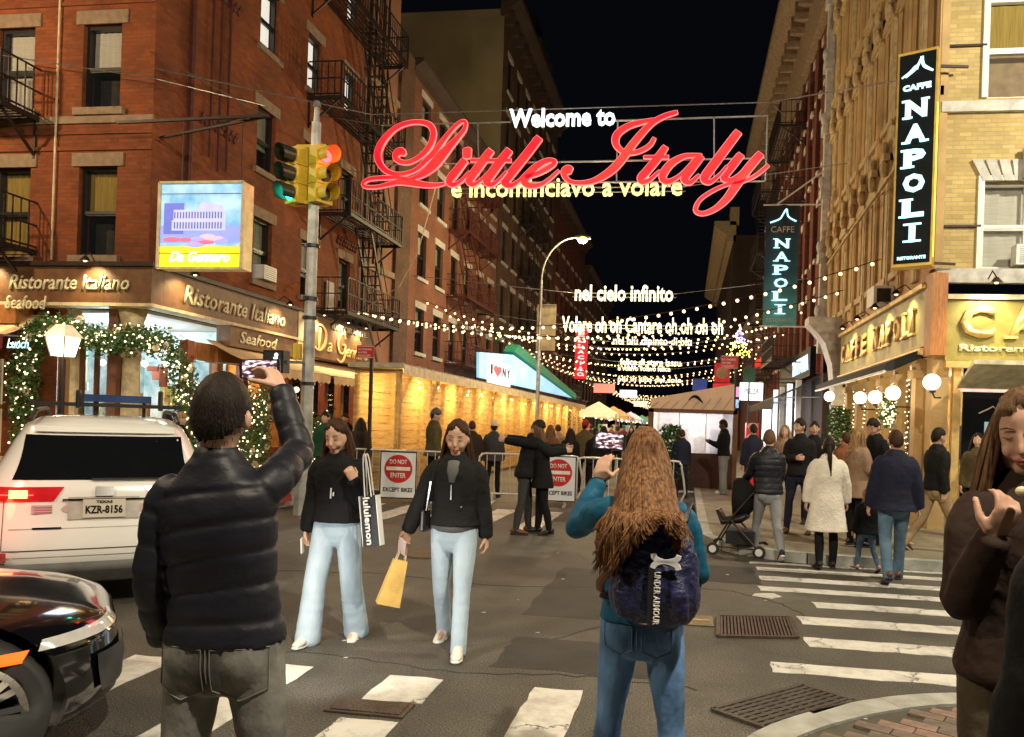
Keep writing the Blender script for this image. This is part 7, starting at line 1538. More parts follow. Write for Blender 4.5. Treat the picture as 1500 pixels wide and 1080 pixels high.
    for sd in (1, -1):
        sh, el, wr = arms[sd][:3]; sr = cl.get('sleeve', 1)
        pts = [tuple(sh - (el - sh) * .05 + V((-sd * .03 * s, 0, -.012 * s))) + (.047 * s,), tuple(sh.lerp(el, .25)) + (.052 * s,), tuple(sh.lerp(el, .7)) + (.045 * s,), tuple(el) + (.042 * s,), tuple(el.lerp(wr, .4)) + (.041 * s,), tuple(el.lerp(wr, .97)) + (.031 * s,)]
        P = crs(pts, 14 if kind == 'puffer' else 6); acc = 0; RR = []
        for i, q in enumerate(P):
            if i: acc += (V(q[:3]) - V(P[i - 1][:3])).length
            RR.append((q[3] * sr + tb * .75) * (1 - (.10 * abs(cos(pi * acc / gp_)) ** 16 if kind == 'puffer' else 0)))
        b.loft([q[:3] for q in P], RR, n=20)
    if kind == 'hood' or cl.get('hood'): b.loft([T(-.09, -.03, 1.46), T(-.06, -.1, 1.45), T(.06, -.1, 1.45), T(.09, -.03, 1.46)], [.035 * s, .055 * s, .055 * s, .035 * s], n=10)
    if cl.get('collar', 1): b.loft([T(0, -.008, z) for z in (1.44, 1.47, 1.50, 1.515)], [(.082 * s, .078 * s), (.074 * s, .072 * s), (.070 * s, .070 * s), (.067 * s, .067 * s)], n=20, fixed=True)
    o = B(b, {'puffer': 'puffer_jacket', 'coat': 'coat', 'sweater': 'sweater', 'jacket': 'jacket', 'hood': 'jacket', 'shirt': 'shirt'}[kind], tm); remesh(o, (vt if kind != 'puffer' else min(vt, .011)), 2 if kind == 'puffer' else 3, cl.get('fold', .010 if vox < .02 else 0), cl.get('fsz', .06)); top = o
    if cl.get('shirt'):
        q = MB(); q.loft([T(0, .108 * wsc, 1.30) + V((0, tb, 0)), T(0, .098 * wsc, 1.38) + V((0, tb, 0)), T(0, .06, 1.45) + V((0, tb, 0))], [(.022, .012), (.045, .014), (.05, .02)], n=12, ref=(0, 1, 0)); B(q, 'shirt', cl['shirt'])
    # trousers
    b = MB(); bt = cl.get('fit', 'slim'); RD = dict(slim=(.094, .082, .060, .062, .044), straight=(.096, .084, .066, .062, .058), wide=(.098, .092, .085, .088, .098))[bt]
    b.loft([T(0, -.005, z) for z in (.80, .86, .93, 1.0, 1.05)], [(.13 * s, .10 * s), (.165 * s, .118 * s), (.172 * s, .12 * s), (.155 * s, .108 * s), (.146 * s, .1 * s)], n=24, fixed=True)
    for sd in (1, -1):
        hp, kn, an, sv = legs[sd]; end = an + sv * (.025 if bt == 'slim' else .052) * s
        pts = [tuple(hp + V((0, -.005, .02 * s))) + (RD[0] * s,), tuple(hp.lerp(kn, .45)) + (RD[1] * s,), tuple(kn) + (RD[2] * s,), tuple(kn.lerp(an, .4) + V((0, -.012 * s if bt == 'slim' else 0, 0))) + (RD[3] * s,), tuple(end) + (RD[4] * s,)]
        P = crs(pts, 8); b.loft([q[:3] for q in P], [q[3] * (1 + (.018 * sin(i * 2.3 + sd) if i > len(P) * .6 else 0)) for i, q in enumerate(P)], n=18); b.ball(hp + V((-sd * .008, -.058 * s, -.03 * s)), (.078 * s, .07 * s, .085 * s), 12, 8)
    o = B(b, 'jeans' if cl.get('jeans') else 'trousers', cl['botm']); remesh(o, vt, 2, cl.get('fold2', .005 if vox < .02 else .0), .05)
    if cl.get('pockets'):
        for sd in (1, -1):
            q = MB(); F3 = lambda u, z: T(sd * .082 + u, 0, z) + V((0, -(.128 + .075 * max(0, 1 - abs(z - .86) / .12) * max(0, 1 - abs(u) / .09) * .3 + .045 * max(0, 1 - ((sd * .082 + u) / .19) ** 2) ** .5 - .04) * s * 1.02, 0))
    # shoes
    for sd in (1, -1):
        hp, kn, an, sv = legs[sd]; pit = atan2(sv.y, -sv.z); pit = pit * .85 if pit < -.2 else (-pit * .0 + .0); toe = V((sd * .12, cos(pit), sin(pit) if pit < 0 else (.18 if cl.get('toeup') == sd else 0))).normalized()
        upv = V((0, -toe.z, toe.y)).normalized(); base = an - upv * .055 * s; Q = lambda f, h_: base + toe * f * s + upv * h_ * s
        q = MB().loft([Q(-.065, .03), Q(-.05, .04), Q(0, .045), Q(.07, .03), Q(.13, .018), Q(.175, .012)], [(.028 * s, .03 * s), (.036 * s, .045 * s), (.038 * s, .052 * s), (.042 * s, .036 * s), (.044 * s, .026 * s), (.03 * s, .018 * s)], n=14, ref=upv)
        o = B(q, 'shoe', cl.get('shoe', CL['shb'])); r_ = MB().loft([Q(-.075, -.008), Q(-.04, -.008), Q(.06, -.008), Q(.13, -.008), Q(.185, -.004)], [(.028 * s, .012 * s), (.038 * s, .013 * s), (.042 * s, .013 * s), (.046 * s, .013 * s), (.03 * s, .011 * s)], n=14, ref=upv); c_ = B(r_, 'sole', cl.get('sole', CL['shw'] if cl.get('shoe') is CL['shw'] else M['rubber'])); c_.parent = o
    mw = Matrix.Translation((x0, y0, z0)) @ Matrix.Rotation(yaw, 4, 'Z')
    return dict(o=root, T=lambda *a: mw @ T(*a), arms={k: [mw @ a for a in v[:3]] + [(mw.to_3x3() @ v[3])] for k, v in arms.items()}, mw=mw, s=s, HC=mw @ HC, Tl=T, armsl=arms)
def walk(a=22, ph=1): return dict(legR=(a, 8, 2) if ph > 0 else (-a * .7, 22, 2), legL=(-a * .7, 22, 2) if ph > 0 else (a, 8, 2))
def slab_obj(name, lab, cat, c, sx, sy, sz, rot, m, parts=(), r=.008, group=None):
    """rounded flat box thing at c with rotation matrix rot"""
    t = thing(name, lab, cat, c, 0, group); t.rotation_euler = rot.to_euler() if hasattr(rot, 'to_euler') else rot
    b = MB().prism(arc(sx / 2 - r, sz / 2 - r, r, 0, 90, 4) + arc(-sx / 2 + r, sz / 2 - r, r, 90, 180, 4) + arc(-sx / 2 + r, -sz / 2 + r, r, 180, 270, 4) + arc(sx / 2 - r, -sz / 2 + r, r, 270, 360, 4), lambda u, v, d: (u, d, v), -sy / 2, sy / 2); b.build('case', m, t, world=False)
    for nm, mm, x0, x1, z0, z1, off in parts: MB().box(x0, x1, off, off + (.0012 if off > 0 else -.0012), z0, z1).build(nm, mm, t, world=False)
    return t
# ---- 1 man photographing, foreground left
A = W(343, 604, 2.5); h1 = 1.84
m1 = figure('man in black quilted jacket and charcoal jeans holding up a phone, back to the viewer', (A.x, A.y, 0), radians(6), h1,
    dict(legR=(2, 2, 6), legL=(-2, 2, 5), lean=(-.035, -.02), armR=((-.06, .88, .36), (-.40, .30, .85), (-.55, .25, .8), (-.75, .2, -.5), .9, .8), armL=((.13, -.08, -1), (.04, .36, -.9), (-.5, .6, -.5), (0, -1, 0), .6), head=(2, 6, 3)),
    dict(top='puffer', topm=CL['puf'], bulk=.018, hem=.93, botm=CL['jg'], jeans=1, fit='slim', hair=('short', HR['dark']), tuft=6500, tw=.3, shoe=CL['shb'], wide=.98, sleeve=.96, quilt=.1, fold=.008, fsz=.14, skew=.2), vox=.008)
ph = OY(366, 567, m1['arms'][1][2].y + .1)
wrR = m1['arms'][1][2]; hdR = m1['arms'][1][3]
pc = wrR + V((-.125, .06, .08))
scr = lambda n_, s_=1.2: mat(n_, (.1, .1, .12), .2, emit=(.75, .7, .8), es=s_, var=.9, scale=60, col2=(1, .6, .6))
def screen_mat(name, s_):
    m, nt, b = nodes_of(name); N, L = nt.nodes, nt.links; tc = N.new('ShaderNodeTexCoord'); mp = N.new('ShaderNodeMapping'); mp.inputs['Scale'].default_value = (1, 1, 2.5); L.new(tc.outputs['Object'], mp.inputs[0])
    nz = N.new('ShaderNodeTexNoise'); nz.inputs['Scale'].default_value = 42; nz.inputs['Detail'].default_value = 3; L.new(mp.outputs[0], nz.inputs['Vector']); r = N.new('ShaderNodeValToRGB'); e = r.color_ramp.elements
    e[0].position = .42; e[0].color = (.01, .01, .015, 1); e[1].position = .6; e[1].color = (.85, .9, 1, 1); x = e.new(.52); x.color = (.35, .12, .12, 1); L.new(nz.outputs['Fac'], r.inputs[0]); L.new(r.outputs[0], b.inputs['Emission Color']); setin(b, 'Emission Strength', s_); b.inputs['Base Color'].default_value = (.02, .02, .02, 1); return m
M['screen'] = screen_mat('phone_screen_view', 1.6)
def phone(lab, c, rz, tilt=0, roll=0, m=None, w_=.155, h=.075, case=None, screen=True):
    rot = Matrix.Rotation(rz, 3, 'Z') @ Matrix.Rotation(tilt, 3, 'X') @ Matrix.Rotation(roll, 3, 'Y')
    return slab_obj('phone', lab, 'phone', c, w_, .009, h, rot, case or M['black'], [('screen', m or M['screen'], -w_ / 2 + .012, w_ / 2 - .012, -h / 2 + .005, h / 2 - .005, -.0046)])
phone('phone held up sideways by the man in the quilted jacket', pc, radians(10), 0, radians(-3))
# jeans back pockets, seams
def back_pockets(fg, pm, sm, zc=.87, w_=.135, dx=.082):
    """pocket patches and seams laid on the back of the trousers"""
    from mathutils.bvhtree import BVHTree
    tr = next(c for c in fg['o'].children if c.name.startswith(('jeans', 'trousers'))); bpy.context.view_layer.update(); dg = bpy.context.evaluated_depsgraph_get(); bv = BVHTree.FromObject(tr, dg); s = fg['s']
    def pr(p, off):
        h = bv.ray_cast(V((p.x, -.6, p.z)), V((0, 1, 0))); return (h[0] + h[1] * off) if h[0] else V((p.x, -.15, p.z))
    sh = lambda u, v: fg['Tl'](u, 0, v)
    seams = MB()
    for sd in (1, -1):
        P = [(-.5, .5), (.5, .5), (.5, -.35), (0, -.6), (-.5, -.35)]; b = MB(); n = 8; G_ = []
        for j_ in range(n + 1):
            v = .5 - 1.1 * j_ / n; hw = .5 if v > -.35 else .5 * (v + .6) / .25
            G_.append([pr(sh(sd * dx + (-hw + 2 * hw * i_ / n) * w_, zc + v * w_), .0035) for i_ in range(n + 1)])
        for j_ in range(n):
            for i_ in range(n): b.quad(G_[j_][i_], G_[j_ + 1][i_], G_[j_ + 1][i_ + 1], G_[j_][i_ + 1])
        po = b.build('back_pocket', pm, tr, world=False, smooth=True); q = MB()
        for k in range(5):
            a, c = V(P[k] + (0,)), V(P[(k + 1) % 5] + (0,)); q.tube([pr(sh(sd * dx + p.x * w_, zc + p.y * w_), .005) for p in [a.lerp(c, t / 5) for t in range(6)]], .0022, 5)
        q.build('pocket_seam', sm, po, world=False)
    seams.tube([pr(sh(0, z), .003) for z in [1.0 - .02 * i for i in range(10)]], .0025, 5)
    for sd in (1, -1): seams.tube([pr(sh(sd * .02 * i, .955 - .0045 * i + .02), .003) for i in range(8)], .002, 5)
    seams.build('yoke_seam', sm, tr, world=False)
back_pockets(m1, CL['jg'], mat('seam_dark', (.16, .15, .13), .9), zc=.85, w_=.15, dx=.088)
# ---- 2 woman photographing with backpack
A = W(950, 625, 3.2)
w2 = figure('woman with long wavy brown hair in teal jacket taking a photo, back to the viewer', (A.x, A.y, 0), radians(-6), 1.71,
    dict(legR=(0, 3, 7), legL=(2, 2, 6), armL=((.66, .58, -.42), (-.30, .42, .82), (-.12, .3, .95), (-.3, .95, -.1), .35, .5), armR=((.25, .2, -1), (-.35, .8, .3)), head=(4, 0, -3)),
    dict(top='jacket', topm=CL['teal'], bulk=.018, hem=.93, botm=CL['jb'], jeans=1, fit='slim', hair=('long', HR['auburn']), locks=2000, lockw=.34, hairlen=.50, wave=.011, hsp=.02, layered=1, fl=1, shoe=CL['shw'], fold=.014), vox=.008)
back_pockets(w2, CL['jb'], mat('seam_blue', (.10, .17, .26), .9), zc=.86, w_=.12, dx=.08)
wl = w2['arms'][-1]
phone('phone held up by the woman with the backpack', W(893, 646, 3.0 + .42), radians(-6), 0, radians(2), case=mat('phone_case_dark', (.03, .03, .035), .3), w_=.15, h=.078)
# backpack
bm_navy = mat('navy_nylon', (.010, .013, .06), .5, bump=.7, bscale=30, var=.45, scale=6); mwB = w2['mw']; sB = w2['s']
bp = thing('backpack', 'large navy backpack with white emblem worn by the woman in the teal jacket', 'backpack', mwB @ V((.03, .03, .2575)), radians(-6)); bp.scale = (1, 1, .78)
Lb = lambda x, y, z: V((x, y, z)) * 1.0
b = MB(); secs = [(.875, .10, .06), (.90, .155, .09), (.98, .178, .115), (1.1, .178, .12), (1.22, .165, .105), (1.32, .135, .085), (1.39, .10, .06), (1.43, .06, .035)]
rr = crs(secs, 4); b.loft([Lb(.045, -.205 - .01 * sin((z - .9) * 6), z) for z, _, _ in rr], [(a, c) for _, a, c in rr], n=30, fixed=True, sq=2.6)
for x in (-.1, .12): b.loft([Lb(x + .04, -.29, .93), Lb(x + .03, -.315, 1.05), Lb(x * .6 + .04, -.29, 1.25)], [.035, .04, .02], n=10)
o = b.build('pack_body', bm_navy, bp, world=False, smooth=True); remesh(o, .008, 3, .018, .07)
bz = lambda z: -.205 - max((c for zz, a, c in rr if abs(zz - z) < .03), default=.1) - .016
b = MB(); ey = lambda z: bz(z) - .012
for st in ([(-.05, 1.285, .02), (-.038, 1.262, .024), (.0, 1.252, .016), (.045, 1.262, .024), (.058, 1.285, .02)], [(-.05, 1.215, .02), (-.038, 1.238, .024), (.0, 1.248, .016), (.045, 1.238, .024), (.058, 1.215, .02)]):
    ribbon(b, [(x * .92 + .10, z - .03, w_) for x, z, w_ in st], 1, lambda u, v, d: (u, ey(1.2) - .014 + d, v), .01)
b.build('white_emblem', mat('emblem_white', (.8, .8, .8), .5), bp, world=False)
tm_ = text_mesh('UNDER ARMOUR', .26, .026, M['white'], bold=.03, ext=.003); o = bpy.data.objects.new('lettering', tm_); COL.objects.link(o); o.parent = bp; o.location = (.062, ey(1.08) - .006, 1.17); o.rotation_euler = (radians(1), radians(90), 0)
MB().bar((.05, ey(1.15) - .002, 1.2), (.05, ey(1.0), .9), .022, .006).build('centre_strip', M['black'], bp, world=False)
MB().box(-.0, .05, ey(.9) + .03, ey(.9) + .034, .887, .893).build('zip_tag', M['white'], bp, world=False)
for sd in (-1, 1):
    MB().loft([V(c) for c in crs([(sd * .13, -.11, 1.38), (sd * .14, -.01, 1.47), (sd * .145, .11, 1.38), (sd * .15, .13, 1.2), (sd * .185, .02, 1.02), (sd * .17, -.13, .95)], 5)], [(.03, .008)] * 26, n=10, ref=(0, 1, 0)).build('shoulder_strap', M['black'], bp, world=False, smooth=True)
MB().loft([V(c) for c in crs([(-.10, -.18, 1.15), (-.19, -.14, 1.05), (-.20, -.1, .98)], 5)], [(.02, .008)] * 11, n=8).build('side_strap', mat('brown_strap', (.16, .07, .03), .6), bp, world=False)
# ---- 3, 4 two women walking towards the viewer
A = G(488, 938)
w3 = figure('woman walking in a black sweater and very pale wide jeans with a long tote bag', (A.x, A.y, 0), pi + radians(4), 1.70,
    dict(legR=(12, 6, 5), legL=(-4, 10, 4), armR=((.15, -.02, -1), (.14, .12, -1), (.05, .1, -1), (-1, 0, 0), .8), armL=((.16, .02, -1), (-.05, .62, .62), (-.3, .2, .8), (-.6, -.6, .2), 1.2, .7), head=(-6, -14, 2)),
    dict(top='sweater', topm=CL['blk'], bulk=.028, hem=.955, botm=CL['jl'], jeans=1, fit='wide', hair=('long', HR['brown']), hairlen=.3, locks=70, face='down', shoe=CL['shw'], wide=1.0, sleeve=1.1, hs=1.12, shirt=None), vox=.009)
A = G(660, 948)
w4 = figure('woman walking in a short black jacket and pale jeans with a yellow paper bag', (A.x, A.y, 0), pi + radians(4), 1.74,
    dict(legR=(-8, 16, 2), legL=(18, 5, 2), armR=((.36, .02, -.9), (.30, .25, -.9), (.15, .3, -.95), (-.5, .8, 0), .9, .6), armL=((.16, -.12, -1), (.14, -.05, -1), (.1, .1, -1), (-1, 0, 0), .6), head=(4, -10, -2)),
    dict(top='hood', topm=CL['blk2'], bulk=.03, hem=.965, botm=CL['jl'], jeans=1, fit='straight', hair=('long', HR['brown']), hairlen=.22, locks=16, face='down', shoe=CL['shw'], wide=1.0, sleeve=1.05, hs=1.12, shirt=CL['grey'], hood=1), vox=.009)
m = w4['mw']; MB().loft([w4['Tl'](0, 0, 1.0), w4['Tl'](0, 0, .955)], [(.182 * w4['s'], .137 * w4['s'])] * 2, n=24, fixed=True).build('grey_hem', CL['grey'], w4['o'], world=False, smooth=True)
for fg, c in ((w4, mat('zip_silver', (.5, .5, .5), .3, .8)), (w3, mat('drawstring_white', (.6, .6, .6), .6))):
    b = MB()
    if fg is w4: b.bar(fg['Tl'](0.0, .152, 1.28), fg['Tl'](0.0, .150, 1.17), .008).ball(fg['Tl'](-.08, .15, 1.12), .008, 6, 4)
    else: b.tube([fg['Tl'](-.025, .155, 1.20), fg['Tl'](-.025, .16, 1.17)], .006).tube([fg['Tl'](-.005, .155, 1.23), fg['Tl'](-.005, .16, 1.15)], .006)
    b.build('drawstring' if fg is w3 else 'zip', c, fg['o'], world=False)
# tote bag, chain bag, yellow paper bag, phones
def flatbag(name, lab, cat, c, w_, h, d, rz, m, tilt=0, hl=.25, hm=None, taper=1.0, two=True):
    t = thing(name, lab, cat, c); t.rotation_euler = (0, tilt, rz); b = MB()
    sec = [(-w_ / 2, -d / 2), (w_ / 2, -d / 2), (w_ / 2, d / 2), (-w_ / 2, d / 2)]; i = 0
    for z, k in ((-h, 1), (0, taper)):
        for x, y in sec: b.v.append((x * k, y * (k if z else .4), z))
    b.f = [(3, 2, 1, 0), (0, 1, 5, 4), (1, 2, 6, 5), (2, 3, 7, 6), (3, 0, 4, 7), (4, 5, 6, 7)]; b.build('bag_body', m, t, world=False)
    for y in (-d * .25, d * .25) if two else (0,): MB().tube([V(q) for q in crs([(-w_ * .2, y, -.01), (-w_ * .12, y, hl * .8), (0, y, hl), (w_ * .12, y, hl * .8), (w_ * .2, y, -.01)], 4)], .0045).build('handle', hm or m, t, world=False)
    return t
P = W(541, 726, 5.4); tb_ = flatbag('tote_bag', 'black tote bag with white edge and tall white lettering on the sweater woman', 'bag', P, .13, .36, .07, radians(172), M['black'], radians(8), .30, M['white'])
MB().box(.066, .071, -.03, .03, -.36, 0).build('white_edge', M['white'], tb_, world=False); MB().box(-.071, -.066, -.03, .03, -.36, 0).build('white_edge', M['white'], tb_, world=False)
tm_ = text_mesh('lululemon', .34, .055, M['white'], bold=.03, ext=.004); o = bpy.data.objects.new('lettering', tm_); COL.objects.link(o); o.parent = tb_; o.location = (.03, .040, -.01); o.rotation_euler = Matrix(((0, 0, -1), (0, -1, 0), (-1, 0, 0))).to_euler()
hR = w4['arms'][1]; hp_ = hR[2] + hR[3] * .09
phone('phone with pale case held low by the woman in the short jacket', hp_ + V((-.0, -.05, -.02)), radians(150), radians(-25), radians(60), m=mat('off_screen', (.01, .01, .012), .1), w_=.15, h=.075, case=mat('pink_case', (.7, .5, .48), .4))
pbag = flatbag('paper_bag', 'yellow paper shopping bag hanging from the hand of the woman in the short jacket', 'bag', hp_ + V((-.03, .0, -.13)), .17, .34, .10, radians(30), mat('yellow_paper', (.72, .45, .12), .7, bump=.3), radians(14), .11, M['cream'], .62)
b = MB(); b.tube([w4['mw'] @ w4['Tl'](.13, .06, 1.46) * 1, w4['mw'] @ w4['Tl'](.155, .15, 1.3), w4['mw'] @ w4['Tl'](.19, .12, 1.08)], .009)
o = b.build('bag_chain', M['chrome']); o2 = thing('shoulder_bag', 'small black shoulder bag on a silver chain worn by the woman in the short jacket', 'bag', (0, 0, 0)); o.parent = o2; c = w4['mw'] @ w4['Tl'](.215, .05, 1.0); MB().loft([c + V((0, 0, -.07)), c + V((0, 0, .07))], [(.035, .08), (.03, .07)], n=14, fixed=True).build('bag_body', M['black'], o2)
hR3 = w3['arms'][1]; phone('white phone in the lowered hand of the sweater woman', hR3[2] + hR3[3] * .10 + V((0, -.04, -.01)), radians(100), 0, radians(80), m=M['white'], w_=.12, h=.06, case=M['white'])
# ---- 5, 6 right edge
A = W(1482, 640, 2.35)
w5 = figure('woman at the right edge in a dark brown jacket looking down at her hands', (A.x + .06, A.y, .02), pi + radians(2), 1.86,
    dict(legR=(4, 4, 3), legL=(-3, 4, 3), armR=((.16, .2, -1), (-.1, .55, .85), (-.25, .3, .85), (.2, -.9, .2), .9, .8), armL=((.2, .1, -1), (-.4, .85, .3)), head=(-32, -14, 4)),
    dict(top='jacket', topm=CL['brown'], bulk=.022, hem=.90, botm=CL['olive2'], fit='straight', hair=('long', HR['ltbrown']), hairlen=.52, locks=200, lockw=.7, wave=.006, face='down', shoe=CL['shb'], wide=1.0, sleeve=1.0), vox=.008)
hh_ = w5['arms'][1]; t = thing('small_snack', 'tiny pale item pinched in the fingers of the woman at the right edge', 'snack', hh_[2] + hh_[3] * .15); MB().ball((0, -.02, .0), (.018, .012, .014), 8, 6).build('morsel', M['cream'], t, world=False)
A = W(1650, 660, 1.8)
figure('person in a long black coat cut off by the right edge of the picture', (A.x, A.y, .02), radians(20), 1.76, dict(legR=(2, 2, 3), legL=(-2, 3, 3)), dict(top='coat', topm=CL['blk'], bulk=.05, hem=.62, flare=.05, botm=CL['blk'], hair=('long', HR['dark']), hairlen=.5, locks=60, wide=1.15, sleeve=1.3), vox=.012)
# ---- mid distance right group
def at(px, py, z=0): g = G(px, py, z); return (g.x, g.y, z)
SWK = dict(face=None)
f7 = figure('man pushing a stroller in a black quilted jacket and grey trousers', at(1122, 818), radians(8), 1.77, dict(armR=((.1, .2, -1), (-.1, .7, -.5)), armL=((.2, .5, -.9), (.1, .8, -.5)), lean=(0, .04), head=(-12, -8, 0), **walk(20, -1)), dict(top='puffer', topm=CL['puf'], bulk=.03, hem=.9, botm=CL['tgrey'], fit='slim', hair=('short', HR['ltbrown']), shoe=CL['shb'], sole=CL['shw'], quilt=.08), vox=.012)
figure('man in black shirt jacket and dark blue jeans standing with a hand at his waist', at(1168, 782, .13), radians(160), 1.80, dict(legR=(4, 2, 6), legL=(-4, 2, 5), armR=((.2, .2, -1), (-.8, .6, .1)), head=(-35, 0, 0)), dict(top='jacket', topm=CL['blk2'], hem=.88, botm=CL['navy'], fit='slim', face='up', shoe=CL['shbr'], wide=1.05), vox=.013)
f9 = figure('woman in a long white wool coat with a dark ponytail seen from behind', at(1208, 832), radians(4), 1.66, dict(legR=(3, 2, 2), legL=(-6, 8, 2), armL=((.3, 0, -1), (.1, .1, -1)), armR=((.3, 0, -1), (.15, .2, -1)), head=(-15, -5, 0)), dict(top='coat', topm=CL['white'], bulk=.03, hem=.50, flare=.04, botm=CL['blk'], fit='slim', hair=('pony', HR['dark']), hairlen=.34, wide=1.05, sleeve=1.2, fold=.012), vox=.012)
figure('woman in a beige coat with long light brown hair standing by the restaurant windows', at(1252, 800, .13), radians(-70), 1.68, dict(armR=((.2, .2, -1), (-.2, .8, .0)), armL=((.2, .2, -1), (-.2, .8, .0))), dict(top='coat', topm=CL['beige'], bulk=.04, hem=.72, botm=CL['blk'], hair=('long', HR['blond']), hairlen=.4, locks=50, wide=1.05), vox=.014)
t = thing('handbag', 'mustard yellow handbag on the woman in the beige coat', 'bag', W(1256, 700, 11.2)); MB().loft([(-.17, 0, -.12), (-.14, 0, .1)], [(.08, .14), (.06, .13)], n=12, fixed=True).build('bag_body', mat('mustard_leather', (.5, .22, .02), .4), t, world=False); MB().tube([(-.1, 0, .1), (0, -.02, .4), (-.15, .02, .5)], .01).build('bag_strap', M['black'], t, world=False)
figure('dark haired man in a black coat looking down beside the beige coat woman', at(1277, 796, .13), radians(120), 1.84, dict(head=(10, -22, 0)), dict(top='coat', topm=CL['blk'], bulk=.03, hem=.7, botm=CL['blk'], face='down'), vox=.014)
f12 = figure('man in a navy coat and blue jeans walking away over the crosswalk', at(1306, 852), radians(-2), 1.80, dict(armL=((.22, .05, -1), (.15, .2, -1)), armR=((.25, -.1, -1), (.15, .1, -1)), head=(5, -4, 0), **walk(17, 1)), dict(top='coat', topm=CL['navy'], bulk=.04, hem=.84, botm=CL['jm'], jeans=1, fit='straight', hair=('short', HR['brown']), shoe=CL['shbr'], wide=1.04, sleeve=1.08), vox=.012)
f13 = figure('small child in a black puffy jacket and light jeans walking between the adults', at(1268, 836), radians(15), 1.02, dict(armR=((.4, 0, .7), (.1, 0, 1)), armL=((.3, 0, -1), (.2, .2, -1)), **walk(18, -1)), dict(top='jacket', topm=CL['blk'], bulk=.05, hem=.82, botm=CL['jm'], hair=('long', HR['blond']), hairlen=.2, locks=20, hs=1.45, shoe=cloth('pink_shoe', (.5, .3, .3)), wide=1.15, sleeve=1.3), vox=.012)
figure('man in a black jacket and khaki trousers walking to the right', at(1368, 808, .13), radians(-68), 1.76, dict(head=(0, 0, 0), armL=((.1, .2, -1), (.0, .3, -1)), armR=((.1, -.2, -1), (.0, .1, -1)), **walk(24, 1)), dict(top='jacket', topm=CL['blk2'], bulk=.03, hem=.9, botm=CL['khaki'], fit='straight', hair=('short', HR['dark']), shoe=CL['shbr'], sole=CL['shw'], face='up', shirt=M['white']), vox=.012)
figure('young man in black top, loose grey trousers and white shoes standing by the market tent', at(1058, 724, .13), radians(70), 1.83, dict(armR=((.1, .3, -1), (-.2, .8, .2)), armL=((.1, .3, -1), (-.2, .8, .3)), legR=(3, 2, 2), legL=(-3, 2, 2), head=(10, -10, 0)), dict(top='jacket', topm=CL['blk'], bulk=.03, hem=.9, botm=CL['tgrey'], fit='wide', skin=skin2, shoe=CL['shw']), vox=.015)
for (lab, x, y, z, yaw, H, tm2, bm2, hr, dd) in (
    ('person with pale hair and tan top behind the stroller man', 1146, 762, .13, 160, 1.7, 'beige', 'blk', ('long', HR['blond']), {}),
    ('man with pale face in dark clothes behind the standing man in black', 1188, 768, .13, 175, 1.78, 'blk', 'blk', ('short', HR['dark']), dict(face='up')),
    ('woman with long dark hair and yellow scarf in the restaurant doorway', 1428, 790, .13, 150, 1.66, 'olive', 'blk', ('long', HR['dark']), {}),
    ('person in rust coloured top beside the beige coat woman', 1234, 772, .13, 30, 1.6, 'rust', 'blk', ('short', HR['brown']), {}),
    ('person in dark navy jacket standing behind the white shoed man', 1100, 740, .13, 20, 1.72, 'navy', 'navy', ('short', HR['dark']), {})):
    figure(lab, at(x, y, z), radians(yaw), H, {}, dict(top='jacket', topm=CL[tm2], bulk=.03, hem=.85, botm=CL[bm2], hair=hr, locks=30, **dd), vox=.018)
# ---- embracing couple at the barrier
A = G(766, 782); figure('taller dark clothed person of the embracing couple, on the left', (A.x, A.y, 0), radians(-75), 1.80, dict(lean=(0, .12), legR=(-6, 4, 4), legL=(10, 8, 4), armR=((.1, .7, -.45), (-.3, .9, .1)), armL=((.1, .8, -.35), (-.3, .9, .1)), head=(0, -28, 8)), dict(top='jacket', topm=CL['blk2'], bulk=.045, hem=.86, botm=CL['dgrey'], fit='slim', hair=('short', HR['dark']), shoe=CL['rust'] if 0 else CL['shbr']), vox=.013)
A = G(792, 783); figure('long haired person in black of the embracing couple, on the right', (A.x, A.y, 0), radians(100), 1.72, dict(lean=(0, .08), legR=(6, 4, 2), legL=(-6, 6, 2), armR=((.1, .8, .2), (-.3, .9, .1)), armL=((.1, .8, .1), (-.3, .9, .1)), head=(0, -12, 0)), dict(top='coat', topm=CL['blk'], bulk=.035, hem=.74, botm=CL['blk'], fit='slim', hair=('long', HR['ltbrown']), hairlen=.4, locks=60, shoe=CL['shb']), vox=.013)
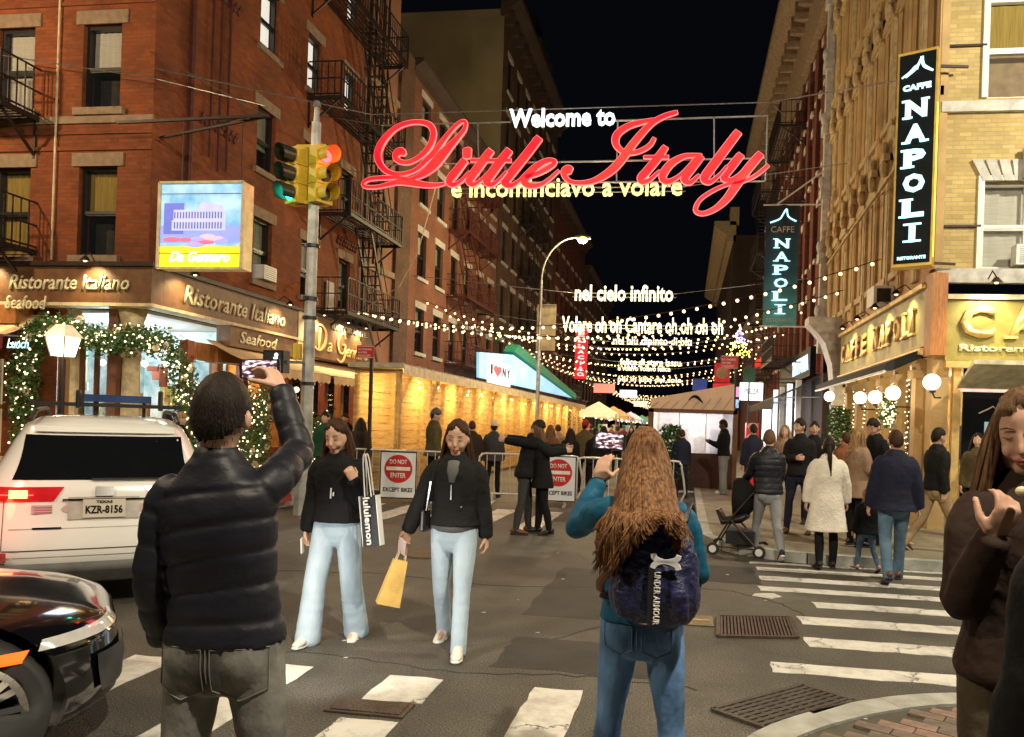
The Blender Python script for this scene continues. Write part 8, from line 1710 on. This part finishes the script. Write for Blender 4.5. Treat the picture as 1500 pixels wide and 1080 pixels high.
# ---- people behind the barriers and by the restaurant
crowd = [
 ('bearded man in an olive coat and grey beanie before the golden shed', 636, 16.2, 598, -60, 1.95, 'olive', 'blk', 'beanie', CL['grey']),
 ('person in a dark grey jacket and black and white cap behind the barrier', 724, 17.0, 620, 5, 1.72, 'dgrey', 'blk', 'cap', CL['white']),
 ('person with brown hair just behind the short jacket woman', 692, 16.5, 618, 20, 1.72, 'brown', 'blk', 'short', HR['brown']),
 ('person with ginger hair behind the embracing couple', 806, 17.5, 626, 0, 1.68, 'rust', 'blk', 'long', HR['ltbrown']),
 ('person in a pale coat with dark hair right of the couple', 818, 20, 628, 10, 1.7, 'beige', 'blk', 'short', HR['brown']),
 ('person in a black hooded coat near the second do not enter board', 836, 17.5, 633, 0, 1.62, 'blk', 'blk', 'long', HR['dark']),
 ('person in a bright red beanie and olive jacket in the crowd', 857, 19, 618, -10, 1.82, 'olive', 'blk', 'beanie', CL['red']),
 ('person in dark coat right of the red beanie', 873, 18, 632, 15, 1.65, 'blk', 'blk', 'short', HR['dark']),
 ('shorter person in black left of the held up phone', 884, 21, 630, -20, 1.7, 'blk2', 'blk', 'long', HR['dark']),
 ('dark figure bending near the potted shrub by the tent', 1000, 18.5, 634, 20, 1.68, 'navy', 'navy', 'short', HR['brown']),
 ('man in a dark green jacket outside the restaurant', 478, 15.5, 594, 190, 1.82, 'green', 'blk', 'short', HR['dark']),
 ('person in black beside the man in green outside the restaurant', 506, 17.5, 596, 160, 1.8, 'blk', 'blk', 'short', HR['brown']),
 ('person in dark brown coat near the rubbish bin', 528, 16.2, 602, 20, 1.7, 'brown', 'blk', 'long', HR['dark']),
 ('fair haired person in black waiting by the flower arch', 262, 12.2, 592, -80, 1.7, 'blk', 'blk', 'short', HR['blond']),
 ('person in black stooping beside the fair haired one', 246, 12.9, 598, 60, 1.66, 'blk2', 'blk', 'long', HR['dark']),
 ('person in grey walking down the lit street', 905, 27, 624, 0, 1.72, 'grey', 'blk', 'short', HR['brown']),
 ('person in a dark coat walking down the lit street', 925, 30, 625, 180, 1.7, 'blk', 'navy', 'long', HR['brown']),
 ('person in rust jacket far down the street', 896, 36, 625, 170, 1.74, 'rust', 'jm', 'short', HR['dark']),
 ('person in pale coat far down the street', 942, 38, 627, 180, 1.7, 'beige', 'blk', 'short', HR['dark']),
 ('person in navy jacket far down the street', 866, 33, 624, 0, 1.74, 'navy', 'blk', 'short', HR['brown']),
 ('person in red jacket far down the street', 914, 44, 625, 180, 1.7, 'red', 'blk', 'short', HR['dark']),
 ('tiny distant person in white jacket', 880, 52, 625, 0, 1.72, 'white', 'jm', 'short', HR['brown']),
 ('tiny distant person in black jacket', 932, 55, 626, 0, 1.7, 'blk', 'jm', 'short', HR['dark']),
]
for lab, px, d, top, yaw, H, tm2, bm2, hk, hm2 in crowd:
    A = W(px, 620, d); z = .13 if A.x < -7.4 or A.x > .35 else 0
    ps = dict(legR=(R.uniform(-6, 8), 4, 3), legL=(R.uniform(-6, 6), 5, 3), head=(R.uniform(-15, 15), R.uniform(-12, 0), 0))
    figure(lab, (A.x, A.y, z), radians(yaw), H - z, ps, dict(top='jacket', topm=CL[tm2], bulk=.035, hem=.84, botm=CL[bm2], hair=(hk, hm2), locks=30, wide=1.05, fold=0, tuft=60), vox=.02 if d < 25 else .03)
for lab, px, top in (('seated diner silhouette near the lit shed front panel', 560, 0),):
    pass
# ---- stroller
g = at(1082, 812); st = thing('stroller', 'black folding stroller with white wheels pushed by the man in grey trousers', 'stroller', g, radians(78))
F4 = MB
q = MB().loft([V(c) for c in ((.0, -.1, .55), (0, .0, .5), (0, .22, .45), (0, .3, .6))], [(.2, .05), (.21, .07), (.2, .06), (.17, .03)], n=14, ref=(0, 0, 1)); q.build('seat', M['black'], st, world=False, smooth=True)
q = MB()
for i in range(8): pass
q.ball((0, .02, .78), 1, 20, 14, f=lambda u: V((u.x * .22, (u.y * .24 if u.y < .3 else .072), u.z * .28))); o = q.build('canopy', cloth('stroller_cloth', (.01, .01, .011)), st, world=False, smooth=True)
MB().box(-.18, .18, -.22, .16, .16, .34).build('basket', M['black'], st, world=False)
fr = MB()
for x in (-.24, .24): fr.tube([(x, .32, .1), (x, .1, .5), (x * .8, -.3, 1.0)], .014).tube([(x, -.3, .1), (x, .1, .5)], .014).tube([(x, -.3, .12), (x, .32, .12)], .01)
fr.tube([(-.2, -.3, 1.0), (0, -.33, 1.03), (.2, -.3, 1.0)], .016); fr.build('frame', M['iron'], st, world=False)
for x in (-.24, .24):
    for y in (-.3, .32):
        o = MB().loft([(x - .02, y, .085), (x + .02, y, .085)], [.085, .085], n=20, cap=False).build('wheel', M['rubber'], st, world=False); MB().loft([(x - .024, y, .085), (x + .024, y, .085)], [.05, .05], n=16, cap=False).build('hub', M['white'], o, world=False)
